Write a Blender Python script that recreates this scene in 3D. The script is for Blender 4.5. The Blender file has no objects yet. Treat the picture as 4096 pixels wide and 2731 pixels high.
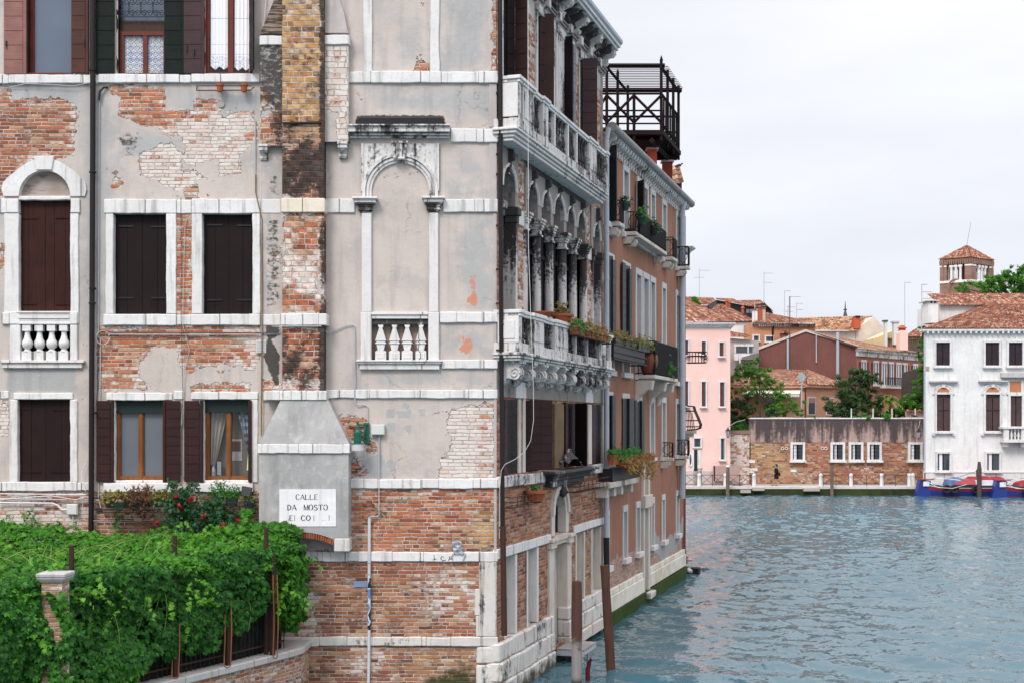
import bpy,bmesh,math,random
import numpy as np
from mathutils import Vector,Matrix
random.seed(7); RNG=np.random.default_rng(11)
F=5120.0; S=192.0; VH=1692.0; H=5.75; Y0=F/S
SC=bpy.context.scene; COL=SC.collection
#------------------------------------------------------------------frames
class Frame:
 def __init__(self,o,ds,dn):
  self.o=np.array(o,float); self.ds=np.array(ds,float); self.dn=np.array(dn,float)
 def world(self,P):
  P=np.asarray(P,float).reshape(-1,3)
  return self.o+P[:,:1]*self.ds+P[:,1:2]*self.dn+P[:,2:3]*np.array([0,0,1.0])
XC=(1985-2048)/S
KX=(3666-2048)/F; KL=math.hypot(KX,1)
MAIN=Frame((0,Y0,0),(1,0,0),(0,-1,0))
CAN=Frame((XC,Y0,0),(KX/KL,1/KL,0),(1/KL,-KX/KL,0))
WORLD=Frame((0,0,0),(1,0,0),(0,1,0))
def depth(Y): return Frame((0,Y,0),(1,0,0),(0,-1,0))
def mx(u,n=0.0): return (u-2048)*(Y0-n)/F
def mz(v,n=0.0): return H-(v-VH)*(Y0-n)/F
def cs(u,n=0.0):
 X0=XC+n/KL; Yb=Y0-n*KX/KL; a=(u-2048)/F
 return (a*Yb-X0)/(KX-a)*KL
def cy(s,n=0.0): return Y0+s/KL-n*KX/KL
def cz(v,s,n=0.0): return H-(v-VH)*cy(s,n)/F
def fx(u,Y): return (u-2048)*Y/F
def fz(v,Y): return H-(v-VH)*Y/F
#------------------------------------------------------------------mesh builder
class MB:
 def __init__(self,frame=WORLD):
  self.f=frame; self.v=[]; self.q=[]
 def add(self,vs,fs):
  b=len(self.v); self.v.extend(vs); self.q.extend(tuple(b+i for i in f) for f in fs); return self
 def box(self,s0,s1,n0,n1,z0,z1):
  if s0>s1: s0,s1=s1,s0
  if n0>n1: n0,n1=n1,n0
  if z0>z1: z0,z1=z1,z0
  v=[(s,n,z) for z in (z0,z1) for n in (n0,n1) for s in (s0,s1)]
  return self.add(v,[(0,1,3,2),(4,6,7,5),(0,4,5,1),(2,3,7,6),(0,2,6,4),(1,5,7,3)])
 def rbox(self,s0,s1,n0,n1,z0,z1,amp=.0055):
  a0,a1,b0,b1=(s0,s1,z0,z1) if s1-s0>z1-z0 else (z0,z1,s0,s1); hor=s1-s0>z1-z0
  k=max(1,int((a1-a0)/.09)); v=[]; R=random.Random(int(s0*977+z0*131)); w=[R.gauss(0,1) for _ in range(4)]
  for i in range(k+1):
   w=[x*.72+R.gauss(0,.7) for x in w]; a=a0+(a1-a0)*i/k; e=0 if i in (0,k) else amp
   for (b,n,q) in ((b0,n0,0),(b1,n0,1),(b1,n1,1),(b0,n1,0)):
    bb=b+w[q]*e*.8; nn=n+(w[2+q]*e*.35 if n==n1 else 0); v.append((a,nn,bb) if hor else (bb,nn,a))
  f=[(0,1,2,3),tuple(4*k+j for j in (3,2,1,0))]
  for i in range(k): f+=[(4*i+j,4*i+4+j,4*i+4+(j+1) % 4,4*i+(j+1) % 4) for j in range(4)]
  return self.add(v,f)
 def hexa(self,b,t):
  v=list(b)+list(t)
  return self.add(v,[(3,2,1,0),(4,5,6,7)]+[(i,(i+1) % 4,4+(i+1) % 4,4+i) for i in range(4)])
 def ext(self,poly,a0,a1,axis):
  k=len(poly)
  def p(q,a):
   if axis=='n': return (q[0],a,q[1])
   if axis=='s': return (a,q[0],q[1])
   return (q[0],q[1],a)
  v=[p(q,a0) for q in poly]+[p(q,a1) for q in poly]
  f=[tuple(range(k-1,-1,-1)),tuple(range(k,2*k))]
  f+=[(i,(i+1) % k,k+(i+1) % k,k+i) for i in range(k)]
  return self.add(v,f)
 def lathe(self,s,n,z,prof,seg=12,a0=0.0,square=False):
  if square: seg=4; a0=math.pi/4
  k=len(prof); v=[]
  for r,h in prof:
   rr=r*(math.sqrt(2) if square else 1)
   for j in range(seg):
    a=a0+2*math.pi*j/seg
    v.append((s+rr*math.cos(a),n+rr*math.sin(a),z+h))
  f=[]
  for i in range(k-1):
   for j in range(seg):
    f.append((i*seg+j,i*seg+(j+1) % seg,(i+1)*seg+(j+1) % seg,(i+1)*seg+j))
  f.append(tuple(range(seg-1,-1,-1))); f.append(tuple((k-1)*seg+j for j in range(seg)))
  return self.add(v,f)
 def tube(self,pts,r,seg=6,closed=False):
  P=[Vector(p) for p in pts]; k=len(P); v=[]; up=None
  for i in range(k):
   if closed: d=P[(i+1) % k]-P[i-1]
   else: d=P[min(i+1,k-1)]-P[max(i-1,0)]
   if d.length<1e-9: d=Vector((0,0,1))
   d.normalize()
   if up is None:
    up=Vector((0,0,1)) if abs(d.z)<.9 else Vector((1,0,0))
   a=d.cross(up)
   if a.length<1e-6: a=d.cross(Vector((0.3,1,0.2)))
   a.normalize(); b=a.cross(d).normalized(); up=b
   rr=r[i] if hasattr(r,'__len__') else r
   for j in range(seg):
    t=2*math.pi*j/seg
    v.append(tuple(P[i]+a*(rr*math.cos(t))+b*(rr*math.sin(t))))
  f=[]
  n=k if closed else k-1
  for i in range(n):
   i2=(i+1) % k
   for j in range(seg):
    f.append((i*seg+j,i*seg+(j+1) % seg,i2*seg+(j+1) % seg,i2*seg+j))
  if not closed:
   f.append(tuple(range(seg-1,-1,-1))); f.append(tuple((k-1)*seg+j for j in range(seg)))
  return self.add(v,f)
 def bar(self,p,q,w): return self.tube([p,q],w*.7071,4)
 def ball(self,c,r,seg=10,rings=6,sq=(1,1,1)):
  v=[]; f=[]
  for i in range(rings+1):
   th=math.pi*i/rings
   for j in range(seg):
    a=2*math.pi*j/seg
    v.append((c[0]+r*sq[0]*math.sin(th)*math.cos(a),c[1]+r*sq[1]*math.sin(th)*math.sin(a),c[2]+r*sq[2]*math.cos(th)))
  for i in range(rings):
   for j in range(seg):
    f.append((i*seg+j,(i+1)*seg+j,(i+1)*seg+(j+1) % seg,i*seg+(j+1) % seg))
  return self.add(v,f)
 def merge(self,o): return self.add(o.v,o.q)
 def build(self,name,mat,parent=None,bevel=0.0,smooth=False,jitter=0.0,loc=None):
  return link_mesh(name,self.f,np.array(self.v,float),self.q,mat,parent,bevel,smooth,jitter,loc)
def wloc(o):
 p=Vector((0,0,0))
 while o is not None: p=p+o.location; o=o.parent
 return p
def link_mesh(name,frame,L,faces,mat,parent,bevel=0,smooth=False,jitter=0,loc=None,attrs=None):
 if jitter: L=L+RNG.normal(0,jitter,L.shape)
 W=frame.world(L)
 if parent is not None: off=np.array(wloc(parent))
 elif loc is not None: off=np.array(loc,float)
 else: off=np.array([(W[:,0].min()+W[:,0].max())/2,(W[:,1].min()+W[:,1].max())/2,W[:,2].min()])
 me=bpy.data.meshes.new(name)
 me.from_pydata((W-off).tolist(),[],faces)
 set_uv(me,frame,L if not bevel else None,off)
 if bevel or True:
  bm=bmesh.new(); bm.from_mesh(me)
  if len(bm.verts)<40000: bmesh.ops.recalc_face_normals(bm,faces=bm.faces)
  if bevel:
   es=[e for e in bm.edges if len(e.link_faces)==2 and e.calc_face_angle(0)>.6]
   bmesh.ops.bevel(bm,geom=es,offset=bevel,segments=1,affect='EDGES',profile=.5,clamp_overlap=True)
  if len(bm.verts)<40000: bm.to_mesh(me)
  bm.free()
 if attrs:
  for k,a in attrs.items():
   at=me.attributes.new(k,'FLOAT','POINT'); at.data.foreach_set('value',a.astype(np.float32).ravel())
 if smooth:
  me.polygons.foreach_set('use_smooth',[True]*len(me.polygons))
  if hasattr(me,'set_sharp_from_angle'): me.set_sharp_from_angle(angle=math.radians(40))
 me.materials.append(mat)
 o=bpy.data.objects.new(name,me); COL.objects.link(o)
 if parent is not None: o.parent=parent
 else: o.location=off
 return o
def set_uv(me,frame,L,off):
 n=len(me.vertices); co=np.empty(n*3); me.vertices.foreach_get('co',co); co=co.reshape(-1,3)+off
 d=co-frame.o; Ls=np.stack([d @ frame.ds,d @ frame.dn,d[:,2]],1)
 uvl=me.uv_layers.new(name='UVMap')
 nl=len(me.loops); vi=np.empty(nl,int); me.loops.foreach_get('vertex_index',vi)
 fn=np.empty(len(me.polygons)*3); me.polygons.foreach_get('normal',fn); fn=fn.reshape(-1,3)
 ln=np.abs(np.stack([fn @ frame.ds,fn @ frame.dn,fn[:,2]],1)); ax=ln.argmax(1)
 tot=np.empty(len(me.polygons),int); me.polygons.foreach_get('loop_total',tot)
 la=np.repeat(ax,tot); p=Ls[vi]
 uv=np.where((la==0)[:,None],p[:,[1,2]],np.where((la==1)[:,None],p[:,[0,2]],p[:,[0,1]]))
 uvl.data.foreach_set('uv',uv.ravel())
def tag(o,label,cat,group=None,kind=None):
 if label: o['label']=label
 if cat: o['category']=cat
 if group: o['group']=group
 if kind: o['kind']=kind
 return o
def thing(name,label,cat,loc,group=None):
 o=bpy.data.objects.new(name,None); COL.objects.link(o); o.location=loc; o.empty_display_size=.2
 return tag(o,label,cat,group)
def structure(mb,name,mat,**k):
 o=mb.build(name,mat,**k); o['kind']='structure'; return o
def dup(root,loc,label=None,rot=None):
 r=root.copy(); COL.objects.link(r); r.location=loc
 if rot is not None: r.rotation_euler=rot
 if label: r['label']=label
 for ch in root.children:
  c=ch.copy(); COL.objects.link(c); c.parent=r
  for g in ch.children:
   d=g.copy(); COL.objects.link(d); d.parent=c
 return r
#------------------------------------------------------------------painted wall grid
def sd_poly(U,V,poly):
 P=np.array(poly,float); n=len(P)
 d=np.full(U.shape,1e18); ins=np.zeros(U.shape,bool)
 for i in range(n):
  a=P[i]; b=P[(i+1) % n]; e=b-a; L2=max(e @ e,1e-9)
  wx=U-a[0]; wy=V-a[1]
  t=np.clip((wx*e[0]+wy*e[1])/L2,0,1)
  dx=wx-e[0]*t; dy=wy-e[1]*t
  d=np.minimum(d,dx*dx+dy*dy)
  c=((a[1]>V) !=(b[1]>V)) & (U<(b[0]-a[0])*(V-a[1])/((b[1]-a[1]) if abs(b[1]-a[1])>1e-9 else 1e-9)+a[0])
  ins ^=c
 d=np.sqrt(d)
 return np.where(ins,d,-d)
def rect(u0,v0,u1,v1): return [(u0,v0),(u1,v0),(u1,v1),(u0,v1)]
def soft(U,V,poly,w): return np.clip(.5+sd_poly(U,V,poly)/(2*w),0,1)
def wall_grid(name,mat,parent,frame,s0,s1,z0,z1,step,holes,paint,arches=(),nfun=None,n0=0.0):
 def lines(a,b,extra):
  g=list(np.linspace(a,b,max(2,int(round((b-a)/step))+1)))
  ex=[e for e in extra if a<e<b]
  g=[x for x in g if all(abs(x-e)>step*.35 for e in ex)]+ex
  return np.array(sorted(set(g)))
 gs=lines(s0,s1,sum([[h[0],h[1]] for h in holes],[])); gz=lines(z0,z1,sum([[h[2],h[3]] for h in holes],[]))
 SS,ZZ=np.meshgrid(gs,gz); ns,nz=len(gs),len(gz)
 cs_=(gs[:-1]+gs[1:])/2; cz_=(gz[:-1]+gz[1:])/2
 CS,CZ=np.meshgrid(cs_,cz_); keep=np.ones(CS.shape,bool)
 for h in holes: keep &=~((CS>h[0]) & (CS<h[1]) & (CZ>h[2]) & (CZ<h[3]))
 for (ac,ar,az) in arches: keep &=~(((CS-ac)**2+(CZ-az)**2<ar*ar) & (CZ>=az))
 idx=np.arange(ns*nz).reshape(nz,ns)
 q=np.stack([idx[:-1,:-1],idx[:-1,1:],idx[1:,1:],idx[1:,:-1]],-1)[keep]
 N=np.full(SS.shape,n0)
 if nfun is not None: N=N+nfun(SS,ZZ)
 L=np.stack([SS,N,ZZ],-1).reshape(-1,3)
 a=paint(SS,ZZ)
 at={k: np.broadcast_to(v,SS.shape).reshape(-1) for k,v in a.items()}
 used=np.unique(q); remap=np.full(ns*nz,-1); remap[used]=np.arange(len(used))
 o=link_mesh(name,frame,L[used],remap[q].tolist(),mat,parent,attrs={k: v[used] for k,v in at.items()})
 return o
#------------------------------------------------------------------materials
class NT:
 def __init__(self,name):
  self.m=bpy.data.materials.new(name); self.m.use_nodes=True
  self.t=self.m.node_tree; self.t.nodes.clear()
 def n(self,ty,ins=None,**kw):
  x=self.t.nodes.new(ty)
  for k,v in kw.items(): setattr(x,k,v)
  for k,v in (ins or {}).items(): self.put(x.inputs[k],v)
  return x
 def put(self,sock,v):
  if hasattr(v,'links'): self.t.links.new(v,sock)
  elif isinstance(v,(tuple,list)):
   v=tuple(v)
   if sock.type=='RGBA' and len(v)==3: v=v+(1,)
   sock.default_value=v
  else: sock.default_value=v if sock.type not in ('RGBA',) else (v,v,v,1)
 def m_(self,op,a,b=None,c=None,clamp=False):
  x=self.n('ShaderNodeMath',operation=op,use_clamp=clamp); self.put(x.inputs[0],a)
  if b is not None: self.put(x.inputs[1],b)
  if c is not None: self.put(x.inputs[2],c)
  return x.outputs[0]
 def add(self,a,b): return self.m_('ADD',a,b)
 def mul(self,a,b): return self.m_('MULTIPLY',a,b)
 def sub(self,a,b): return self.m_('SUBTRACT',a,b)
 def vm(self,op,a,b=None,s=None):
  x=self.n('ShaderNodeVectorMath',operation=op); self.put(x.inputs[0],a)
  if b is not None: self.put(x.inputs[1],b)
  if s is not None: self.put(x.inputs['Scale'],s)
  return x.outputs[0]
 def step(self,x,a,b):
  k=self.n('ShaderNodeMapRange',interpolation_type='SMOOTHSTEP')
  self.put(k.inputs['Value'],x); self.put(k.inputs['From Min'],a); self.put(k.inputs['From Max'],b)
  return k.outputs[0]
 def lin(self,x,a,b,c,d):
  k=self.n('ShaderNodeMapRange'); self.put(k.inputs['Value'],x)
  for nm,v in zip(('From Min','From Max','To Min','To Max'),(a,b,c,d)): self.put(k.inputs[nm],v)
  return k.outputs[0]
 def mix(self,f,a,b,blend='MIX'):
  x=self.n('ShaderNodeMix',data_type='RGBA',blend_type=blend)
  self.put(x.inputs['Factor'],f); self.put(x.inputs['A'],a) if False else None
  ia=[i for i in x.inputs if i.name=='A' and i.type=='RGBA'][0]; ib=[i for i in x.inputs if i.name=='B' and i.type=='RGBA'][0]
  self.put(ia,a); self.put(ib,b)
  return [o for o in x.outputs if o.type=='RGBA'][0]
 def noise(self,v,sc,det=3,ro=.55,dim='3D',out=0,dist=0):
  x=self.n('ShaderNodeTexNoise',noise_dimensions=dim)
  if v is not None: self.put(x.inputs['Vector'],v)
  x.inputs['Scale'].default_value=sc; x.inputs['Detail'].default_value=det; x.inputs['Roughness'].default_value=ro; x.inputs['Distortion'].default_value=dist
  return x.outputs[out]
 def ramp(self,f,st,interp='LINEAR'):
  x=self.n('ShaderNodeValToRGB'); self.put(x.inputs[0],f); r=x.color_ramp; r.interpolation=interp
  while len(r.elements)>1: r.elements.remove(r.elements[0])
  r.elements[0].position=st[0][0]; r.elements[0].color=tuple(st[0][1])+(1,)
  for p,c in st[1:]:
   e=r.elements.new(p); e.color=tuple(c)+(1,)
  return x.outputs[0]
 def white(self,v,dim='2D'):
  x=self.n('ShaderNodeTexWhiteNoise',noise_dimensions=dim); self.put(x.inputs['Vector'],v); return x.outputs['Value']
 def attr(self,name): return self.n('ShaderNodeAttribute',attribute_name=name).outputs['Fac']
 def uv(self): return self.n('ShaderNodeUVMap',uv_map='UVMap').outputs[0]
 def obj(self): return self.n('ShaderNodeTexCoord').outputs['Object']
 def pos(self): return self.n('ShaderNodeNewGeometry').outputs['Position']
 def scale(self,v,s): return self.vm('MULTIPLY',v,s)
 def xyz(self,v):
  x=self.n('ShaderNodeSeparateXYZ'); self.put(x.inputs[0],v); return x.outputs
 def comb(self,x,y,z=0.0):
  k=self.n('ShaderNodeCombineXYZ'); self.put(k.inputs[0],x); self.put(k.inputs[1],y); self.put(k.inputs[2],z); return k.outputs[0]
 def bump(self,h,strength=1.0,dist=1.0,nrm=None):
  x=self.n('ShaderNodeBump'); self.put(x.inputs['Height'],h); x.inputs['Strength'].default_value=strength; x.inputs['Distance'].default_value=dist
  if nrm is not None: self.put(x.inputs['Normal'],nrm)
  return x.outputs[0]
 def out(self,col,rough=.8,nrm=None,spec=.3,metal=0.0,**kw):
  b=self.n('ShaderNodeBsdfPrincipled'); self.put(b.inputs['Base Color'],col); self.put(b.inputs['Roughness'],rough)
  self.put(b.inputs['Specular IOR Level'],spec); self.put(b.inputs['Metallic'],metal)
  if nrm is not None: self.put(b.inputs['Normal'],nrm)
  for k,v in kw.items(): self.put(b.inputs[k],v)
  o=self.n('ShaderNodeOutputMaterial'); self.t.links.new(b.outputs[0],o.inputs[0]); self.b=b
  return self.m
def bricks(g,p,w=.29,h=.077,mort=.011,wob=1.0):
 n1=g.noise(p,2.2,2,.5,out=1); n2=g.noise(p,14,2,.6,out=1)
 q=g.vm('ADD',p,g.vm('SCALE',g.vm('SUBTRACT',n1,(.5,.5,.5)),s=.035*wob))
 q=g.vm('ADD',q,g.vm('SCALE',g.vm('SUBTRACT',n2,(.5,.5,.5)),s=.02*wob))
 x,y,_=g.xyz(q)
 yy=g.m_('DIVIDE',y,h); row=g.m_('FLOOR',yy); fy=g.m_('FRACT',yy)
 rr=g.white(g.comb(row,7.3))
 xx=g.add(g.add(g.m_('DIVIDE',x,w),g.mul(row,.5)),g.mul(rr,.35)); c2=g.m_('FLOOR',xx); fx_=g.m_('FRACT',xx)
 cut=g.m_('GREATER_THAN',g.white(g.comb(c2,g.add(row,31.7))),.68)
 fx2=g.mul(g.m_('FRACT',g.mul(fx_,2)),.5); half=g.m_('FLOOR',g.mul(fx_,2))
 fxx=g.add(g.mul(fx_,g.sub(1,cut)),g.mul(fx2,cut)); wid=g.sub(1,g.mul(cut,.5))
 col=g.add(c2,g.mul(g.mul(half,cut),.5))
 dx=g.mul(g.m_('MINIMUM',fxx,g.sub(wid,fxx)),w); dy=g.mul(g.m_('MINIMUM',fy,g.sub(1,fy)),h)
 d=g.m_('MINIMUM',dx,dy)
 face=g.step(d,mort*.35,mort*.35+.009)
 r1=g.white(g.comb(col,row)); r2=g.white(g.comb(g.add(col,51.3),g.add(row,17.1)))
 return r1,r2,face,q
ORANGE=[(0,(.26,.065,.03)),(.12,(.46,.125,.048)),(.3,(.58,.20,.085)),(.45,(.38,.105,.045)),(.6,(.62,.27,.14)),(.74,(.46,.29,.17)),(.85,(.13,.075,.05)),(.92,(.52,.14,.05)),(1,(.60,.42,.29))]
DRED=[(0,(.11,.042,.028)),(.16,(.28,.085,.042)),(.32,(.42,.15,.075)),(.46,(.21,.07,.042)),(.58,(.45,.21,.13)),(.70,(.50,.30,.15)),(.80,(.33,.10,.05)),(.88,(.12,.065,.045)),(1,(.54,.39,.28))]
BUFF=[(0,(.20,.075,.03)),(.16,(.58,.36,.14)),(.34,(.50,.24,.085)),(.5,(.68,.50,.27)),(.64,(.36,.13,.05)),(.76,(.62,.42,.19)),(.88,(.10,.05,.03)),(1,(.72,.60,.42))]
def wall_mat(name,beige=(.585,.505,.455),grey=(.36,.355,.35),mortar=(.60,.52,.46),rough_edge=1.0,bw=.29,bh=.077,bmort=.011):
 g=NT(name); p=g.uv(); P=g.attr('P'); W=g.attr('W'); K=g.attr('K'); T=g.attr('T'); G=g.attr('G'); M=g.attr('M'); O=g.attr('O')
 r1,r2,face,q=bricks(g,p,bw,bh,bmort)
 big=g.noise(p,.55,3,.6); mid=g.noise(p,2.6,4,.6); fine=g.noise(p,11,4,.65); grain=g.noise(p,60,3,.7); streak=g.noise(g.scale(p,(5,.5,1)),1.0,4,.6)
 tone=g.add(r1,g.mul(g.sub(fine,.5),.25))
 bc=g.mix(g.m_('MULTIPLY',T,2,clamp=True),g.ramp(tone,ORANGE),g.ramp(tone,DRED))
 bc=g.mix(g.m_('MULTIPLY_ADD',T,2,-1,clamp=True),bc,g.ramp(tone,BUFF))
 bc=g.mix(g.lin(grain,.3,.7,0,.25),bc,(.16,.07,.05),'MIX')
 bc=g.mix(g.lin(mid,.35,.7,0,.3),bc,g.mix(.5,bc,(.24,.13,.09)))
 mo=g.mix(g.step(g.add(mid,g.mul(fine,.4)),.55,.85),mortar,(.24,.19,.16))
 brick=g.mix(face,mo,bc)
 wn=g.add(g.mul(fine,.55),g.add(g.mul(mid,.3),g.mul(r2,.35)))
 Pq=g.add(P,g.mul(g.sub(g.noise(p,3.2,5,.62),.5),.34)); W=g.add(W,g.mul(g.step(Pq,-.22,.0),g.lin(g.noise(p,1.7,3,.6),.35,.65,.0,.42)))
 wmask=g.step(g.add(W,g.mul(g.sub(wn,.62),1.5)),.26,.60)
 jd=g.mul(g.mul(g.sub(1,face),g.step(g.noise(p,4.5,3,.6),.42,.62)),.7)
 wcol=g.mix(jd,g.mix(mid,(.62,.555,.50),(.75,.70,.66)),(.34,.22,.16))
 wcol=g.mix(g.mul(g.step(r2,.55,.95),.55),wcol,g.mix(.5,wcol,bc))
 brick=g.mix(g.mul(wmask,.93),brick,wcol)
 e=g.add(g.mul(g.sub(g.noise(p,3.2,5,.62),.5),.34*rough_edge),g.mul(g.sub(fine,.5),.13*rough_edge))
 e=g.add(e,g.mul(g.sub(r2,.5),.05))
 hol=g.mul(g.step(g.noise(p,5.5,4,.62),.63,.66),g.step(g.noise(p,.9,2,.5),.50,.60)); e=g.sub(e,g.mul(hol,g.mul(g.m_('LESS_THAN',P,.42),.55)))
 Pn=g.add(P,e); pm=g.step(Pn,-.008,.008)
 gm=g.step(g.add(G,g.mul(g.sub(mid,.5),1.0)),.3,.75)
 pl=g.mix(gm,g.mix(g.step(big,.35,.65),beige,tuple(c*.9 for c in beige)),g.mix(mid,grey,tuple(c*1.25 for c in grey)))
 pl=g.mix(g.mul(g.step(streak,.46,.74),.34),pl,(.24,.23,.235))
 pl=g.mix(g.mul(g.step(g.noise(p,1.3,5,.68),.5,.66),.42),pl,tuple(c*.82 for c in grey))
 pl=g.mix(g.mul(g.step(mid,.52,.72),.30),pl,(.60,.525,.49))
 pl=g.mix(g.mul(g.step(fine,.60,.72),.30),pl,(.70,.66,.64))
 pl=g.mix(g.mul(g.step(fine,.40,.28),.30),pl,(.27,.25,.24))
 pl=g.mix(g.lin(grain,.25,.75,0,.16),pl,(.30,.28,.27))
 vor=g.n('ShaderNodeTexVoronoi',feature='DISTANCE_TO_EDGE'); g.put(vor.inputs['Vector'],g.vm('ADD',p,g.vm('SCALE',g.noise(p,3,4,.6,out=1),s=.5))); vor.inputs['Scale'].default_value=.7
 crack=g.mul(g.step(vor.outputs['Distance'],.008,.0),g.step(big,.5,.62))
 pl=g.mix(g.mul(crack,.6),pl,(.13,.11,.10))
 om=g.step(g.add(O,g.mul(g.sub(fine,.5),1.1)),.48,.56)
 pl=g.mix(om,pl,g.mix(fine,(.50,.20,.12),(.60,.29,.20)))
 rim=g.mul(g.step(Pn,.03,.0),.5)
 pl=g.mix(rim,pl,(.62,.58,.56))
 col=g.mix(pm,brick,pl)
 edge_shadow=g.mul(g.step(g.m_('ABSOLUTE',Pn),.008,.0),.45)  # dark line painted along the plaster edge as its shadow
 col=g.mix(edge_shadow,col,(.10,.075,.06))
 kn=g.add(g.mul(fine,.55),g.add(g.mul(g.noise(g.scale(p,(1,2.6,1)),5,4,.65),.55),g.mul(grain,.2)))
 km=g.step(g.add(K,g.sub(kn,.66)),.36,.52)
 col=g.mix(g.mul(km,.9),col,g.mix(mid,(.016,.014,.014),(.05,.042,.038)))
 mm=g.step(g.add(M,g.sub(kn,.66)),.35,.7)
 col=g.mix(g.mul(mm,.9),col,g.mix(fine,(.012,.022,.006),(.035,.055,.012)))
 hb=g.add(g.mul(face,.012),g.add(g.mul(r2,.010),g.mul(fine,.008)))
 hp=g.add(.055,g.add(g.mul(mid,.014),g.mul(fine,.006)))
 hh=g.add(g.mul(hb,g.sub(1,pm)),g.mul(hp,pm))
 hh=g.sub(hh,g.mul(km,.006))
 hh=g.add(hh,g.mul(grain,.0022))
 return g.out(col,.88,g.bump(hh,.9,1.0),.2)
def stone_mat(name,base=(.74,.72,.70),soot=0.0,streak=.4,joints=.9,scale=1.0,warm=.0,tint=(.50,.46,.42),slime=False,crust=None):
 g=NT(name); p=g.obj()
 mid=g.noise(p,2.1*scale,4,.6); fine=g.noise(p,13*scale,4,.65); grain=g.noise(p,70,2,.7)
 st=g.noise(g.scale(p,(7,7,.55)),1.0,5,.62)
 isl=g.n('ShaderNodeNewGeometry').outputs['Random Per Island']
 c=g.mix(g.step(mid,.4,.68),g.mix(g.mul(isl,.7),base,tuple(a*b for a,b in zip(base,(.88,.865,.84)))),tuple(a*b for a,b in zip(base,(.86,.85,.84))))
 c=g.mix(g.mul(g.step(fine,.52,.68),.45),c,tint)
 c=g.mix(g.lin(grain,.3,.75,0,.2),c,tint)
 c=g.mix(g.mul(g.step(st,.52,.74),streak),c,(.17,.155,.145))
 if warm: c=g.mix(g.mul(g.step(g.noise(p,1.1,3,.6),.45,.7),warm),c,(.47,.36,.22))
 hh=g.add(g.mul(fine,.007),g.add(g.mul(mid,.012),g.mul(grain,.002)))
 if joints:
  x=g.xyz(p)
  cell=g.n('ShaderNodeTexVoronoi',voronoi_dimensions='1D',feature='DISTANCE_TO_EDGE'); g.put(cell.inputs['W'],g.add(x[0],g.mul(x[1],1.37))); cell.inputs['Scale'].default_value=joints
  j=g.step(g.add(cell.outputs['Distance'],g.mul(g.sub(fine,.5),.01)),.012,.004)
  c=g.mix(g.mul(j,.8),c,(.12,.105,.095)); hh=g.sub(hh,g.mul(j,.012))
 if soot:
  k=g.add(g.mul(st,.5),g.add(g.mul(fine,.35),g.mul(g.noise(p,1.3,2,.5),.5)))
  km=g.step(g.add(k,soot),.92,1.06)
  c=g.mix(g.mul(km,.96),c,g.mix(fine,(.012,.011,.012),(.05,.045,.045)))
 if slime: c=g.mix(g.step(g.add(g.xyz(g.pos())[2],g.mul(g.sub(g.noise(p,3,4,.65),.5),.9)),.34,.02),c,g.mix(fine,(.03,.032,.018),(.09,.08,.05)))
 if crust:
  zz=g.lin(g.xyz(g.pos())[2],crust[0],crust[1],-.22,.34); k=g.add(g.mul(st,.55),g.add(g.mul(fine,.55),g.mul(grain,.25)))
  c=g.mix(g.mul(g.step(g.add(k,zz),.66,.80),.97),c,g.mix(fine,(.010,.009,.010),(.035,.03,.03)))
 return g.out(c,.75,g.bump(hh,.8,1.0),.3)
def wood_mat(name,col,col2=None,wear=0.0,wearcol=(.5,.4,.35),rough=.6,horiz=False,spec=.25):
 g=NT(name); p=g.obj(); col2=col2 or tuple(c*.6 for c in col)
 gr=g.noise(g.scale(p,(2,2,30) if horiz else (30,30,1.6)),1.0,4,.6); mid=g.noise(p,1.8,3,.6); fine=g.noise(p,22,4,.7)
 c=g.mix(g.lin(gr,.25,.75,0,1),col,col2); c=g.mix(g.mul(g.step(mid,.4,.7),.5),c,tuple(min(1,k*1.35) for k in col))
 if wear:
  a=g.add(g.mul(gr,.5),g.add(g.mul(fine,.3),g.mul(g.noise(p,2.3,3,.6),.5)))
  c=g.mix(g.step(g.add(a,wear),.92,1.0),c,wearcol)
 return g.out(c,g.lin(fine,.3,.7,rough-.1,rough+.15),g.bump(g.add(g.mul(gr,.003),g.mul(fine,.002)),.7,1.0),spec)
def paint_mat(name,col,rough=.5,var=.25,metal=0.0,spec=.4,dirt=0.0,bump=.002):
 g=NT(name); p=g.obj(); a=g.noise(p,2.5,4,.6); b=g.noise(p,25,3,.65); st=g.noise(g.scale(p,(6,6,.6)),1,4,.6)
 c=g.mix(g.lin(a,.3,.7,0,var),col,tuple(k*.55 for k in col)); c=g.mix(g.lin(b,.35,.75,0,var*.7),c,tuple(min(1,k*1.25+.01) for k in col))
 if dirt: c=g.mix(g.mul(g.step(st,.48,.75),dirt),c,(.08,.065,.055))
 return g.out(c,g.lin(b,.3,.7,max(.05,rough-.12),min(1,rough+.15)),g.bump(g.mul(b,bump),.7,1.0),spec,metal)
def glass_mat(name,col=(.03,.04,.05),rough=.06,spec=.8):
 g=NT(name); p=g.obj(); a=g.noise(p,.9,2,.5)
 return g.out(g.mix(a,col,tuple(c*1.5 for c in col)),rough,g.bump(g.noise(p,1.3,1,.5),.12,.02),spec)
def clear_mat(name):
 g=NT(name); tr=g.n('ShaderNodeBsdfTransparent'); gl=g.n('ShaderNodeBsdfGlossy'); gl.inputs['Roughness'].default_value=.03
 fr=g.n('ShaderNodeLayerWeight'); fr.inputs[0].default_value=.5
 x=g.n('ShaderNodeMixShader'); g.put(x.inputs[0],g.m_('MULTIPLY_ADD',g.m_('POWER',fr.outputs['Facing'],4),.8,.045)); g.t.links.new(tr.outputs[0],x.inputs[1]); g.t.links.new(gl.outputs[0],x.inputs[2])
 o=g.n('ShaderNodeOutputMaterial'); g.t.links.new(x.outputs[0],o.inputs[0]); return g.m
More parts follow.
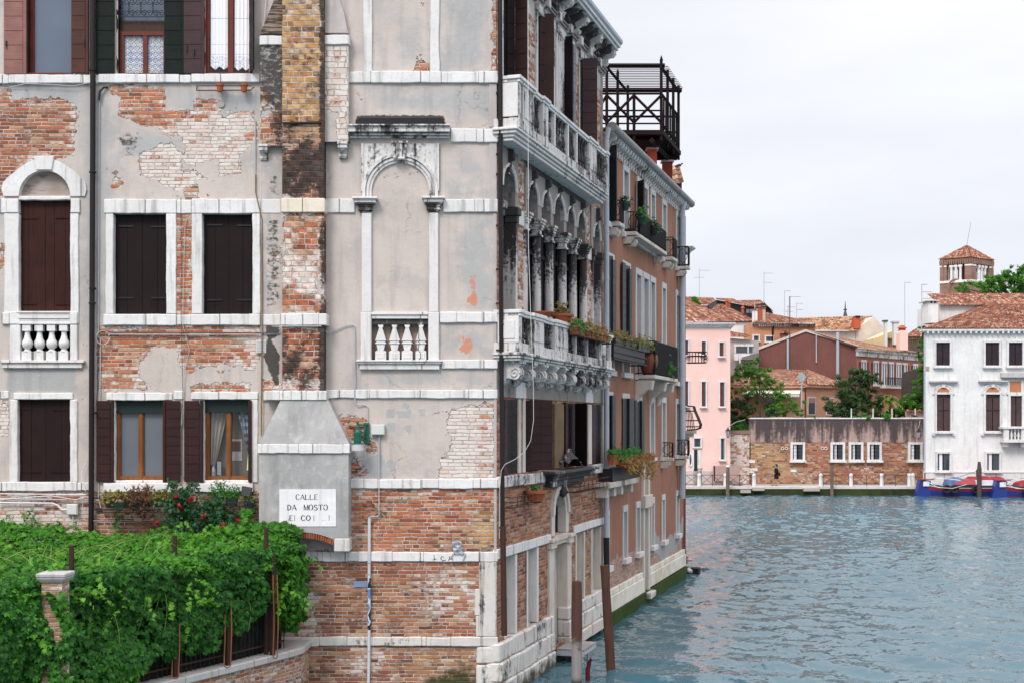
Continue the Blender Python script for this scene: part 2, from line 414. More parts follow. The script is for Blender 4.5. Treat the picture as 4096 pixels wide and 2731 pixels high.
def plaster_mat(name,col,stain=(.2,.15,.13),streak=.3,col2=None,blot=.35,vscale=(6,6,.35),bump=.006,lo=.5,hi=.74):
 g=NT(name); p=g.obj(); a=g.noise(p,.7,4,.6); b=g.noise(p,5,4,.65); st=g.noise(g.scale(p,vscale),1.0,5,.65); gr=g.noise(p,45,3,.7)
 c=g.mix(g.step(a,.35,.7),col,col2 or tuple(k*.8 for k in col)); c=g.mix(g.mul(g.step(b,.5,.7),blot),c,tuple(min(1,k*1.25+.02) for k in col))
 c=g.mix(g.mul(g.step(st,lo,hi),streak),c,stain); c=g.mix(g.lin(gr,.3,.7,0,.15),c,tuple(k*.5 for k in col))
 return g.out(c,.9,g.bump(g.add(g.mul(b,bump),g.mul(gr,bump*.3)),.8,1.0),.15)
def leaf_mat(name,cols,trans=.35,rough=.45,spec=.35):
 g=NT(name); r=g.n('ShaderNodeNewGeometry').outputs['Random Per Island']; p=g.obj()
 t=g.add(g.mul(r,.65),g.add(g.mul(g.noise(p,1.1,3,.6),.5),g.mul(g.sub(g.noise(p,.45,2,.5),.45),.55)))
 c=g.ramp(g.m_('MULTIPLY_ADD',t,1.0,-.12,clamp=True),[(i/(len(cols)-1),k) for i,k in enumerate(cols)])
 b=g.n('ShaderNodeBsdfPrincipled'); g.put(b.inputs['Base Color'],c); b.inputs['Roughness'].default_value=rough; b.inputs['Specular IOR Level'].default_value=spec
 tl=g.n('ShaderNodeBsdfTranslucent'); g.put(tl.inputs[0],g.mix(.5,c,(.25,.5,.03),'MULTIPLY') if False else c)
 x=g.n('ShaderNodeMixShader'); x.inputs[0].default_value=trans; g.t.links.new(b.outputs[0],x.inputs[1]); g.t.links.new(tl.outputs[0],x.inputs[2])
 o=g.n('ShaderNodeOutputMaterial'); g.t.links.new(x.outputs[0],o.inputs[0]); return g.m
def tile_mat(name,cols,tw=.22,th=.38):
 g=NT(name); p=g.uv(); x,y,_=g.xyz(p)
 cx=g.m_('FLOOR',g.m_('DIVIDE',x,tw)); cy_=g.m_('FLOOR',g.m_('DIVIDE',y,th))
 r=g.white(g.comb(cx,cy_)); o=g.obj(); n=g.noise(o,.8,4,.65); f=g.noise(o,9,3,.6)
 t=g.add(g.mul(r,.8),g.mul(g.sub(n,.5),.5))
 c=g.ramp(t,[(i/(len(cols)-1),k) for i,k in enumerate(cols)])
 sh=g.m_('ABSOLUTE',g.sub(g.m_('FRACT',g.m_('DIVIDE',x,tw)),.5)); c=g.mix(g.mul(g.step(sh,.22,.42),.0),c,(.1,.05,.03)); c=g.mix(g.mul(g.step(g.white(g.comb(g.add(cx,9.1),cy_)),.78,.85),.65),c,(.075,.045,.035)); c=g.mix(g.mul(g.step(g.white(g.comb(cx,g.add(cy_,5.7))),.84,.9),.6),c,(.62,.42,.32)); c=g.mix(g.mul(g.step(n,.52,.72),.40),c,(.11,.085,.065)); c=g.mix(g.mul(g.step(f,.55,.75),.2),c,(.3,.26,.2))
 return g.out(c,.9,g.bump(g.mul(f,.01),.6,1.0),.15)
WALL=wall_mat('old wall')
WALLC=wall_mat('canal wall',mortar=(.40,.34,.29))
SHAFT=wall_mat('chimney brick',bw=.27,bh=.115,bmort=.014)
WHITE=stone_mat('istrian stone',(.76,.745,.74),.06,.55,.75,tint=(.54,.51,.49))
WHITE2=stone_mat('istrian stone stained',(.76,.74,.735),.12,.5,.8,tint=(.54,.50,.47))
SOOT=stone_mat('sooty stone',(.74,.71,.69),.22,.5,0)
COLST=stone_mat('sooty column stone',(.64,.61,.60),0,.6,0,crust=(8.0,10.5))
ARCHST=stone_mat('black crusted arch stone',(.27,.24,.225),.16,.7,0,tint=(.42,.38,.36))
SOOT2=stone_mat('very sooty stone',(.64,.61,.59),.43,.6,0)
SOOTL=stone_mat('lightly sooty stone',(.68,.66,.65),.27,.8,.9)  # real soot, raised further to paint in shade on the canal front
BASE=stone_mat('weathered base stone',(.68,.65,.62),.22,.8,0,warm=.18,slime=True)
OLDST=stone_mat('rough old stone',(.66,.60,.55),.10,.5,0,warm=.4)
BROWN=wood_mat('brown shutter paint',(.036,.014,.013),(.024,.010,.010),.0,rough=.55,horiz=True,spec=.18)
BROWN2=wood_mat('faded brown shutter paint',(.25,.115,.095),(.18,.08,.068),.0,rough=.55,horiz=True)
MAUVE=wood_mat('mauve brown shutter paint',(.050,.023,.025),(.034,.017,.019),.0,rough=.55,horiz=True)
DARKBR=wood_mat('dark closed shutter paint',(.013,.006,.0065),(.008,.0045,.005),0,rough=.55,spec=.15)
WORN=wood_mat('worn brown shutter paint',(.042,.012,.008),(.020,.007,.005),.13,(.13,.05,.03),.6,spec=.15)
WORN2=wood_mat('flaking brown shutter paint',(.020,.008,.008),(.013,.006,.006),.07,(.26,.18,.16),.6,spec=.15)
DGREEN=wood_mat('dark green shutter paint',(.006,.012,.009),(.004,.007,.006),.085,(.10,.09,.06),.6,True,.15)
REDWOOD=wood_mat('red window paint',(.14,.028,.016),(.09,.02,.013),0,rough=.45)
PINE=wood_mat('varnished timber',(.23,.085,.024),(.12,.04,.013),0,rough=.4)
OLDWOOD=wood_mat('weathered board',(.20,.13,.07),(.11,.075,.045),0,rough=.8)
BRICOLA=wood_mat('mooring pole wood',(.085,.038,.026),(.05,.022,.016),.02,(.25,.19,.16),.75)
GREYWOOD=wood_mat('grey mooring wood',(.16,.125,.10),(.09,.07,.055),.05,(.3,.27,.24),.85)
ALTANA=wood_mat('terrace timber',(.017,.010,.012),(.011,.007,.008),.0,(.06,.03,.02),.8,spec=.1)
IRON=paint_mat('dark iron',(.012,.012,.014),.5,.4,0,.35)
RUST=paint_mat('rusty iron',(.05,.022,.015),.7,.6,0,.25)
PIPEBR=paint_mat('dark brown pipe',(.015,.010,.011),.5,.3,.0,.25)
ZINC=paint_mat('grey pipe',(.42,.45,.50),.45,.25,.0,.5,.25)
CABLE=paint_mat('grey cable',(.45,.44,.45),.6,.3)
CABLED=paint_mat('dark cable',(.05,.045,.045),.6,.3)
OLIVE=paint_mat('old brass pipe',(.20,.115,.045),.5,.4)
DARK=paint_mat('dark interior',(.010,.009,.010),.9,.3,0,.1)
ROOMW=paint_mat('dim room plaster',(.16,.14,.12),.9,.3,0,.1)
GLASS=glass_mat('dark window glass'); GLASSB=glass_mat('blue grey window glass',(.09,.115,.155),.15,.7); GLASSF=glass_mat('frosted glass',(.10,.11,.13),.35,.6)
CLEAR=clear_mat('clear glass')
LACE=paint_mat('white curtain',(.72,.72,.76),.9,.12,0,.1)
TERRA=paint_mat('terracotta',(.36,.10,.045),.75,.35,0,.2,.2)
PLGREEN=paint_mat('green plastic',(.012,.04,.03),.45,.3)
LAMPG=paint_mat('lamp green enamel',(.005,.11,.065),.35,.35,0,.5)
BOXGREY=paint_mat('grey plastic box',(.60,.60,.58),.5,.15)
SIGNW=plaster_mat('sign whitewash',(.78,.77,.78),(.45,.43,.42),.4,(.72,.71,.72),.3)
INK=paint_mat('sign ink',(.035,.033,.04),.8,.4)
CEMENT=plaster_mat('grey cement',(.44,.43,.42),(.22,.21,.205),.6,(.33,.325,.325),.55,(3,3,.8),.014,.44,.7)
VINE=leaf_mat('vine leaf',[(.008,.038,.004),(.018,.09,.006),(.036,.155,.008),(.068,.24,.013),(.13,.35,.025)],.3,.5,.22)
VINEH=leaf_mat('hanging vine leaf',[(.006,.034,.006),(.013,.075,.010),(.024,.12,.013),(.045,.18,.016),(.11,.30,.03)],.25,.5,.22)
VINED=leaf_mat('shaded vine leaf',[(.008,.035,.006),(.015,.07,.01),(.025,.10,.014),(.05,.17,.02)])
ROSEL=leaf_mat('rose leaf',[(.008,.035,.012),(.015,.07,.02),(.025,.10,.03),(.05,.16,.04)])
ROSE=leaf_mat('rose petal',[(.22,.004,.01),(.36,.008,.015),(.16,.003,.008)],.2)
SEDUM=leaf_mat('sedum',[(.09,.14,.02),(.19,.20,.04),(.26,.16,.045),(.32,.30,.10)])
SEDUMR=leaf_mat('rusty sedum',[(.15,.05,.02),(.27,.13,.025),(.33,.21,.05),(.17,.16,.035)])
ALOE=leaf_mat('aloe',[(.06,.07,.02),(.13,.06,.025),(.20,.08,.035),(.09,.11,.03)])
HERB=leaf_mat('herb leaf',[(.02,.10,.015),(.04,.19,.02),(.09,.27,.03)])
STEM=paint_mat('vine stem',(.10,.065,.035),.8,.4)
TREEL=leaf_mat('tree leaf',[(.022,.075,.010),(.045,.15,.016),(.085,.23,.026),(.15,.33,.045)],.3,.55,.15)
TREED=leaf_mat('dark tree leaf',[(.014,.034,.008),(.028,.066,.012),(.05,.10,.02),(.085,.14,.03)])
BARK=paint_mat('bark',(.07,.05,.035),.9,.4)
TILES=tile_mat('roof tiles',[(.11,.05,.035),(.23,.085,.055),(.32,.13,.08),(.25,.10,.065),(.40,.23,.16),(.17,.11,.085)])
TILES2=tile_mat('pale roof tiles',[(.20,.09,.06),(.31,.14,.09),(.37,.19,.125),(.28,.13,.09),(.41,.28,.20),(.17,.12,.095)])
#------------------------------------------------------------------left house
def px_paint(s,z): return 2048+s*S,VH+(H-z)*S
LEFT_BRICK=[
 [(-700,340),(40,345),(55,400),(150,392),(300,408),(312,470),(296,560),(292,622),(215,640),(140,640),(100,690),(0,775),(-700,780)],
 [(430,345),(652,345),(658,442),(782,442),(782,392),(862,395),(882,430),(892,470),(1012,446),(1036,500),(1028,565),(962,620),(956,690),(880,702),(868,640),(742,652),(728,545),(640,530),(598,500),(560,492),(468,460),(478,400)],
 [(553,645),(590,600),(640,574),(690,580),(722,610),(730,680),(800,700),(832,716),(760,738),(722,764),(650,742),(565,700)],
 [(442,690),(470,672),(485,740),(455,748)],[(715,735),(790,725),(795,792),(745,800)],
 rect(700,858,772,1258),
 [(395,1306),(1044,1306),(1044,1420),(1020,1478),(960,1462),(780,1470),(740,1505),(706,1400),(600,1392),(565,1450),(560,1510),(604,1545),(395,1568)],
 [(-700,1965),(1060,1965),(1060,3000),(-700,3000)],[(-700,1600),(30,1605),(40,1690),(28,1745),(-700,1740)],
 [(0,980),(30,985),(28,1060),(0,1075)],[(760,1535),(1000,1530),(1000,1562),(755,1562)]]
def paint_left(s,z):
 U,V=px_paint(s,z)
 b=np.maximum.reduce([sd_poly(U,V,p) for p in LEFT_BRICK])
 P=np.clip(-b/S,-.6,.6)
 W=.16+.50*soft(U,V,[(690,470),(1040,420),(1040,720),(560,790),(545,560),(690,540)],60)+.4*soft(U,V,rect(960,1320,1040,1560),50)+.45*soft(U,V,rect(-700,1990,365,3000),50)+.3*soft(U,V,rect(395,1500,700,1570),50)+.5*soft(U,V,rect(-700,1600,40,1745),20)
 T=.06+.25*soft(U,V,rect(-700,350,310,800),60)+.42*soft(U,V,rect(370,1965,1060,3000),30)+.25*soft(U,V,rect(-700,1965,370,3000),20)
 G=.20+.75*soft(U,V,rect(40,345,285,410),30)+.5*soft(U,V,rect(310,340,470,1300),70)+.55*soft(U,V,[(560,520),(740,560),(720,610),(560,640),(490,620)],40)+.6*soft(U,V,rect(880,370,1040,470),25)+.8*soft(U,V,rect(30,1472,300,1562),15)+.3*soft(U,V,rect(-100,560,60,1300),60)+.35*soft(U,V,rect(655,345,780,445),15)
 K=.05+.42*soft(U,V,[(480,560),(545,560),(550,650),(490,660)],45)+.25*soft(U,V,rect(40,340,290,375),18)+.3*soft(U,V,rect(400,1302,1050,1325),12)+.25*soft(U,V,rect(780,345,1040,375),14)+.28*soft(U,V,rect(-20,860,30,1300),25)+.12*soft(U,V,rect(400,1960,1050,3000),40)+.3*soft(U,V,rect(480,520,740,570),40)
 O=.28*soft(U,V,[(745,730),(880,720),(890,790),(750,790)],25)+.3*soft(U,V,rect(740,1490,1000,1560),20)
 return dict(P=P,W=W,K=K,T=T,G=G,M=np.zeros_like(s),O=O)
LH=thing('left_house','weathered house with peeling plaster over orange brick and brown shuttered windows, behind the vine','house',(mx(350),Y0,0))
WT=16.4
holes=[]
def hole(u0,u1,v0,v1): holes.append((mx(u0),mx(u1),mz(v1),mz(v0)))
hole(108,290,-160,300); hole(472,658,-160,300); hole(822,997,-160,300)
hole(77,283,800,1300); hole(84,284,1300,1441); hole(454,666,855,1257); hole(809,1011,855,1257)
hole(73,282,1597,1925); hole(455,657,1600,1928); hole(806,1008,1597,1928)
holes_l=holes
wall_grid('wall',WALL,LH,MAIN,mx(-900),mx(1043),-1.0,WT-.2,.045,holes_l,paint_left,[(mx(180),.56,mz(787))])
b=MB(MAIN); b.box(mx(-900),mx(1043),-9,-.42,-1,WT-.25); b.build('inner_block',DARK,LH)
b=MB(MAIN); b.box(mx(-900)-.02,mx(1046),-9.02,.12,WT-.2,WT); b.build('roof_slab',TILES,LH)
b=MB(MAIN); b.box(mx(-900)-.004,mx(-900)+.3,-9,.0,-1,WT-.22); b.build('side_wall',CEMENT,LH)
def stones(parent,name,rects,mat=WHITE,n1=.035,n0=-.2,bev=.012):
 m=MB(MAIN)
 for i,r in enumerate(rects):
  nn=(r[4] if len(r)>4 else n1)+.0023*(i % 3); m.rbox(mx(r[0]),mx(r[1]),n0,nn,mz(r[3]),mz(r[2]))
 return m.build(name,mat,parent,bev)
def shutter_boards(m,u0,u1,v0,v1,n,th=.035,horiz=True,k=6,gap=.012,px=True):
 s0,s1,z0,z1=(mx(u0),mx(u1),mz(v1),mz(v0)) if px else (u0,u1,v0,v1)
 m.box(s0+.004,s1-.004,n-th,n-.010,z0+.004,z1-.004)
 for i in range(k):
  if horiz:
   a=z0+(z1-z0)*i/k; c=z0+(z1-z0)*(i+1)/k
   m.box(s0,s1,n-.014,n,a+gap/2,c-gap/2)
  else:
   a=s0+(s1-s0)*i/k; c=s0+(s1-s0)*(i+1)/k
   m.box(a+gap/2,c-gap/2,n-.014,n,z0,z1)
 return m
def hinges(parent,spots,mat=IRON):
 for (u0,u1,v,n) in spots:
  m=MB(MAIN); m.box(mx(u0),mx(u1),n-.01,n+.012,mz(v+3),mz(v-3)); m.build('hinge',mat,parent)
w=stones(LH,'window',[(100,110,-160,300,.01),(286,292,-160,300,.01)],BROWN)
m=MB(MAIN); m.box(mx(128),mx(287),-.20,-.17,mz(292),mz(-160)); m.build('pane',GLASSB,w)
m=MB(MAIN); m.box(mx(108),mx(290),-.2,.0,mz(301),mz(292)); m.box(mx(108),mx(128),-.2,-.15,mz(292),mz(-160)); m.build('frame',REDWOOD,w)
m=shutter_boards(MB(MAIN),21,96,-160,301,.075,k=8); m.box(mx(97),mx(109),.0,.07,mz(301),mz(-160)); m.build('shutter',BROWN2,w)
m=shutter_boards(MB(MAIN),290,345,-160,297,.075,k=8); m.box(mx(347),mx(357),.02,.085,mz(299),mz(-160)); m.build('shutter',wood_mat('red brown shutter paint',(.075,.024,.016),(.05,.017,.012),0,horiz=True),w)
w=stones(LH,'window',[(464,473,-160,300,.0),(657,662,-160,300,.0)],DGREEN)
m=MB(MAIN); m.box(mx(473),mx(657),-.22,-.13,mz(120),mz(78)); m.build('transom',wood_mat('cracked beam',(.07,.03,.018),(.03,.014,.01),.02),w)
m=MB(MAIN)
for a,c,d,e in ((473,490,120,300),(566,584,120,300),(648,657,120,300)): m.box(mx(a),mx(c),-.2,-.1,mz(e),mz(d))
m.box(mx(473),mx(657),-.2,-.094,mz(300),mz(289)); m.box(mx(473),mx(657),-.2,-.094,mz(137),mz(121)); m.build('frame',REDWOOD,w)
g=NT('bullseye glass'); p=g.uv(); q=g.scale(p,(7.7,7.9,1)); fr=g.vm('FRACTION',q); dd=g.vm('DISTANCE',fr,(.5,.5,0)); dd=g.t.nodes[-1].outputs['Value']
cell=g.white(g.vm('FLOOR',q)); cc=g.ramp(cell,[(0,(.46,.50,.62)),(.3,(.34,.40,.60)),(.55,(.58,.57,.58)),(.8,(.55,.52,.48)),(1,(.52,.58,.64))])
ring=g.step(g.m_('ABSOLUTE',g.sub(dd,.41)),.06,.02); c=g.mix(ring,g.mix(g.step(dd,.5,.47),(.60,.62,.66),cc),(.24,.26,.33)); c=g.mix(g.mul(g.step(g.m_('ABSOLUTE',g.sub(dd,.16)),.05,.02),.6),c,(.2,.22,.3))
BULL=g.out(c,.15,g.bump(g.mul(g.m_('COSINE',g.mul(dd,18)),.01),.8,1),.7)
m=MB(MAIN); m.box(mx(490),mx(566),-.17,-.155,mz(289),mz(137)); m.box(mx(584),mx(648),-.17,-.155,mz(289),mz(137)); m.build('pane',BULL,w)
m=MB(MAIN); m.box(mx(473),mx(657),-.20,-.17,mz(78),mz(-160)); m.build('pane',GLASSB,w)
m=MB(MAIN)
def spiral(uc,vc,r,t0,turns,sgn=1,k=16):
 return [(mx(uc+sgn*r*(1-.75*i/k)*math.cos(t0+turns*6.283*i/k)),-.04,mz(vc+r*(1-.75*i/k)*math.sin(t0+turns*6.283*i/k))) for i in range(k+1)]
for i in range(4):
 uc=490+i*48
 for sg in (1,-1):
  m.tube(spiral(uc+sg*11,52,13,3.3,1.4,sg),.008,5); m.tube(spiral(uc+sg*11,6,13,-3.3,-1.4,sg),.008,5)
  m.tube([(mx(uc+sg*24),-.04,mz(50)),(mx(uc+sg*20),-.04,mz(30)),(mx(uc+sg*24),-.04,mz(8))],.008,5)
  m.tube(spiral(uc+sg*11,-40,13,3.3,1.4,sg),.008,5)
m.tube([(mx(474),-.04,mz(66)),(mx(656),-.04,mz(66))],.010,5); m.build('grille',IRON,w)
m=shutter_boards(MB(MAIN),388,462,-160,300,.07,k=8); m.build('shutter',DGREEN,w)
m=shutter_boards(MB(MAIN),661,728,-160,300,.07,k=8); m.box(mx(729),mx(737),.0,.075,mz(300),mz(-160)); m.build('shutter',DGREEN,w)
w=stones(LH,'window',[(816,823,-160,300,.0),(996,1002,-160,300,.0)],REDWOOD)
m=MB(MAIN)
for a,c in ((822,834),(908,930),(993,997)): m.box(mx(a),mx(c),-.18,-.06,mz(300),mz(-160))
m.box(mx(822),mx(997),-.18,-.054,mz(300),mz(288)); m.build('frame',REDWOOD,w)
def flat(m,u0,u1,v0,v1,n): m.add([(mx(u0),n,mz(v1)),(mx(u1),n,mz(v1)),(mx(u1),n,mz(v0)),(mx(u0),n,mz(v0))],[(0,1,2,3)])
m=MB(MAIN); flat(m,834,908,-160,288,-.08); flat(m,930,993,-160,288,-.08); m.build('pane',CLEAR,w)
def curtain(name,u0,u1,vt,vb,n,folds,mat,parent,amp=.02,points=0,side=0.0):
 k=folds*8; v=[]; f=[]
 rows=14
 for j in range(rows+1):
  t=j/rows
  for i in range(k+1):
   a=i/k; uu=u0+(u1-u0)*a; vv=vt+(vb-vt)*t
   if points: vv-=(1-abs(((a*points) % 1)*2-1))*-14*t+10*t
   if side: uu=uu+side*t*(u1-u0)*(1-a if side>0 else a)
   v.append((mx(uu),n+amp*math.sin(a*folds*6.283+t),mz(vv)))
 for j in range(rows):
  for i in range(k):
   f.append((j*(k+1)+i,j*(k+1)+i+1,(j+1)*(k+1)+i+1,(j+1)*(k+1)+i))
 mm=MB(MAIN); mm.add(v,f); return mm.build(name,mat,parent,smooth=True)
g=NT('lace'); p=g.uv(); z=g.xyz(p)[1]; zz=mz(230)
band=g.m_('LESS_THAN',g.m_('ABSOLUTE',g.sub(z,mz(68))),.012); b2=g.m_('LESS_THAN',g.m_('ABSOLUTE',g.sub(z,mz(172))),.006); b3=g.m_('LESS_THAN',g.m_('ABSOLUTE',g.sub(z,mz(212))),.008)
low=g.m_('LESS_THAN',z,mz(220)); v_=g.noise(p,26,2,.6); c=g.mix(g.m_('MAXIMUM',g.m_('MAXIMUM',band,b2),b3),(.90,.90,.93),(.60,.61,.66))
c=g.mix(g.mul(low,g.step(v_,.45,.55)),c,(.60,.62,.68)); LACEM=g.out(c,.9,None,.1)
curtain('curtain',838,908,-160,270,-.12,5,LACEM,w,.012,2); curtain('curtain',934,994,-160,274,-.12,4,LACEM,w,.012,2)
m=MB(MAIN); m.box(mx(822),mx(997),-.40,-.38,mz(300),mz(-160)); m.build('backing',paint_mat('room behind lace',(.20,.23,.30),.8,.2),w)
m=shutter_boards(MB(MAIN),738,808,-160,298,.075,k=8); m.box(mx(809),mx(819),.0,.08,mz(298),mz(-160)); m.build('shutter',MAUVE,w)
m=MB(MAIN); m.hexa([(mx(999),.0,mz(298)),(mx(1001),-.03,mz(298)),(mx(1028),.27,mz(292)),(mx(1024),.29,mz(292))],[(mx(999),.0,mz(-160)),(mx(1001),-.03,mz(-160)),(mx(1028),.27,mz(-160)),(mx(1024),.29,mz(-160))]); m.build('shutter',DARKBR,w)
for (u,v) in ((32,180),(343,174),(750,198),(780,212),(1009,190)): m=MB(MAIN); m.box(mx(u)-.012,mx(u)+.012,.06,.105,mz(v+10),mz(v-10)); m.tube([(mx(u),.1,mz(v+4)),(mx(u),.105,mz(v+22))],.009,5); m.build('latch',IRON,LH)
def course(parent,segs,n1=.05,mat=WHITE,name='string_course',n0=-.05):
 m=MB(MAIN)
 for i,(u0,u1,v0,v1) in enumerate(segs): m.rbox(mx(u0),mx(u1),n0,n1+.003*(i % 2),mz(v1+random.uniform(-1,1)),mz(v0+random.uniform(-1,1)))
 return m.build(name,mat,parent,.014)
course(LH,[(-900,38,303,339),(39,328,303,337),(329,395,304,338),(396,720,301,336),(722,766,304,336),(768,1042,300,334)],.07)
ac,az=180,786
def arch_ring(parent,name,uc,vs,r0,r1,n1,mat,k=20,a0=0,a1=180,n0=-.2,fr=MAIN,px=True,joint=None):
 m=MB(fr); X=(mx(uc) if px else uc); Z=(mz(vs) if px else vs)
 for i in range(k):
  t0=math.radians(a0+(a1-a0)*i/k); t1=math.radians(a0+(a1-a0)*(i+1)/k)
  R1a=r1(t0) if callable(r1) else r1; R1b=r1(t1) if callable(r1) else r1
  m.ext([(X+r0*math.cos(t0),Z+r0*math.sin(t0)),(X+R1a*math.cos(t0),Z+R1a*math.sin(t0)),(X+R1b*math.cos(t1),Z+R1b*math.sin(t1)),(X+r0*math.cos(t1),Z+r0*math.sin(t1))],n0,n1,'n')
 return m.build(name,mat,parent)
w=stones(LH,'window',[(18,77,855,1296,.03),(283,316,855,1296,.03),(-900,30,797,853,.03),(31,76,797,853,.045),(284,322,797,853,.045),(77,283,786,801,.02),(10,40,1252,1298,.06),(41,82,1248,1298,.045),(281,312,1248,1298,.045),(42,84,1300,1441,.04),(282,312,1300,1441,.04)],WHITE)
arch_ring(w,'arch',ac,az,103/S,lambda t: (150+22*math.exp(-((t-.25)/.3)**2)+26*math.exp(-((t-2.9)/.3)**2))/S,.035,WHITE)
m=MB(MAIN); m.ext([(mx(150),mz(683)),(mx(211),mz(683)),(mx(220),mz(627)),(mx(141),mz(629))],-.1,.075,'n'); m.build('keystone',WHITE,w,.01)
m=MB(MAIN); m.box(mx(76),mx(284),-.30,-.12,mz(800),mz(676))
m.build('tympanum',wall_flat if False else plaster_mat('tympanum brick',(.26,.19,.15),(.04,.03,.028),.7,(.44,.38,.35),.6,(3,3,9),.01),w)
def plank_pair(u0,u1,v0,v1,n,mat,parent,cols):
 m=MB(MAIN)
 e=[u0+(u1-u0)*c for c in cols]
 for a,c in zip(e[:-1],e[1:]): m.box(mx(a+.6),mx(c-.6),n-.04,n+random.uniform(0,.008),mz(v1),mz(v0))
 return m.build('shutter',mat,parent)
s_=plank_pair(77,283,801,1247,-.10,WORN,w,[0,.15,.47,.65,.86,1])
hinges(w,[(80,145,870,-.09),(215,281,868,-.09),(80,145,1213,-.09),(215,281,1215,-.09)],WORN)
m=MB(MAIN)
for (v0,v1,n) in ((1246,1253,.06),(1254,1262,.035),(1263,1276,.05),(1277,1284,.03),(1285,1298,.045)): m.box(mx(68+(v0 % 5)),mx(285-(v0 % 4)),-.16,n,mz(v1),mz(v0))
m.build('rail',WHITE2,w,.006)
BAL_A=[(.10,0),(.10,.02),(.078,.03),(.075,.045),(.06,.09),(.055,.2),(.075,.30),(.105,.36),(.105,.44),(.07,.50),(.055,.52),(.10,.54),(.10,.56),(.10,.73)]
def baluster_a(uc):
 m=MB(MAIN); z0=mz(1441)
 m.box(mx(uc)-.10,mx(uc)+.10,-.12,.03,z0,z0+.19)
 m.lathe(mx(uc),-.04,z0+.19,[(.088,0),(.055,.03),(.055,.05),(.095,.09),(.112,.15),(.105,.20),(.07,.27),(.052,.36),(.055,.41),(.082,.42)],14)
 m.box(mx(uc)-.085,mx(uc)+.085,-.115,.025,z0+.61,z0+.735); return m
for uc in (107,156,205,254): baluster_a(uc).build('baluster',WHITE,w,smooth=True)
m=MB(MAIN); m.box(mx(6),mx(342),-.15,.11,mz(1452),mz(1441)); m.box(mx(12),mx(332),-.15,.07,mz(1472),mz(1453)); m.build('sill',WHITE2,w,.01)
w=stones(LH,'window',[(40,72,1598,1926,.035),(282,311,1598,1926,.035),(56,293,1570,1597,.03),(-900,36,1562,1592,.025),(-900,30,1926,1962,.05),(31,310,1926,1961,.055),(312,360,1928,1960,.045)],WHITE)
plank_pair(73,282,1597,1925,-.10,WORN2,w,[0,.22,.5,.8,1])
hinges(w,[(76,122,1634,-.09),(205,270,1637,-.09),(76,155,1886,-.09),(200,280,1886,-.09)],WORN2)
for (u0,u1,jl,jr,l0,l1,cols,lab) in ((454,666,424,706,418,707,[0,.23,.51,.80,1],0),(809,1011,768,1046,768,1042,[0,.23,.5,.78,1],1)):
 w=stones(LH,'window',[(jl,u0,856,1256,.035),(u1,jr if jr<1042 else 1042,856,1256,.035),(l0,l1,799,855,.04),(l0-2,l1,1258,1302,.06)],WHITE)
 s_=plank_pair(u0,u1,855,1257,-.13,DARKBR,w,cols)
 hinges(w,[(u0+14,u0+76,902-5*lab,-.12),(u1-68,u1-4,904-5*lab,-.12),(u0+14,u0+76,1190+8*lab,-.12),(u1-68,u1-4,1190+8*lab,-.12)],IRON)
course(LH,[(708,766,801,855)],.03); course(LH,[(708,766,1260,1301)],.03)
course(LH,[(1043-20,1042,799,854)],.03,WHITE,'string_course') if False else None
def low_window(u0,u1,v0,v1,timber,kind):
 w=stones(LH,'window',[(u0-10,u0,v0,v1,-.02),(u1,u1+(30 if kind else 6),v0,v1,.03 if kind else-.02),(u0-(50 if kind else 32),u1+(31 if kind else 36),v0-30,v0-1,.035),(u0-42,u1+(12 if kind else 36),v1+2,v1+37,.07),(u0,u1,v1-9,v1+2,.0)],WHITE)
 m=MB(MAIN)
 for a,c in ((u0,u0+16),((u0+u1)/2-9,(u0+u1)/2+11),(u1-(10 if not kind else 4),u1)):
  m.box(mx(a),mx(c),-.22,-.12,mz(v1-10),mz(v0+44)); m.box(mx(a+4),mx(c-4),-.22,-.105,mz(v1-12),mz(v0+46))
 m.box(mx(u0),mx(u1),-.22,-.115,mz(v1-10),mz(v1-25)); m.build('frame',timber,w)
 m=MB(MAIN); m.box(mx(u0),mx(u1),-.18,-.09,mz(v0+46),mz(v0)); m.box(mx(u0),mx(u1),-.15,-.08,mz(v0+50),mz(v0+44)); m.build('blind',paint_mat('dark green blind',(.003,.014,.014),.6,.3),w)
 return w
w=low_window(459,653,1600,1928,PINE,0)
m=MB(MAIN); m.box(mx(475),mx(548),-.18,-.172,mz(1904),mz(1644)); m.box(mx(568),mx(644),-.18,-.172,mz(1904),mz(1644)); m.build('pane',GLASSF,w)
m=shutter_boards(MB(MAIN),390,444,1601,1926,.07,k=9); m.box(mx(446),mx(456),.0,.07,mz(1926),mz(1601)); m.build('shutter',BROWN,w)
m=shutter_boards(MB(MAIN),668,725,1601,1926,.07,k=9); m.box(mx(655),mx(665),.0,.07,mz(1926),mz(1601)); m.build('shutter',BROWN,w)
w=low_window(816,1002,1597,1928,PINE,1)
m=MB(MAIN); flat(m,832,900,1642,1904,-.18); flat(m,920,998,1642,1904,-.18); m.build('pane',CLEAR,w)
m=MB(MAIN); m.box(mx(812),mx(1004),-.41,-.40,mz(1928),mz(1600)); m.build('room_wall',ROOMW,w)
curtain('curtain',832,900,1640,1860,-.27,3,paint_mat('sheer curtain',(.33,.31,.26),.9,.25),w,.03,0,-.7)
g=NT('checked curtain'); q=g.scale(g.uv(),(13,13,1)); ck=g.n('ShaderNodeTexChecker'); g.put(ck.inputs['Vector'],q); ck.inputs['Scale'].default_value=1.0; ck.inputs['Color1'].default_value=(.30,.36,.42,1); ck.inputs['Color2'].default_value=(.10,.14,.19,1)
CHK=g.out(ck.outputs[0],.9,None,.1)
curtain('curtain',940,994,1640,1815,-.20,3,CHK,w,.025,0,.85)
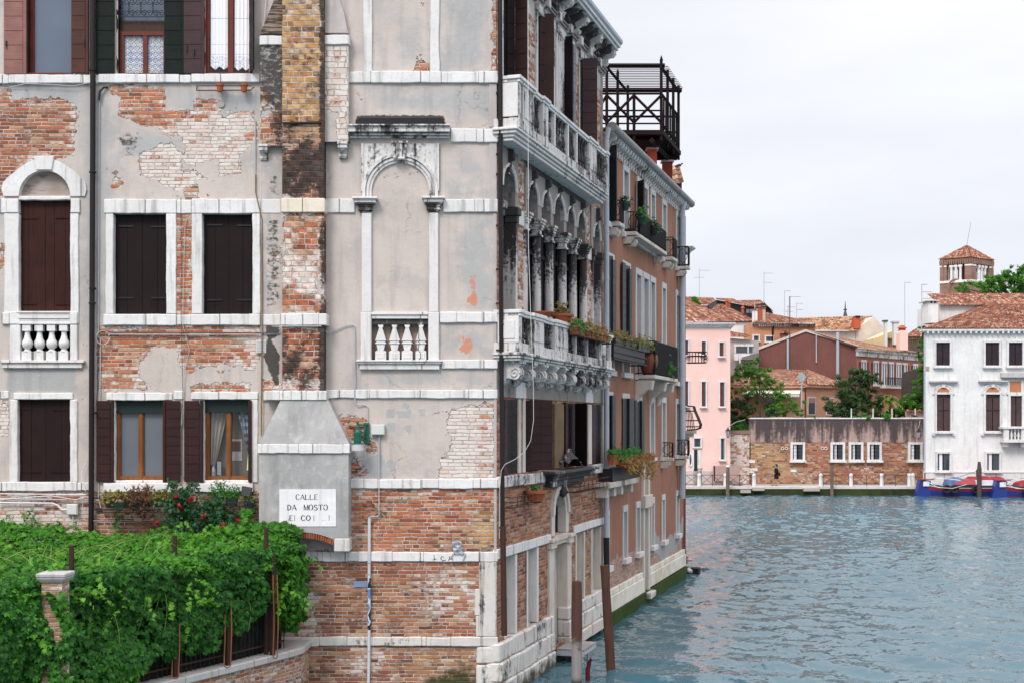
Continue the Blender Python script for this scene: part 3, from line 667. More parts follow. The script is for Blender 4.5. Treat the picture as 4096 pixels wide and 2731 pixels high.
m=MB(MAIN); m.tube([(mx(990),-.10,mz(1815)),(mx(990),-.09,mz(1880))],[.012,.035],6); m.build('tieback',paint_mat('pale green cloth',(.50,.70,.28),.9,.2),w)
m=MB(MAIN); m.box(mx(888),mx(952),-.399,-.39,mz(1843),mz(1756)); m.build('wall_calendar',paint_mat('calendar paper',(.45,.45,.44),.8,.2),w)
m=MB(MAIN); m.box(mx(893),mx(947),-.388,-.383,mz(1805),mz(1764)); m.build('calendar_picture',paint_mat('calendar picture',(.09,.05,.04),.8,.9),w)
m=MB(MAIN); m.lathe(mx(842),-.27,mz(1904),[(.06,0),(.06,.1),(.035,.2),(.045,.26),(.02,.28)],10); m.box(mx(858),mx(874),-.3,-.24,mz(1900),mz(1846)); m.build('kitchenware',paint_mat('steel pot',(.35,.35,.36),.3,.3,.7),w)
m=shutter_boards(MB(MAIN),740,800,1601,1926,.07,k=9); m.box(mx(803),mx(814),.0,.07,mz(1926),mz(1601)); m.build('shutter',BROWN,w)
m=MB(MAIN); m.box(mx(996),mx(1009),-.08,.09,mz(1926),mz(1600)); m.build('shutter',BROWN,w)
course(LH,[(696,738,1562,1597)],.03)
m=MB(MAIN); m.lathe(0,0,0,[(.075,0),(.075,.03)],16); m.v=[(mx(885)+a,.0+c,mz(418)+b_) for a,b_,c in m.v]; m.build('round_vent',paint_mat('vent grey',(.36,.34,.32),.7,.3),LH)
def pipe(parent,name,pts,r,mat,collars=(),fr=MAIN,cm=None):
 m=MB(fr); m.tube(pts,r,12); o=m.build(name,mat,parent,smooth=True)
 if collars:
  m=MB(fr)
  for c in collars: m.lathe(c[0],c[1],c[2]-.02,[(r,0),(r*1.35,.004),(r*1.35,.036),(r,.04)],12)
  m.build('pipe_collar',cm or mat,o)
 return o
xs=[(372,-200),(371,600),(369,1000),(367,1500),(364,2200),(363,2500)]
pipe(LH,'drainpipe',[(mx(a,.12),.12,mz(c,.12)) for a,c in xs],.056,PIPEBR,[(mx(371,.12),.12,mz(v,.12)) for v in (282,690,1155,1650)]+[(mx(369,.12),.12,mz(v,.12)) for v in (1213,)])
def cable(name,pts,r,mat,label,cat='cable',grp=None,n=.03):
 m=MB(MAIN); m.tube([(mx(p[0]),p[2] if len(p)>2 else n,mz(p[1])) for p in pts],r,6)
 return tag(m.build(name,mat,smooth=True),label,cat,grp)
cable('cable',[(0,356),(30,354),(110,340,.08),(215,344,.08),(300,349,.08),(355,338,.08)],.008,CABLE,'thin pale cable sagging under the top sill beside the dark drainpipe')
m=MB(MAIN); m.tube([(mx(432),.02,mz(352)),(mx(418),.06,mz(354)),(mx(404),.07,mz(370)),(mx(400),.07,mz(405))],.024,8); tag(m.build('pipe_elbow',IRON,smooth=True),'short black pipe elbow under the top sill right of the drainpipe','pipe')
cable('conduit',[(400,400),(399,420),(399,460),(398,700),(396,1330)],.011,CABLE,'thin pale conduit dropping from a black elbow right of the tall drainpipe','conduit')
cable('cable',[(396,1330,.05),(700,1331,.06),(1020,1333,.06),(1120,1336,.06)],.014,CABLED,'dark horizontal cable under the two closed shutter windows')
cable('cable',[(440,1338,.05),(730,1339,.05),(1010,1338,.06),(1118,1338,.06),(1125,1316,.10)],.009,ZINC,'grey steel conduit just below the dark horizontal cable','conduit')
m=MB(MAIN)
for k in range(3):
 m.tube([(mx(413+27*math.cos(t)+2*k),.06+.012*k,mz(1352+27*math.sin(t))) for t in np.linspace(0,6.0,24)],.007,5)
tag(m.build('cable_coil',CABLE),'coil of grey cable hung on the wall left of the brick panel','cable')
cable('cable',[(404,1350),(402,1580),(398,1700),(396,1990),(380,1985)],.010,CABLE,'grey cable running down beside the drainpipe past the open shutter')
cable('cable',[(394,1350),(392,1560),(388,1620)],.008,CABLED,'short black cable down from the coil beside the drainpipe')
cable('cable',[(725,790),(726,960),(728,1260,.07),(734,1560,.05),(730,1900,.06)],.006,CABLED,'thin black cable dropping down the brick strip between two closed windows')
cable('cable',[(750,870),(742,900),(736,1100),(734,1300,.07),(760,1400),(744,1460),(728,1700,.06)],.006,CABLE,'thin pale cable wandering down the brick between two closed windows')
cable('wall_pipe',[(1022,480),(1022,700),(1024,750)],.012,ZINC,'short grey pipe at the top right of the whitewashed brick','pipe')
cable('wall_pipe',[(1024,700,.035),(1024,770),(1036,820,.07),(1050,880,.05),(1052,1310,.09),(1049,1560,.07),(1047,1740,.05)],.013,OLIVE,'long brown brass coloured pipe bending down between house and chimney','pipe')
cable('cable',[(1070,-40),(1052,150,.08),(1046,300),(1044,800),(1048,1000)],.006,LACE,'thin white wire running down beside the black stained buttress')
cable('cable',[(0,1972,.08),(350,1976,.08)],.011,LACE,'white upper conduit under the left house sills','conduit')
cable('cable',[(0,1992,.06),(400,1998,.06),(410,2034,.1),(540,2038,.1),(1020,2040,.1)],.016,ZINC,'dark grey iron pipe running under the flower boxes','pipe')
cable('cable',[(0,1996,.07),(100,1988,.07),(210,1980,.08),(280,1992,.08),(310,1996,.08),(340,1986,.09)],.008,LACE,'loose white cable looping below the sill left of the drainpipe')
cable('conduit',[(0,2008,.07),(215,2010,.07),(235,2018,.07),(252,2036,.07),(272,2036,.06)],.016,LACE,'white conduit curving down into the grey meter box','conduit')
cable('cable',[(352,1835,.08),(334,1880,.09),(333,1920,.09),(350,1962,.12)],.007,LACE,'loop of white cable bulging left of the drainpipe foot')
cable('cable',[(338,1990,.1),(336,2060,.1),(352,2080,.14),(700,2078,.05),(1000,2080,.05)],.007,CABLE,'grey cable passing behind the drainpipe low on the red brick')
cable('conduit',[(296,2056,.06),(296,2160,.06)],.012,ZINC,'grey conduit below the meter box','conduit')
m=MB(MAIN); m.box(mx(273),mx(316),.02,.10,mz(2057),mz(2013)); m.box(mx(276),mx(313),.10,.112,mz(2054),mz(2016))
tag(m.build('meter_box',BOXGREY,bevel=.01),'grey square meter box on the pale brick by the drainpipe','meter box')
m=MB(MAIN); m.box(mx(1026),mx(1066),.03,.055,mz(1412),mz(1360))
for i in range(8): m.box(mx(1029),mx(1063),.055,.065,mz(1364+i*6+3),mz(1364+i*6))
tag(m.build('wall_vent',BOXGREY),'white louvred vent on the black stained plaster','vent')
cable('pot_rail',[(790,345),(793,370,.14),(800,371,.16),(1010,370,.16),(1018,352,.05)],.011,RUST,'rusty iron rail for flowerpots under the lace curtain window','pot rail')
cable('pot_rail',[(800,353,.16),(1015,353,.16)],.008,RUST,'thin upper bar of the rusty pot rail under the lace curtain window','pot rail')
def flowerpot(u,v,n,sc,label,h=.16,r=.075,mat=TERRA):
 t=thing('flowerpot',label,'flowerpot',MAIN.world((mx(u,n),n,mz(v,n)))[0],'small terracotta pots')
 m=MB(MAIN); m.lathe(mx(u,n),n,mz(v,n),[(r*.7,0),(r*.95,h*.75),(r*1.12,h*.76),(r*1.12,h),(r*.9,h),(r*.85,h*.8)],14); m.build('pot',mat,t,smooth=True)
 return t
flowerpot(880,369,.14,1,'left terracotta pot on the rusty rail under the lace curtains'); flowerpot(976,369,.14,1,'right terracotta pot on the rusty rail under the lace curtains')
#------------------------------------------------------------------palazzo,the face towards us
PAL_BRICK=[
 [(1390,1952),(2010,1952),(2010,3100),(1000,3100),(1000,2205),(1390,2205)],
 [(1735,1655),(1770,1636),(1850,1622),(1905,1616),(1925,1605),(1975,1622),(1979,1912),(1752,1912),(1758,1860),(1756,1836),(1790,1812),(1806,1780),(1795,1742),(1778,1745),(1790,1690),(1800,1640)],
 [(1345,1668),(1372,1660),(1425,1668),(1462,1690),(1470,1740),(1478,1765),(1500,1770),(1506,1795),(1498,1812),(1478,1812),(1470,1790),(1440,1760),(1400,1772),(1370,1745)],
 [(1396,1840),(1430,1842),(1445,1868),(1440,1890),(1462,1878),(1470,1890),(1455,1902),(1440,1908),(1396,1910)],
 [(1385,430),(1392,440),(1392,570),(1385,570)],[(1962,-900),(1990,-900),(1990,285),(1968,285),(1972,150)],
 [(1665,232),(1718,240),(1718,285),(1660,280)]]
def paint_pal(s,z):
 U,V=px_paint(s,z)
 b=np.maximum.reduce([sd_poly(U,V,p) for p in PAL_BRICK])
 P=np.clip(-b/S,-.6,.6)
 ghost=soft(U,V,rect(1490,-900,1722,290),10)
 P=np.where(ghost>.5,np.minimum(P,.30),P)
 W=.14+.70*soft(U,V,[(1735,1610),(1895,1600),(1900,1912),(1745,1912)],30)+.42*soft(U,V,rect(1890,1600,1990,1912),20)+.4*soft(U,V,rect(1150,2330,1290,2530),50)+.33*soft(U,V,rect(1350,2600,1560,2680),60)+.35*soft(U,V,rect(1690,2290,1910,2440),60)+.1*soft(U,V,rect(1400,1960,1990,2010),20)
 T=.08+.30*soft(U,V,rect(900,2243,2010,2800),20)+.12*soft(U,V,rect(900,2560,1640,3100),25)+.85*soft(U,V,rect(1895,2030,1990,2205),28)+.4*soft(U,V,rect(1620,2120,1990,2205),30)+.35*soft(U,V,[(1640,2590),(1905,2590),(1905,2740),(1640,2740)],30)+.22*soft(U,V,rect(1320,2290,1700,2540),80)+.1*soft(U,V,rect(1690,2440,1910,2540),30)
 G=.12+.55*soft(U,V,[(1430,340),(1985,340),(1985,500),(1760,480),(1500,450)],60)+.55*soft(U,V,rect(1765,-900,1965,290),60)+.4*soft(U,V,rect(1500,0,1720,290),90)+.45*soft(U,V,rect(1780,575,1985,800),80)+.6*soft(U,V,[(1840,860),(1985,860),(1985,1250),(1880,1250),(1830,1100)],60)+.45*soft(U,V,rect(1770,1300,1985,1435),60)+.4*soft(U,V,rect(1430,1475,1985,1555),40)+.15*soft(U,V,rect(1400,1600,1760,1910),60)
 for q in ([(1546,1643),(1576,1638),(1577,1668),(1548,1668)],[(1588,1645),(1618,1650),(1642,1640),(1644,1662),(1600,1668)],[(1608,1612),(1626,1614),(1632,1632),(1612,1628)],[(1680,1636),(1700,1634),(1700,1656),(1682,1654)],[(1549,1694),(1576,1696),(1574,1722),(1550,1720)],[(1624,1700),(1642,1700),(1640,1728),(1626,1726)],[(1440,1880),(1480,1830),(1520,1815),(1545,1860),(1560,1840),(1574,1850),(1572,1880),(1540,1912),(1445,1912)],[(1404,1800),(1456,1800),(1454,1826),(1406,1824)],[(1735,8),(1752,8),(1752,40),(1738,36)]):
  G=G+1.1*(sd_poly(U,V,q)>-2)
 K=.04+.8*soft(U,V,[(1425,466),(1500,462),(1778,464),(1782,512),(1420,512)],12)+.30*soft(U,V,[(1490,660),(1720,660),(1700,760),(1515,760)],30)+.24*soft(U,V,rect(1490,1228,1716,1255),14)+.18*soft(U,V,rect(1430,1478,1770,1510),25)+.22*soft(U,V,rect(1390,575,1450,640),30)+.40*soft(U,V,[(1345,1660),(1460,1680),(1510,1790),(1500,1815),(1460,1790),(1360,1690)],16)+.35*soft(U,V,rect(1396,1830,1470,1912),14)+.36*soft(U,V,rect(1396,1955,1600,2160),60)+.20*soft(U,V,[(1560,2660),(1720,2640),(1900,2690),(1900,3000),(1560,3000)],40)+.22*soft(U,V,rect(1770,270,1970,290),10)+.34*soft(U,V,rect(1666,250,1700,280),14)+.12*soft(U,V,rect(1100,2680,1400,3000),60)
 M=.62*soft(U,V,[(1690,2700),(1800,2650),(1910,2620),(1910,3100),(1650,3100)],45)+.5*soft(U,V,rect(1100,2740,1990,3100),40)
 O=.64*soft(U,V,[(1862,1215),(1868,1190),(1905,1180),(1918,1215),(1900,1232)],8)+.55*soft(U,V,[(1870,1100),(1912,1090),(1905,1190),(1875,1190)],12)+.65*soft(U,V,[(1830,1395),(1860,1360),(1885,1350),(1897,1390),(1870,1422),(1840,1412)],8)+.5*soft(U,V,[(1815,1345),(1880,1315),(1885,1345),(1830,1380)],8)+.42*soft(U,V,rect(1815,1505,1855,1540),14)+.5*soft(U,V,rect(1860,938,1872,960),5)
 return dict(P=P,W=W,K=K,T=T,G=G,M=M,O=O)
PAL=thing('palazzo','tall corner palace with grey plaster, white stone bands and a sooty arcaded canal front','palace',(mx(1700),Y0,0))
hp=[(mx(1486),mx(1718),mz(1440),mz(1300))]
bumps=lambda s,z: .006*np.sin(s*3.1+1.7*np.sin(z*1.3))*np.sin(z*2.3+s)
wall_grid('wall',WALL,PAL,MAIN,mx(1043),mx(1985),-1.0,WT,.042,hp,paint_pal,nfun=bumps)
cor=np.array([XC,Y0]); dd_=CAN.ds[:2]; nn_=CAN.dn[:2]
TE=cs(2412); far=cor+dd_*(TE-.02)
def P2(s,n): q=CAN.world((s,n,0))[0]; return (q[0],q[1])
b=MB(WORLD); A=P2(.6,-.55); B=P2(TE-.02,-.55); b.ext([(mx(1046),Y0+.45),(A[0]-.0,Y0+.45),A,B,(B[0]-7,B[1]+1),(mx(1046),B[1]+1)],-1,WT-.1,'z'); b.build('inner_block',DARK,PAL)
b=MB(WORLD); A=P2(0,.0); B=P2(TE,.0); b.ext([(mx(1043)+.02,Y0-.02),(A[0],Y0-.02),B,(B[0]-7.2,B[1]+1.1),(mx(1043)+.02,B[1]+1.1)],WT,WT+.1,'z'); b.build('roof_slab',TILES,PAL)
b=MB(WORLD); B0=P2(TE,-.01); B1=(B0[0]-7.2,B0[1]+1.1); b.ext([B0,(B0[0]-.02,B0[1]-.3),(B1[0],B1[1]-.3),B1],-1,WT,'z'); b.build('side_wall',CEMENT,PAL)
def corner_band(v0,v1,u0,n1=.05,mat=WHITE,breaks=(),name='string_course',right=1986,n0=-.05):
 m=MB(MAIN); e=[u0]+list(breaks)+[right+n1*S*.6]
 for i,(a,c) in enumerate(zip(e[:-1],e[1:])): m.rbox(mx(a)+.002,mx(c)-.002,n0,n1+.004*((i*7) % 3),mz(v1+random.uniform(-1.5,1.5)),mz(v0+random.uniform(-1.5,1.5)))
 return m.build(name,mat,PAL,.014)
corner_band(289,335,1391,.055,WHITE,(1484,1720,1766,1915)); corner_band(517,571,1803,.05,WHITE,(1906,))
corner_band(798,852,1772,.05,WHITE,(1900,)); corner_band(1250,1291,1759,.05,WHITE,(1828,)); corner_band(1438,1474,1766,.05,WHITE,(1922,))
corner_band(1557,1592,1300,.045,WHITE,(1420,1480,1875)); corner_band(1914,1951,1398,.05,WHITE2,(1456,1512,1690,1755,1893))
corner_band(2205,2243,1200,.045,WHITE2,(1290,1392,1432,1570,1695,1917)); corner_band(2545,2581,1100,.05,BASE,(1205,1278,1388,1490,1566,1688,1706,1804,1924))
m=MB(MAIN); m.box(mx(1296),mx(1420),-.05,.045,mz(853),mz(797)); m.build('string_course',WHITE,PAL,.014)
m=MB(MAIN)
m.box(mx(1916),mx(1988),-.05,.035,mz(2545),mz(2244)); m.box(mx(1898),mx(1930),-.05,.028,mz(2460),mz(2352)); m.box(mx(1903),mx(1917),-.05,.032,mz(2545),mz(2461)); m.build('quoin',BASE,PAL,.02,jitter=.006)
m=MB(MAIN); m.box(mx(1905),mx(1990),-.05,.06,mz(2650),mz(2584)); m.build('quoin',BASE,PAL,.025,jitter=.006)
m=MB(MAIN); m.box(mx(1905),mx(1990),-.05,.065,mz(2740),mz(2658)); m.build('quoin',BASE,PAL,.025,jitter=.006)
m=MB(MAIN); m.box(mx(1903),mx(1992),-.05,.07,-1,mz(2748)); m.build('quoin',BASE,PAL,.025,jitter=.006)
m=MB(MAIN); m.box(mx(1957),mx(1986.5),-.03,.02,mz(508),mz(337)); m.box(mx(1957),mx(1986.5),-.03,.02,mz(796),mz(573)); m.box(mx(1972),mx(1986.5),-.03,.02,mz(1249),mz(854)); m.box(mx(1973),mx(1986.5),-.03,.02,mz(1437),mz(1292)); m.box(mx(1975),mx(1986.5),-.03,.02,mz(1556),mz(1476)); m.box(mx(1976),mx(1986.5),-.03,.02,mz(1913),mz(1594)); m.box(mx(1976),mx(1986.5),-.03,.022,mz(2204),mz(1952)); m.build('corner_trim',plaster_mat('corner mortar',(.52,.47,.45),(.3,.26,.24),.3),PAL)
for a,c in ((1454,1490),(1721,1758)): m=MB(MAIN); m.rbox(mx(a),mx(c),-.03,.045,mz(290),WT-.1); m.build('window_jamb',WHITE,PAL,.01)
w_=MB(MAIN)
ARCHL=stone_mat('black streaked stone',(.72,.70,.69),.24,.9,0)
w=MB(MAIN).box(mx(1448),mx(1487),-.02,.075,mz(1250),mz(853)).box(mx(1717),mx(1754),-.02,.075,mz(1250),mz(853)).build('blind_arch',WHITE2,PAL,.012)
uc,vs=1602,768; X,Z=mx(uc),mz(vs); r0=115/S
rings=[(r0,r0+.055,.045),(r0+.057,r0+.10,.075),(r0+.102,r0+.125,.055),(r0+.127,r0+.185,.10)]
for (ra,rb,n1) in rings:
 m=MB(MAIN); K_=28
 for i in range(K_):
  t0=math.pi*i/K_; t1=math.pi*(i+1)/K_
  m.ext([(X+ra*math.cos(t0),Z+ra*math.sin(t0)),(X+rb*math.cos(t0),Z+rb*math.sin(t0)),(X+rb*math.cos(t1),Z+rb*math.sin(t1)),(X+ra*math.cos(t1),Z+ra*math.sin(t1))],-.02,n1,'n')
 for sg in (-1,1): m.box(X+sg*ra,X+sg*rb,-.02,n1,mz(800),Z)
 m.build('archivolt',ARCHL,w)
m=MB(MAIN); zt=mz(577); pts=[(X+(r0+.187)*math.cos(t),Z+(r0+.187)*math.sin(t)) for t in np.linspace(math.pi,0,24)]
xl,xr=mx(1446),mx(1757)
h_=len(pts)//2
m.ext([(xl,zt),(X-.0005,zt)]+[(min(max(a,xl+.001),X-.0005),min(c,zt-.002)) for a,c in pts[:h_]][::-1]+[(xl,Z)],-.02,.05,'n'); m.ext([(xr,zt),(X+.0005,zt)]+[(max(min(a,xr-.001),X+.0005),min(c,zt-.002)) for a,c in pts[h_:]]+[(xr,Z)],-.02,.052,'n')
m.box(xl,xl+.05,-.02,.07,Z,zt+.001); m.box(xr-.05,xr,-.02,.07,Z,zt+.001); m.build('spandrel',ARCHL,w)
m=MB(MAIN)
for i in range(4):
 a=1569+15.3*i; q=1575+12*i
 m.ext([(mx(q+.8),mz(645)),(mx(q+11.2),mz(645)),(mx(a+14.3),mz(580)),(mx(a+1),mz(580))],-.02,.15+(.02 if i in (1,2) else 0),'n')
m.box(mx(1565),mx(1634),-.02,.185,mz(581),mz(572)); m.ball((mx(1601),.15,mz(640)),.07,10,6,(1.9,.5,.4)); m.build('keystone',ARCHL,w,.008)
def cap(parent,u0,u1,v0,uo,mat,mat2):
 m=MB(MAIN); m.box(mx(u0),mx(u1),-.02,.22,mz(v0+8),mz(v0)); m.box(mx(u0+8),mx(u1-8),-.02,.17,mz(v0+22),mz(v0+8.5)); o=m.build('capital',mat,parent,.006)
 m=MB(MAIN); c=(u0+u1)/2; hw=(uo[1]-uo[0])/2
 for i,(w2,n,va,vb) in enumerate(((34,.16,23,29),(28,.13,29.5,37),(24,.11,37.5,46),(28,.12,46.5,51),(21,.09,51.5,58))): m.box(mx(c-w2),mx(c+w2),-.02,n,mz(v0+vb),mz(v0+va))
 m.build('neck',mat2,o,.004)
cap(w,1413,1513,794,(1448,1487),WHITE,SOOT2); cap(w,1689,1781,792,(1717,1754),WHITE,SOOT2)
m=MB(MAIN); z=mz(557)
prof=[(0,0),(.10,0),(.11,.035),(.16,.045),(.16,.085),(.19,.10),(.24,.17),(.25,.175),(.25,.205),(.28,.215),(.28,.25),(0,.25)]
for k_,(a,c) in enumerate(((1404,1795),)):
 for (p0,p1) in zip(prof[1:-1:2],prof[2:-1:2]):
  n=max(p0[0],p1[0]); e=n*S*.33
  m.box(mx(1403-e*.35),mx(1796+e*.35),-.02,n,z+p0[1],z+p1[1]-.002)
m.build('cornice',SOOTL,w,.006)
m=MB(MAIN); m.ext([(mx(1424),mz(509)),(mx(1777),mz(509)),(mx(1777),mz(482)),(mx(1768),mz(474)),(mx(1440),mz(475)),(mx(1424),mz(486))],-.02,.06,'n'); m.build('lead_cap',paint_mat('black lead sheet',(.022,.020,.024),.75,.5,0,.2,0),w,.01)
m=MB(MAIN); m.box(mx(1490),mx(1716),-.02,-.006,mz(1252),mz(1249)); m.build('ledge',SOOT,w)
m=MB(MAIN); m.box(mx(1486),mx(1714),-.02,.09,mz(1261),mz(1250)); m.box(mx(1488),mx(1712),-.02,.06,mz(1276),mz(1261.5)); m.build('rail',WHITE,w,.006)
m=MB(MAIN); m.box(mx(1488),mx(1713),-.10,.012,mz(1300),mz(1277)); m.box(mx(1488),mx(1713),-.10,.022,mz(1297),mz(1290)); m.build('under_rail',SOOT2,w)
for a,c in ((1444,1487),(1714,1757)): m=MB(MAIN); m.box(mx(a),mx(c),-.03,.08,mz(1440),mz(1250)); m.build('pedestal',WHITE2,w,.01)
m=MB(MAIN); m.box(mx(1486),mx(1718),-.155,-.14,mz(1441),mz(1299)); m.build('backing',plaster_mat('niche plaster',(.36,.27,.22),(.12,.1,.09),.6),w)
for uc_ in (1523,1578,1629,1684):
 m=MB(MAIN); z0=mz(1440); x=mx(uc_)
 m.box(x-.112,x+.112,-.13,.04,z0,z0+.185); m.box(x-.08,x+.08,-.13,.052,z0+.035,z0+.15); m.box(x-.09,x+.09,-.11,.025,z0+.186,z0+.20)
 def fr_(a,b_,c,d):
  m.hexa([(x-a,-.11,z0+c),(x+a,-.11,z0+c),(x+a,.02,z0+c),(x-a,.02,z0+c)],[(x-b_,-.11,z0+d),(x+b_,-.11,z0+d),(x+b_,.02,z0+d),(x-b_,.02,z0+d)])
 fr_(.06,.085,.20,.30); m.box(x-.112,x+.112,-.12,.035,z0+.335,z0+.365); fr_(.085,.085,.30,.334); fr_(.09,.09,.366,.40); m.box(x-.112,x+.112,-.12,.035,z0+.402,z0+.43)
 fr_(.105,.035,.431,.66); fr_(.035,.06,.661,.728); m.build('baluster',WHITE2,w,.005)
m=MB(MAIN); m.box(mx(1428),mx(1771),-.03,.15,mz(1447),mz(1440)); m.box(mx(1432),mx(1766),-.03,.12,mz(1455),mz(1447.5)); m.box(mx(1440),mx(1758),-.03,.08,mz(1477),mz(1455.5)); m.build('sill',WHITE,w,.006)
#------------------------------------------------------------------chimney breast running up the wall
CH=thing('chimney_breast','tall brick chimney breast with yellow and soot black bricks standing out from the palace wall','chimney',(mx(1212),Y0-.2,0))
def paint_shaft(s,z):
 U,V=px_paint(s,z)
 b=np.maximum(sd_poly(U,V,rect(1000,-900,1400,800)),np.maximum(sd_poly(U,V,[(1145,880),(1175,862),(1240,868),(1400,860),(1400,1080),(1290,1092),(1270,1130),(1290,1170),(1260,1180),(1400,1190),(1400,1252),(1000,1252),(1000,1150),(1140,1130),(1150,1000)]),sd_poly(U,V,rect(1000,1305,1400,1560))))
 P=np.clip(-b/S,-.6,.6)
 W=.14+.12*np.sin(U*.06)*np.sin(V*.021)+.55*soft(U,V,[(1140,1010),(1290,1040),(1290,1200),(1150,1150)],40)+.3*soft(U,V,rect(1100,1500,1400,1560),20)
 T=.80*soft(U,V,rect(1000,-900,1400,560),40)-.10+.35*soft(U,V,rect(1000,560,1400,800),30)+.15+.06
 T=np.where(V>1300,.25,T)
 K=.20+.14*np.sin(U*.045+V*.01)*np.sin(V*.03+U*.02)+.14*soft(U,V,rect(1210,130,1400,300),40)+.16*soft(U,V,rect(1180,380,1400,480),30)+.16*soft(U,V,rect(1000,485,1400,800),25)+.26*soft(U,V,rect(1000,610,1400,800),40)+.34*soft(U,V,rect(1288,-900,1310,1560),7)+.24*soft(U,V,rect(1000,1305,1400,1560),60)
 z_=np.zeros_like(s)
 return dict(P=P,W=W,K=K,T=np.clip(T,0,1),G=z_+.1,M=z_,O=z_)
def side_box(name,frame_s0,s1,n1,z0,z1,paint,mat,parent,step=.045,nf=None):
 o=wall_grid(name,mat,parent,MAIN,frame_s0,s1,z0,z1,step,[],paint,n0=n1,nfun=nf)
 for sx in (frame_s0,s1):
  fr=Frame((sx,Y0,0),(0,-1,0),(-1 if sx==frame_s0 else 1,0,0))
  wall_grid(name,mat,parent,fr,-.02,n1,z0,z1,step,[],(lambda q: (lambda a,z: paint(np.full_like(a,q),z)))(sx),n0=0)
 return o
rough=lambda s,z: .012*np.sin(s*19+z*7)*np.sin(z*23+s*5)+.01*np.sin(z*5+s*2)
side_box('shaft',mx(1129,.3),mx(1296,.3),.30,mz(1562,.3),WT-.1,paint_shaft,SHAFT,CH,.035,rough)
def cbox(name,u0,u1,v0,v1,n,mat,bev=.012,breaks=(),n0=-.02):
 m=MB(MAIN); e=[u0]+list(breaks)+[u1]
 for i,(a,c) in enumerate(zip(e[:-1],e[1:])): m.rbox(mx(a,n)+.002,mx(c,n)-.002,n0,n+.003*(i % 2),mz(v1,n),mz(v0,n))
 return m.build(name,mat,CH,bev)
m=MB(MAIN); m.tube([(mx(1130,.34),.335,mz(493,.34)),(mx(1283,.34),.335,mz(490,.34))],.028,5); m.build('iron_strap',RUST,CH)
CREAM=stone_mat('cream stone',(.80,.72,.60),0,.3,.8,tint=(.66,.52,.38))
cbox('band',1124,1300,794,849,.35,CREAM); cbox('band',1122,1307,1255,1301,.35,WHITE2,breaks=(1141,1274)); cbox('band',1046,1124,798,853,.06,WHITE); cbox('band',1046,1122,1258,1302,.06,WHITE)
cbox('band',1056,1306,1562,1599,.33,WHITE2,breaks=(1118,1132,1165,1225,1272))
def paint_sh(s,z):
 U,V=px_paint(s,z)
 lft=sd_poly(U,V,[(1040,380),(1085,385),(1128,470),(1128,600),(1030,600)]); rgt=sd_poly(U,V,[(1298,180),(1395,180),(1395,575),(1350,575),(1352,470),(1298,440)])
 pl=np.maximum.reduce([sd_poly(U,V,[(1062,255),(1128,250),(1128,440),(1105,430),(1075,330)]),sd_poly(U,V,rect(1060,450,1128,470)),sd_poly(U,V,[(1298,-900),(1362,-900),(1385,140),(1298,140)])])
 b=np.maximum(lft,rgt); b=np.minimum(b,-pl)
 left=(U<1200)
 W=np.where(left,.22,.60); K=np.where(left,.50-.2*soft(U,V,rect(1040,440,1100,580),30)+.05*soft(U,V,rect(1080,250,1130,560),20),.06+.22*soft(U,V,rect(1298,420,1312,560),8))
 T=np.where(left,.25,.12); z_=np.zeros_like(s)
 return dict(P=np.clip(-b/S,-.6,.6),W=W,K=K,T=T,G=z_+np.where(left,.5,.3),M=z_,O=z_)
side_box('shoulder',mx(1041,.17),mx(1131,.17),.17,mz(586,.17),mz(181,.17),paint_sh,SHAFT,CH,.04)
side_box('shoulder',mx(1295,.17),mx(1394,.17),.17,mz(568,.17),mz(178,.17),paint_sh,SHAFT,CH,.04)
cbox('band',1037,1129,144,181,.21,WHITE); cbox('band',1297,1398,141,178,.21,WHITE)
m=MB(MAIN)
m.ext([(mx(1041,.15),mz(144)),(mx(1131,.15),mz(144)),(mx(1131,.15),WT),(mx(1125,.15),WT),(mx(1100,.15),mz(0))],-.02,.15,'n')
STEPS=wall_mat('stepped brick',beige=(.3,.28,.27))
m.build('upper_shoulder',plaster_mat('blackened brick',(.26,.19,.14),(.025,.022,.022),.9,(.45,.36,.28),.7,(2,2,22),.03,.42,.56),CH)
m=MB(MAIN); m.ext([(mx(1295,.15),mz(141)),(mx(1392,.15),mz(141)),(mx(1375,.15),mz(60)),(mx(1345,.15),mz(-30)),(mx(1300,.15),WT)],-.02,.15,'n'); m.build('upper_shoulder',plaster_mat('shoulder plaster',(.52,.46,.44),(.2,.17,.16),.4),CH)
def corbel(u0,u1,v0,v1):
 m=MB(MAIN); m.box(mx(u0),mx(u1),-.02,.22,mz(v0+10),mz(v0)); m.box(mx(u0+2),mx(u1-2),-.02,.2,mz(v0+25),mz(v0+10.5))
 z1,z0=mz(v0+25),mz(v1); hh=z1-z0
 m.ext([(-.02,z0),(.07,z0),(.10,z0+.3*hh),(.075,z0+.5*hh),(.10,z0+.7*hh),(.17,z0+.85*hh),(.18,z1-.002),(-.02,z1-.002)],mx(u0+4),mx(u1-4),'s'); m.build('corbel',SOOTL,CH,.008)
corbel(1040,1079,586,646); corbel(1354,1395,576,637)
def paint_strip(s,z):
 U,V=px_paint(s,z); z_=np.zeros_like(s)
 b=np.maximum.reduce([sd_poly(U,V,p) for p in ([(1095,1000),(1128,990),(1128,1060),(1100,1050)],[(1056,1520),(1128,1530),(1128,1562),(1056,1562)])])
 K=.43*soft(U,V,rect(1058,870,1128,1235),16)+.62*soft(U,V,[(1058,1300),(1128,1300),(1118,1345),(1092,1360),(1124,1420),(1120,1540),(1100,1545),(1050,1430),(1066,1360)],10)+.43*soft(U,V,rect(1070,690,1128,795),20)
 return dict(P=np.clip(-b/S,-.6,.6),W=z_+.3,K=K,T=z_+.2,G=z_+.45,M=z_,O=z_)
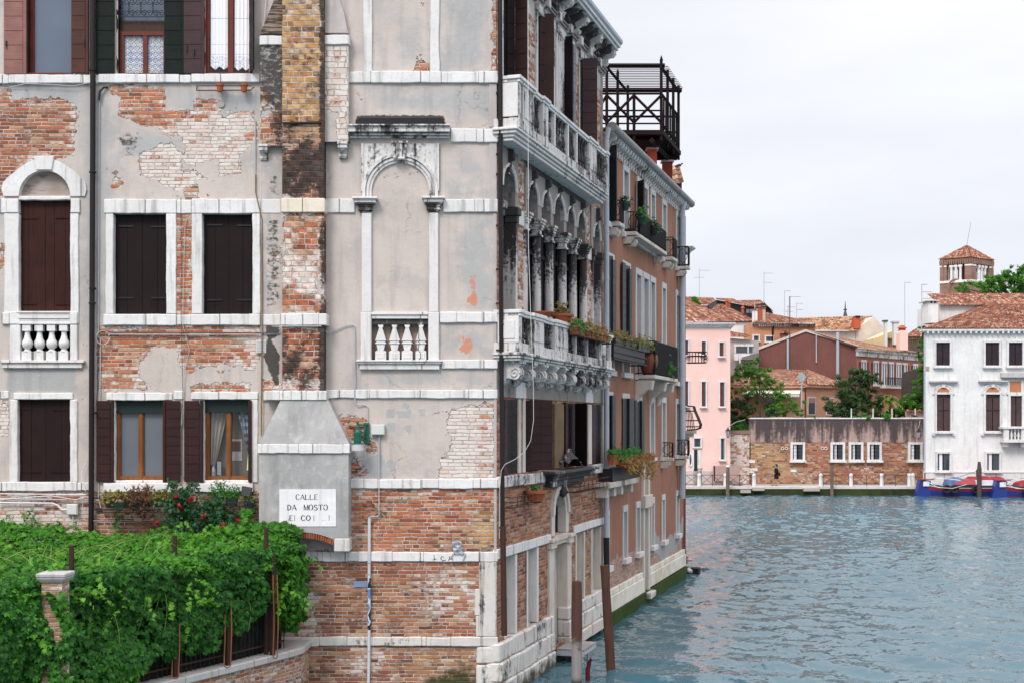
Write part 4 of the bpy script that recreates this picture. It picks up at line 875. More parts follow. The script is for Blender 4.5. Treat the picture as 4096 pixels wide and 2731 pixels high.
wall_grid('stained_strip',WALL,CH,MAIN,mx(1047),mx(1131),mz(1600),mz(584),.035,[],paint_strip,n0=.045)
m=MB(MAIN)
t0,t1=mz(1599,.3),mz(1775,.5)
m.hexa([(mx(1036,.5),-.02,t1),(mx(1397,.5),-.02,t1),(mx(1397,.5),.48,t1),(mx(1036,.5),.48,t1)],[(mx(1122,.3),-.02,t0),(mx(1312,.3),-.02,t0),(mx(1312,.3),.30,t0),(mx(1122,.3),.30,t0)])
m.build('hood',CEMENT,CH,.01)
cbox('hood_band',1029,1398,1775,1812,.52,WHITE2,breaks=(1048,1152,1194,1372))
m=MB(MAIN); a,c=mx(1036,.48),mx(1394,.48); zt,zb=mz(1812,.5),mz(2150,.48)
m.ext([(a,zt),(a,mz(2260,.48)),(mx(1190,.48),mz(2136,.48))]+[(mx(1190+146*t,.48),mz(2136-26*math.sin(math.pi*(t*.55+.25))+10+26*t,.48)) for t in np.linspace(0,1,8)]+[(mx(1336,.48),mz(2150,.48)),(c,mz(2150,.48)),(c,zt)],-.02,.48,'n'); m.build('hood_body',CEMENT,CH)
m=MB(MAIN)
for i in range(16):
 t=i/15; uu=1200+138*t; vv=2136-26*math.sin(math.pi*(t*.55+.25))+12+26*t; an=(t-.35)*.5
 m.hexa([(mx(uu-3.4,.48),-.02,mz(vv+22,.48)),(mx(uu+3.4,.48),-.02,mz(vv+22,.48)),(mx(uu+3.4,.48),.47,mz(vv+22,.48)),(mx(uu-3.4,.48),.47,mz(vv+22,.48))],[(mx(uu-3.6+an*12,.48),-.02,mz(vv+1,.48)),(mx(uu+3.6+an*12,.48),-.02,mz(vv+1,.48)),(mx(uu+3.6+an*12,.48),.47,mz(vv+1,.48)),(mx(uu-3.6+an*12,.48),.47,mz(vv+1,.48))])
m.build('brick_arch',paint_mat('arch brick',(.33,.095,.045),.9,.7,0,.1,.4,.01),CH,jitter=.004)
m=MB(MAIN); m.box(mx(1336,.48),mx(1398,.48),-.02,.49,mz(2206,.48),mz(2151,.48)); m.build('corbel',BASE,CH,.02)
sg=thing('street_sign','white painted street sign with worn black lettering CALLE DA MOSTO on the grey hood','street sign',MAIN.world((mx(1230,.5),.483,mz(2104,.48)))[0])
m=MB(MAIN); m.box(mx(1117,.49),mx(1344,.49),.47,.49,mz(2104,.49),mz(1955,.49)); m.build('panel',SIGNW,sg,jitter=.003)
GL={'C': ('arc',40,320),'O': ('arc',0,360),'D': 'D','A': [(0,0,.5,1,.06),(1,0,.5,1,.14),(.2,.35,.8,.35,.05)],'L': [(.15,0,.15,1,.14),(.1,.03,.9,.03,.06),(.87,0,.87,.25,.06)],'E': [(.15,0,.15,1,.14),(.1,.03,.85,.03,.06),(.1,.97,.8,.97,.06),(.1,.52,.6,.52,.05)],'M': [(.08,0,.08,1,.06),(.08,1,.5,.05,.14),(.5,.05,.92,1,.05),(.92,0,.92,1,.14)],'S': 'S','T': [(.5,0,.5,1,.15),(.05,.97,.95,.97,.06),(.05,.8,.05,.97,.05),(.95,.8,.95,.97,.05)],'I': [(.5,0,.5,1,.16),(.3,.02,.7,.02,.05),(.3,.98,.7,.98,.05)],'J': [(.55,.15,.55,1,.15),(.3,.1,.55,.1,.06),(.35,.98,.75,.98,.05)],'R': [(.15,0,.15,1,.14),(.15,.97,.6,.97,.05),(.65,.6,.65,.92,.13),(.15,.5,.6,.5,.05),(.45,.48,.9,0,.13)],'.': [(.4,.0,.6,.08,.12)],')': [(.4,-.05,.65,.15,.1),(.65,.15,.65,.4,.12)],'P': [(.15,0,.15,1,.14),(.15,.97,.6,.97,.06),(.65,.6,.65,.92,.13),(.15,.5,.6,.5,.06)],' ': []}
def glyph(m,ch,x,z,w,h,n0,n1,worn=0.0):
 g=GL[ch]
 def stroke(x0,y0,x1,y1,t):
  if random.random()<worn: return
  dx,dz=(x1-x0)*w,(y1-y0)*h; L=math.hypot(dx,dz) or 1; px_,pz=-dz/L*(t*1.25+.03)*w*.5,dx/L*(t*1.25+.03)*w*.5
  a=(x+x0*w,z+y0*h); b_=(x+x1*w,z+y1*h)
  m.ext([(a[0]+px_,a[1]+pz),(a[0]-px_,a[1]-pz),(b_[0]-px_,b_[1]-pz),(b_[0]+px_,b_[1]+pz)],n0,n1,'n')
 def arc(cx,cz,rx,rz,a0,a1,thick):
  k=16
  for i in range(k):
   t0=math.radians(a0+(a1-a0)*i/k); t1=math.radians(a0+(a1-a0)*(i+1)/k)
   stroke(cx+rx*math.cos(t0),cz+rz*math.sin(t0),cx+rx*math.cos(t1),cz+rz*math.sin(t1),thick*(.35+abs(math.cos((t0+t1)/2))))
 if g=='D': stroke(.15,0,.15,1,.14); arc(.15,.5,.7,.48,-90,90,.12)
 elif g=='S': arc(.5,.75,.3,.23,20,270,.12); arc(.5,.26,.33,.25,-160,90,.12)
 elif isinstance(g,tuple): arc(.5,.5,.42,.5,g[1],g[2],.12)
 else:
  for s_ in g: stroke(*s_)
def text_line(m,txt,uc,v0,v1,cw,n,worn=0,gap=1.12):
 tot=sum((.45 if c in ' I.J)' else 1) for c in txt)*cw*gap; x=uc-tot/2
 for c in txt:
  k=(.45 if c in ' I.J)' else 1)*cw
  glyph(m,c,mx(x,n),mz(v1,n),k/S,(v1-v0)/S,n-.004,n+.003,worn); x+=k*gap
m=MB(MAIN)
text_line(m,'CALLE',1229,1976,1997,16.5,.49,0); text_line(m,'DA',1168,2017,2039,17,.49,0); text_line(m,'MOSTO',1264,2017,2039,17.5,.49,.03)
text_line(m,')EI',1166,2060,2081,16,.49,0); text_line(m,'CO',1224,2060,2080,18,.49,.0); text_line(m,'I',1256,2060,2080,18,.49,0); text_line(m,'...',1297,2060,2080,14,.49,0); text_line(m,'I',1317,2060,2080,19,.49,0)
m.build('lettering',INK,sg)
lp=thing('wall_lamp','green enamel bracket lamp with a clear bell glass beside the hood','wall lamp',MAIN.world((mx(1430,.3),.3,mz(1825,.3)))[0])
x,n=mx(1430,.32),.32; zt=mz(1690,.32)
m=MB(MAIN); m.lathe(x,n,mz(1774,n),[(.135,0),(.135,.012),(.075,.02),(.082,.06),(.075,.16),(.088,.20),(.088,.235),(.06,.245),(.045,.26),(.03,.32),(.035,.34),(.02,.38),(.02,.43),(.035,.45),(.02,.48),(0.005,.49)],16); m.build('cap',LAMPG,lp,smooth=True)
m=MB(MAIN); m.tube([(x,n,mz(1698,n)),(x+.12,.16,mz(1697)),(mx(1470),.05,mz(1697))],.018,8); m.box(mx(1455),mx(1478),.0,.045,mz(1770),mz(1690))
m.tube([(x+.02,n-.02,mz(1715,n))]+[(x+.05+.10*t,n-.02-.25*t,mz(1715+45*t**.5+10*math.sin(6*t),n)) for t in np.linspace(.1,1,8)],.016,6)
m.tube([(mx(1462),.05+.05*math.sin(t*1.2),mz(1725+20*math.cos(t))) for t in np.linspace(0,6.2,12)],.012,5); m.build('bracket',LAMPG,lp,smooth=True)
g=NT('lamp glass'); BELL=g.out((.62,.62,.64),.15,None,.6,**{'Transmission Weight': .35})
m=MB(MAIN); m.lathe(x,n,mz(1801,n),[(.15,0),(.145,.04),(.13,.10),(.125,.14)],18); m.build('glass_bell',BELL,lp,smooth=True)
m=MB(MAIN); m.box(mx(1487),mx(1540),.02,.11,mz(1738),mz(1696)); m.box(mx(1489),mx(1538),.11,.12,mz(1736),mz(1698)); tag(m.build('junction_box',BOXGREY,bevel=.008),'pale grey electrical box on the plaster right of the green lamp','junction box')
cable('conduit',[(1130,1311,.36),(1294,1310,.36),(1300,1322,.1),(1316,1336,.04),(1350,1318,.04),(1385,1303,.04),(1410,1300,.04),(1419,1306,.03),(1421,1330,.03),(1421,1610,.06),(1427,1618,.06),(1460,1618,.03),(1472,1626,.03),(1473,1730,.03),(1484,1748,.03),(1505,1742,.05)],.011,ZINC,'thin grey conduit stepping down the plaster to the lamp and its box','conduit')
cable('conduit',[(1520,1738,.05),(1520,1745,.05),(1517,1752,.05),(1517,2058,.06),(1512,2063,.05),(1478,2065,.04),(1474,2075,.04)],.011,ZINC,'straight grey conduit dropping from the electrical box down the red brick','conduit')
m=MB(MAIN); m.tube([(mx(1479),.07,mz(2070)),(mx(1478),.07,mz(2300))],.033,10); m.tube([(mx(1478),.07,mz(2515)),(mx(1475),.07,mz(2760)),(mx(1474),.07,-1)],.033,10)
pp=m.build('utility_pipe',paint_mat('white grey pipe',(.58,.59,.62),.5,.25,0,.4,.2),smooth=True); tag(pp,'tall pale pipe on the lower brick wall with a blue graffiti stretch','pipe')
g=NT('graffiti pipe'); p=g.obj(); q=g.noise(g.scale(p,(3,3,2.2)),1.6,2,.4); c=g.mix(g.step(q,.46,.48),(.09,.24,.52),(.55,.60,.68)); c=g.mix(g.step(q,.53,.54),c,(.015,.015,.02)); GRAF=g.out(c,.5)
m=MB(MAIN); m.tube([(mx(1478),.07,mz(2300)),(mx(1478),.07,mz(2515))],.0335,10); m.build('graffiti_stretch',GRAF,pp,smooth=True)
m=MB(MAIN)
for v in (2250,2295,2600): m.lathe(mx(1478),.07,mz(v),[(.034,0),(.040,.003),(.040,.02),(.034,.023)],10)
m.build('pipe_clip',ZINC,pp)
m=MB(MAIN)
for st in ([(1736,2216),(1738,2230),(1734,2236),(1746,2232)],[(1776,2226),(1768,2222),(1763,2232),(1772,2240),(1784,2236)],[(1795,2240),(1800,2222),(1808,2224),(1800,2234),(1812,2232)]):
 m.tube([(mx(a),.052,mz(c)) for a,c in st],.008,5)
tag(m.build('graffiti',INK),'small black graffiti scribble on the white stone band','graffiti')
m=MB(MAIN); vv=[]; ff=[]
for j in range(7):
 for i in range(5): vv.append((mx(1808+i*9+j*1.6+random.uniform(-2,2)),.07+random.uniform(0,.06),mz(2162+j*9-i*1.5+random.uniform(-2,2))))
for j in range(6):
 for i in range(4): ff.append((j*5+i,j*5+i+1,j*5+i+6,j*5+i+5))
m.add(vv,ff); m.tube([(mx(1812),.07,mz(2212)),(mx(1806),.08,mz(2225)),(mx(1812),.07,mz(2236))],.012,5); m.tube([(mx(1850),.07,mz(2206)),(mx(1862),.08,mz(2214)),(mx(1852),.07,mz(2238))],.012,5)
tag(m.build('torn_bag',paint_mat('grey plastic bag',(.36,.38,.42),.4,.4),smooth=False),'torn grey plastic bag hanging over the stone band near the corner','bag')
m=MB(MAIN); m.box(mx(1415),mx(1472),.0,.02,mz(2346),mz(2336-12)); tag(m.build('paint_patch',paint_mat('blue paint',(.20,.27,.42),.8,.5)),'smeared blue paint patch on the bricks beside the pale pipe','graffiti')
m=MB(MAIN)
CP=thing('corner_drainpipe','dark brown drainpipe running down the palace corner','drainpipe',MAIN.world((mx(2006,.12),.1,1.2))[0])
pts=[(1999,-260),(2001,300),(2003,900),(2006,1500),(2009,1900),(2011,2110)]
m=MB(MAIN); m.tube([(mx(a,.10),.10,mz(c,.10)) for a,c in pts],.048,12); m.build('pipe',PIPEBR,CP,smooth=True)
m=MB(MAIN); m.tube([(mx(a,.12),.12,mz(c,.12)) for a,c in ((2011,2110),(2014,2300),(2017,2540))],.062,12); m.build('foot',RUST,CP,smooth=True)
for (a,c,r) in ((2001,484,.052),(2003,908,.052),(2006,1300,.052),(2011,2112,.075),(2012,2160,.08),(2015,2400,.07)): m=MB(MAIN); m.lathe(mx(a,.1),.10,mz(c,.1),[(r*.8,0),(r,.005),(r,.035),(r*.8,.04)],12); m.build('pipe_collar',RUST,CP)
for v in (375,620,700,905,1080,1215,1400): m=MB(MAIN); m.box(mx(1984),mx(1996),.02,.10,mz(v+3),mz(v-3)); m.build('bracket',RUST,CP)
m=MB(MAIN); m.tube([(mx(a,.16),nn,mz(c,.16)) for a,c,nn in ((2110,-60,.95),(2111,600,.9),(2112,1000,.85),(2122,1300,.85),(2132,1560,.7),(2133,1680,.6),(2122,1760,.5),(2098,1805,.4),(2060,1835,.3),(2020,1855,.2),(2005,1880,.17),(1999,1950,.12),(1998,2160,.1))],.0065,6)
tag(m.build('cable',BOXGREY,smooth=True),'long white cable hanging in front of the balconies and looping to the corner drainpipe','cable')
#------------------------------------------------------------------palazzo,the canal face
def paint_can(s,z):
 t=s/KL; z_=np.zeros_like(s)
 def R(s0,s1,a,b,w=.15): return np.clip(.5+np.minimum(np.minimum(s-s0,s1-s),np.minimum(z-a,b-z))/(2*w),0,1)
 P=z_-.5
 P=np.where(z>15.0,.5,P)
 W=.0+.38*R(0,10,7,16.4,.3)+.06*R(0,10,3,4.4,.4)
 T=.10+.30*R(0,10,-1,4.5,.5)+.22*R(-1,10,7,16.5,.5)+.25*R(6,10,-1,3.0,.5)
 K=.08+.22*R(0,10,5.9,7.2,.3)+.12*R(2.4,10,3.2,4.5,.5)+.9*R(-1,12,-2,.15,.12)+.15*R(0,10,11,12.2,.4)
 M=.55*R(-1,12,-2,.35,.15)
 return dict(P=P,W=W,K=K,T=T,G=z_+.5,M=M,O=z_)
hc=[]
def ch(u0,u1,z0,z1): hc.append((cs(u0),cs(u1),z0,z1))
ZS,ZF=4.66,6.26
LOW=[(2019,2068),(2100,2209),(2249,2347),(2363,2404)]
for a,c in LOW: ch(a,c,ZS,ZF)
AR=[(.30,1.20),(2.12,2.92),(3.25,4.02),(4.27,5.22),(5.47,6.22),(6.5,7.36),(8.24,8.98)]
hc.append((AR[0][0]-.0,AR[0][1]+.0,7.2,11.1)); hc.append((1.98,7.5,7.2,11.58)); hc.append((AR[6][0],AR[6][1],7.2,11.1))
TOPW=[(.35,1.75),(2.95,4.25),(4.75,6.05),(6.9,8.5)]
for a,c in TOPW: hc.append((a,c,12.2,15.2))
GRD=[(cs(2020),cs(2056)),(cs(2108),cs(2143)),(cs(2209),cs(2262)),(cs(2304),cs(2331)),(cs(2366),cs(2397))]
for i,(a,c) in enumerate(GRD): hc.append((a,c,.40 if i==2 else 1.18,2.92))
pa,pb=cs(2209),cs(2262); pc,pr=(pa+pb)/2,.50
hc.append((pc-.5,pc+.5,3.05,3.55))
can_bump=lambda s,z: .012*np.sin(s*9+z*3)*np.sin(z*11+s*4)
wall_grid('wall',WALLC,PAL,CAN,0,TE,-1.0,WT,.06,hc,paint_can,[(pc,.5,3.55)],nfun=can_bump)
def cbx(name,rects,mat,bev=.012,parent=None,jit=0):
 m=MB(CAN)
 for r in rects: m.box(*r)
 return m.build(name,mat,parent or PAL,bev,jitter=jit)
cbx('base_course',[(a,c-.012,-.2,.10+.004*(i % 3),.78,1.17) for i,(a,c) in enumerate(zip((-.08,.9,1.75,2.7,3.5),(.9,1.75,2.7,3.5,cs(2200))))],BASE,.03,jit=.008)
cbx('base_course',[(a,c-.012,-.2,.15+.006*(i % 3),.36,.77) for i,(a,c) in enumerate(zip((-.10,.6,1.3,2.1,2.9,3.4),(.6,1.3,2.1,2.9,3.4,cs(2196))))],BASE,.03,jit=.008)
cbx('base_course',[(a,c-.012,-.2,.18+.006*(i % 3),-.08,.35) for i,(a,c) in enumerate(zip((-.12,.9,1.9,2.8,3.4),(.9,1.9,2.8,3.4,cs(2196))))],BASE,.03,jit=.008)
cbx('base_ledge',[(-.3,cs(2200),-.2,.42,-.30,-.07)],plaster_mat('slimy ledge',(.32,.27,.20),(.03,.035,.015),.7,(.12,.11,.07),.5),.03)
cbx('base_course',[(a,c-.012,-.2,.10+.004*(i % 3),.86,1.17) for i,(a,c) in enumerate(zip((5.45,6.4,7.3,8.3),(6.4,7.3,8.3,TE)))],BASE,.03,jit=.008)
cbx('base_course',[(a,c-.012,-.2,.13+.006*(i % 3),.45,.85) for i,(a,c) in enumerate(zip((5.45,6.1,7.0,7.9,8.7),(6.1,7.0,7.9,8.7,TE)))],BASE,.03,jit=.008)
cbx('base_course',[(a,c-.012,-.2,.17+.006*(i % 3),.12,.44) for i,(a,c) in enumerate(zip((5.45,6.6,7.6,8.6),(6.6,7.6,8.6,TE)))],OLDST,.03,jit=.008)
INF=plaster_mat('infill plaster',(.52,.47,.42),(.10,.085,.075),.7,(.38,.34,.30),.4,(4,4,.5))
for i,(a,c) in enumerate(GRD):
 if i==2: continue
 w=cbx('niche',[(a-.10,a,-.3,.03,1.18,2.9),(c,c+.13,-.3,.035,1.18,2.9)],OLDST if i>2 else WHITE2,.01)
 cbx('infill',[(a,c,-.3,-.14,1.1,2.95)],INF,0,w)
cbx('string_course',[(-.02,1.0,-.1,.06,2.92,3.13),(1.01,2.2,-.1,.064,2.92,3.13),(2.21,cs(2196),-.1,.06,2.92,3.12)],WHITE2,.012)
cbx('string_course',[(cs(2290),7.4,-.1,.06,2.94,3.14),(7.41,TE-.1,-.1,.064,2.95,3.14)],WHITE2,.012)
D=cbx('water_door',[(pa-.42,pa,-.35,.06,.35,2.75),(pb,pb+.38,-.35,.06,.35,2.75)],OLDST,.012)
cbx('infill',[(pa,pb,-.35,-.2,-.2,2.8)],INF,0,D)
cbx('capital',[(pa-.46,pa+.04,-.35,.16,2.92,3.0),(pa-.44,pa+.02,-.35,.12,2.76,2.915)],OLDST,.01,D); cbx('capital',[(pb-.04,pb+.42,-.35,.16,2.92,3.0),(pb-.02,pb+.40,-.35,.12,2.76,2.915)],OLDST,.01,D)
cbx('lintel',[(pa,pb,-.3,.08,2.9,3.04),(pa,pb,-.3,.04,2.8,2.895)],OLDST,.01,D)
m=MB(CAN)
for i in range(16):
 t0,t1=math.pi*i/16,math.pi*(i+1)/16
 for (ra,rb,n1) in ((.5,.62,.04),(.621,.78,.085)):
  m.ext([(pc+ra*math.cos(t0),3.55+ra*math.sin(t0)*1.0),(pc+rb*math.cos(t0),3.55+rb*math.sin(t0)),(pc+rb*math.cos(t1),3.55+rb*math.sin(t1)),(pc+ra*math.cos(t1),3.55+ra*math.sin(t1))],-.3,n1,'n')
m.box(pc-.78,pc-.5,-.3,.04,3.05,3.55); m.box(pc+.5,pc+.78,-.3,.04,3.05,3.55); m.build('arch',OLDST,D)
m=MB(CAN)
for i in range(7): m.box(pc-.48+.16*i-.012,pc-.48+.16*i+.012,-.2,-.17,3.05,4.05)
m.box(pc-.5,pc+.5,-.2,-.16,3.5,3.54); m.tube([(pc+.3*math.cos(a),-.17,3.6+.3*math.sin(a)) for a in np.linspace(0,math.pi,10)],.015,5); m.build('fanlight_grille',IRON,D)
m=MB(CAN); m.ball((pc,.10,4.1),.13,10,8,(.8,.8,1.3)); m.ball((pc,.19,4.08),.05,8,6); m.build('keystone_head',SOOT2,D,smooth=True)
cbx('sill',[(-.02,cs(2077),-.2,.10,4.40,4.64),(cs(2077)+.01,3.3,-.2,.12,4.38,4.62)],SOOTL,.015)
cbx('sill',[(cs(2345),TE-.05,-.2,.12,4.40,4.64)],SOOTL,.015)
cbx('door_cornice',[(3.1,7.4,-.2,.42,4.56,4.63),(3.25,7.25,-.2,.34,4.50,4.555),(3.5,7.0,-.2,.24,4.40,4.495),(3.7,6.8,-.2,.16,4.24,4.395)],SOOT2,.015)
def panel(parent,u0,n0,u1,n1,z0,z1,mat,k=9,th=.035,name='shutter',gap=.014):
 a=CAN.world((cs(u0,n0),n0,0))[0]; b_=CAN.world((cs(u1,n1),n1,0))[0]; d=b_-a; L=np.linalg.norm(d); d=d/L
 nn=np.array([d[1],-d[0],0])
 fr=Frame((a[0],a[1],0),d,nn); m=MB(fr); m.box(.004,L-.004,-th,-.008,z0,z1)
 for i in range(k):
  p,q=z0+(z1-z0)*i/k,z0+(z1-z0)*(i+1)/k
  m.box(0,L,-.012,.004,p+gap/2,q-gap/2)
 m.box(L*.46,L*.46+.015,.004,.008,z0,z1) if L>.7 else None
 return m.build(name,mat,parent)
W1=cbx('low_window',[(cs(2068),cs(2078),-.2,.04,ZS,6.3),(cs(2088),cs(2098),-.2,.03,ZS,6.3)],OLDST,.008)
panel(W1,2019,.02,2029,.03,ZS,ZF,MAUVE,9); panel(W1,2029,.03,2068,.0,ZS,ZF,DARKBR,9)
W2=cbx('low_window',[(cs(2210),cs(2247),-.2,.06,ZS,6.22)],OLDWOOD,.008)
panel(W2,2106,-.02,2124,.08,ZS,ZF,MAUVE,9); panel(W2,2124,.08,2209,.40,ZS+.03,ZF+.02,BROWN,8)
W3=cbx('low_window',[(cs(2347),cs(2361),-.2,.05,ZS,6.25)],OLDST,.008)
panel(W3,2262,.02,2273,.06,ZS,ZF,MAUVE,9); panel(W3,2274,.0,2346,.0,ZS,ZF,DARKBR,9); panel(W3,2300,.05,2347,.38,ZS,ZF,DARKBR,9)
W4=cbx('low_window',[(cs(2404),cs(2409),-.2,.04,ZS,6.25)],OLDST,.008)
panel(W4,2370,.05,2383,.08,ZS,ZF,MAUVE,9); panel(W4,2383,.08,2404,.0,ZS,ZF,DARKBR,9)
cbx('lintel_band',[(0,TE,-.15,.03,6.30,7.05)],ARCHST,.01)
cbx('lintel_block',[(cs(2052),cs(2092),-.1,.08,6.30,6.66)],WHITE2,.01); cbx('lintel_block',[(cs(2334),cs(2362),-.1,.08,6.30,6.66)],WHITE2,.01)
def bracket(parent,s,mat):
 m=MB(CAN); w=.13
 prof=[(-.05,6.55),(.10,6.55),(.16,6.60),(.18,6.68),(.24,6.70),(.34,6.66),(.44,6.68),(.50,6.76),(.50,6.86),(.45,6.93),(.50,6.95),(.50,7.02),(-.05,7.02)]
 m.ext(prof,s-w,s+w,'s')
 for sg in (-1,1):
  m.tube([(s+sg*(w+.012),.37+r*math.cos(a),6.80+r*math.sin(a)) for a,r in zip(np.linspace(0,9.5,22),np.linspace(.115,.015,22))],.02,5)
  m.tube([(s+sg*(w+.012),.10+r*math.cos(a),6.63+r*math.sin(a)) for a,r in zip(np.linspace(0,7,14),np.linspace(.065,.012,14))],.014,5)
 m.box(s-w-.03,s+w+.03,-.05,.53,6.99,7.045)
 return m.build('bracket',mat,parent)
def balustrade(parent,s0,s1,n,zb,zr,peds,thin,mat,ends=True,per=.25,bm=None):
 """rail, base, pedestals (s0,s1) and turned balusters along the front of a balcony; returns nothing"""
 m=MB(CAN); m.box(s0-.05,s1+.05,n-.22,n+.05,zr-.075,zr); m.box(s0-.03,s1+.03,n-.20,n+.025,zr-.135,zr-.076)
 for a,c in peds: m.box(a-.06,c+.06,n-.2,n+.10,zr-.072,zr+.002); m.box(a-.03,c+.03,n-.2,n+.07,zr-.137,zr-.073)
 if ends:
  for s in (s0,s1): m.box(s-.05 if s==s0 else s-.17,s+.17 if s==s0 else s+.05,-.05,n-.221,zr-.075,zr); m.box(s-.03 if s==s0 else s-.15,s+.15 if s==s0 else s+.03,-.05,n-.202,zr-.135,zr-.076)
 m.build('rail',mat,parent,.008)
 m=MB(CAN); m.box(s0-.04,s1+.04,n-.2,n+.02,zb,zb+.20)
 if ends:
  for s in (s0,s1): m.box(s-.04 if s==s0 else s-.16,s+.16 if s==s0 else s+.04,-.05,n-.201,zb,zb+.20)
 for a,c in peds: m.box(a-.02,c+.02,n-.19,n+.06,zb+.002,zb+.203)
 m.build('plinth',SOOTL,parent,.01)
 for a,c in peds:
  m=MB(CAN); m.box(a,c,n-.17,n+.045,zb+.20,zr-.135); m.box(a+.06,c-.06,n+.045,n+.06,zb+.28,zr-.22); m.build('pedestal',SOOTL,parent,.008)
 for a in thin:
  m=MB(CAN); m.box(a-.045,a+.045,n-.16,n+.02,zb+.2,zr-.135); m.build('pilaster',WHITE2,parent,.008)
 edges=sorted([s0-.2]+[x for p in peds for x in p]+[x for a in thin for x in (a-.045,a+.045)]+[s1+.2])
 spans=[]
 solid=[(a,c) for a,c in peds]+[(a-.045,a+.045) for a in thin]
 cur=s0
 for a,c in sorted(solid):
  if a-cur>.12: spans.append((cur,a))
  cur=max(cur,c)
 if s1-cur>.12: spans.append((cur,s1))
 h=zr-.135-(zb+.2); proto=None
 bal=[]
 for a,c in spans:
  k=max(1,int(round((c-a)/per)))
  bal+=[(a+(c-a)*(i+.5)/k,n-.07) for i in range(k)]
 if ends:
  for s in (s0+.06,s1-.06):
   k=max(1,int(n/per)); bal+=[(s,(n-.2)*(i+.5)/k) for i in range(k)]
 for s,nn in bal:
  m=MB(CAN); z=zb+.2; m.box(s-.055,s+.055,nn-.055,nn+.055,z,z+.09*h/.6)
  m.lathe(s,nn,z+.091*h/.6,[(.05,0),(.028,.03*h),(.058,.10*h),(.062,.2*h),(.035,.38*h),(.028,.5*h),(.045,.56*h),(.03,.6*h),(.05,.72*h)],8)
  m.box(s-.05,s+.05,nn-.05,nn+.05,z+.09*h/.6+.72*h,zr-.136); m.build('baluster',bm or SOOT2,parent)  # heavy black here is soot plus painted shade between the balusters
LB=thing('lower_balcony','long white stone balcony on scroll brackets in front of the sooty arcade','balcony',CAN.world((4.3,.3,6.55))[0])
NB=.47; S1L=cs(2438,NB)
for s in np.linspace(.22,S1L-.2,10): bracket(LB,float(s),SOOTL)
m=MB(CAN); m.box(-.04,S1L+.04,-.05,NB+.05,7.045,7.10); m.box(-.08,S1L+.08,-.05,NB+.09,7.102,7.16); m.box(-.11,S1L+.11,-.05,NB+.13,7.162,7.22); m.build('slab',SOOTL,LB,.012)
balustrade(LB,0,S1L,NB,7.22,8.10,[(-.0,.16),(cs(2123,NB),cs(2169,NB)),(cs(2213,NB),cs(2266,NB)),(cs(2391,NB),cs(2417,NB)),(S1L-.12,S1L)],[cs(2302,NB),cs(2348,NB)],WHITE2)
m=MB(CAN); m.box(.16,.17,0,.01,7.3,7.31)
m=MB(CAN); m.box(-.045,-.006,.04,NB+.03,7.42,7.965); m.box(-.06,-.0455,.10,NB-.05,7.50,7.88); m.build('end_panel',WHITE2,LB,.006)
UB=thing('upper_balcony','white stone balcony with dark balusters below the brown shuttered top windows','balcony',CAN.world((4.3,.3,11.6))[0])
NU=.45; S1U=cs(2424,NU)
m=MB(CAN)
for (p0,p1,a,c) in ((.02,0,11.60,11.67),(.06,0,11.672,11.74),(.11,0,11.742,11.81),(.15,0,11.812,11.87)): m.box(-p0,S1U+p0,-.05,NU-.1+p0,a,c)
m.build('slab',SOOT,UB,.012)  # sootier stone also paints in the shade under the balcony
u_pd=[(0,.16),(cs(2085,NU),cs(2128,NU)),(cs(2165,NU),cs(2186,NU)),(cs(2211,NU),cs(2224,NU)),(cs(2265,NU),cs(2277,NU)),(cs(2300,NU),cs(2312,NU)),(cs(2351,NU),cs(2380,NU)),(S1U-.14,S1U)]
balustrade(UB,0,S1U,NU,11.87,12.95,[u_pd[0],u_pd[1],u_pd[2],u_pd[6],u_pd[7]],[(u_pd[i][0]+u_pd[i][1])/2 for i in (3,4,5)],WHITE2,per=.25,bm=SOOT2)
m=MB(CAN); m.box(-.045,-.006,.06,NU+.03,12.10,12.80); m.build('end_panel',WHITE2,UB,.006)
ARC=cbx('arcade',[(1.98,7.5,-.25,.03,11.46,11.60)],SOOT2,0)
bounds=[1.98,3.085,4.145,5.345,6.36,7.5]
def arch_bay(parent,a,c,b0,b1,z0,zs,zt,n1,mat):
 m=MB(CAN); cc=(a+c)/2; r=(c-a)/2; zc=zs+.30
 arc=[(cc+r*math.cos(t),zc+r*1.05*math.sin(t)) for t in np.linspace(math.pi,0,15)]
 m.ext([(b0,z0),(a,z0)]+arc[:8]+[(cc,zt),(b0,zt)],-.30,n1,'n'); m.ext([(cc,zt)]+arc[7:]+[(c,z0),(b1,z0),(b1,zt)],-.30,n1,'n')
 o=m.build('arch',mat,parent)
 m=MB(CAN)
 for i in range(14):
  t0,t1=math.pi*i/14,math.pi*(i+1)/14
  for (ra,rb,n) in ((1.0,1.07,n1+.03),(1.08,1.15,n1+.045)):
   m.ext([(cc+r*ra*math.cos(t0),zc+r*ra*1.05*math.sin(t0)),(cc+r*rb*math.cos(t0),zc+r*rb*1.05*math.sin(t0)),(cc+r*rb*math.cos(t1),zc+r*rb*1.05*math.sin(t1)),(cc+r*ra*math.cos(t1),zc+r*ra*1.05*math.sin(t1))],-.05,n,'n')
 m.build('archivolt',SOOT,o)
 m=MB(CAN); zk=zc+r*1.05
 m.ext([(-.05,zk-.12),(.07,zk-.10),(.09,zk+.02),(.09,zk+.12),(.13,zk+.16),(.16,zk+.22),(.14,zt-.0),(-.05,zt)],cc-.06,cc+.06,'s'); m.ball((cc,.12,zk+.18),.07,8,6); m.build('keystone_head',SOOT2,o,smooth=False)
 return o
CAPST=stone_mat('half sooty capital stone',(.66,.63,.61),.30,.6,0)
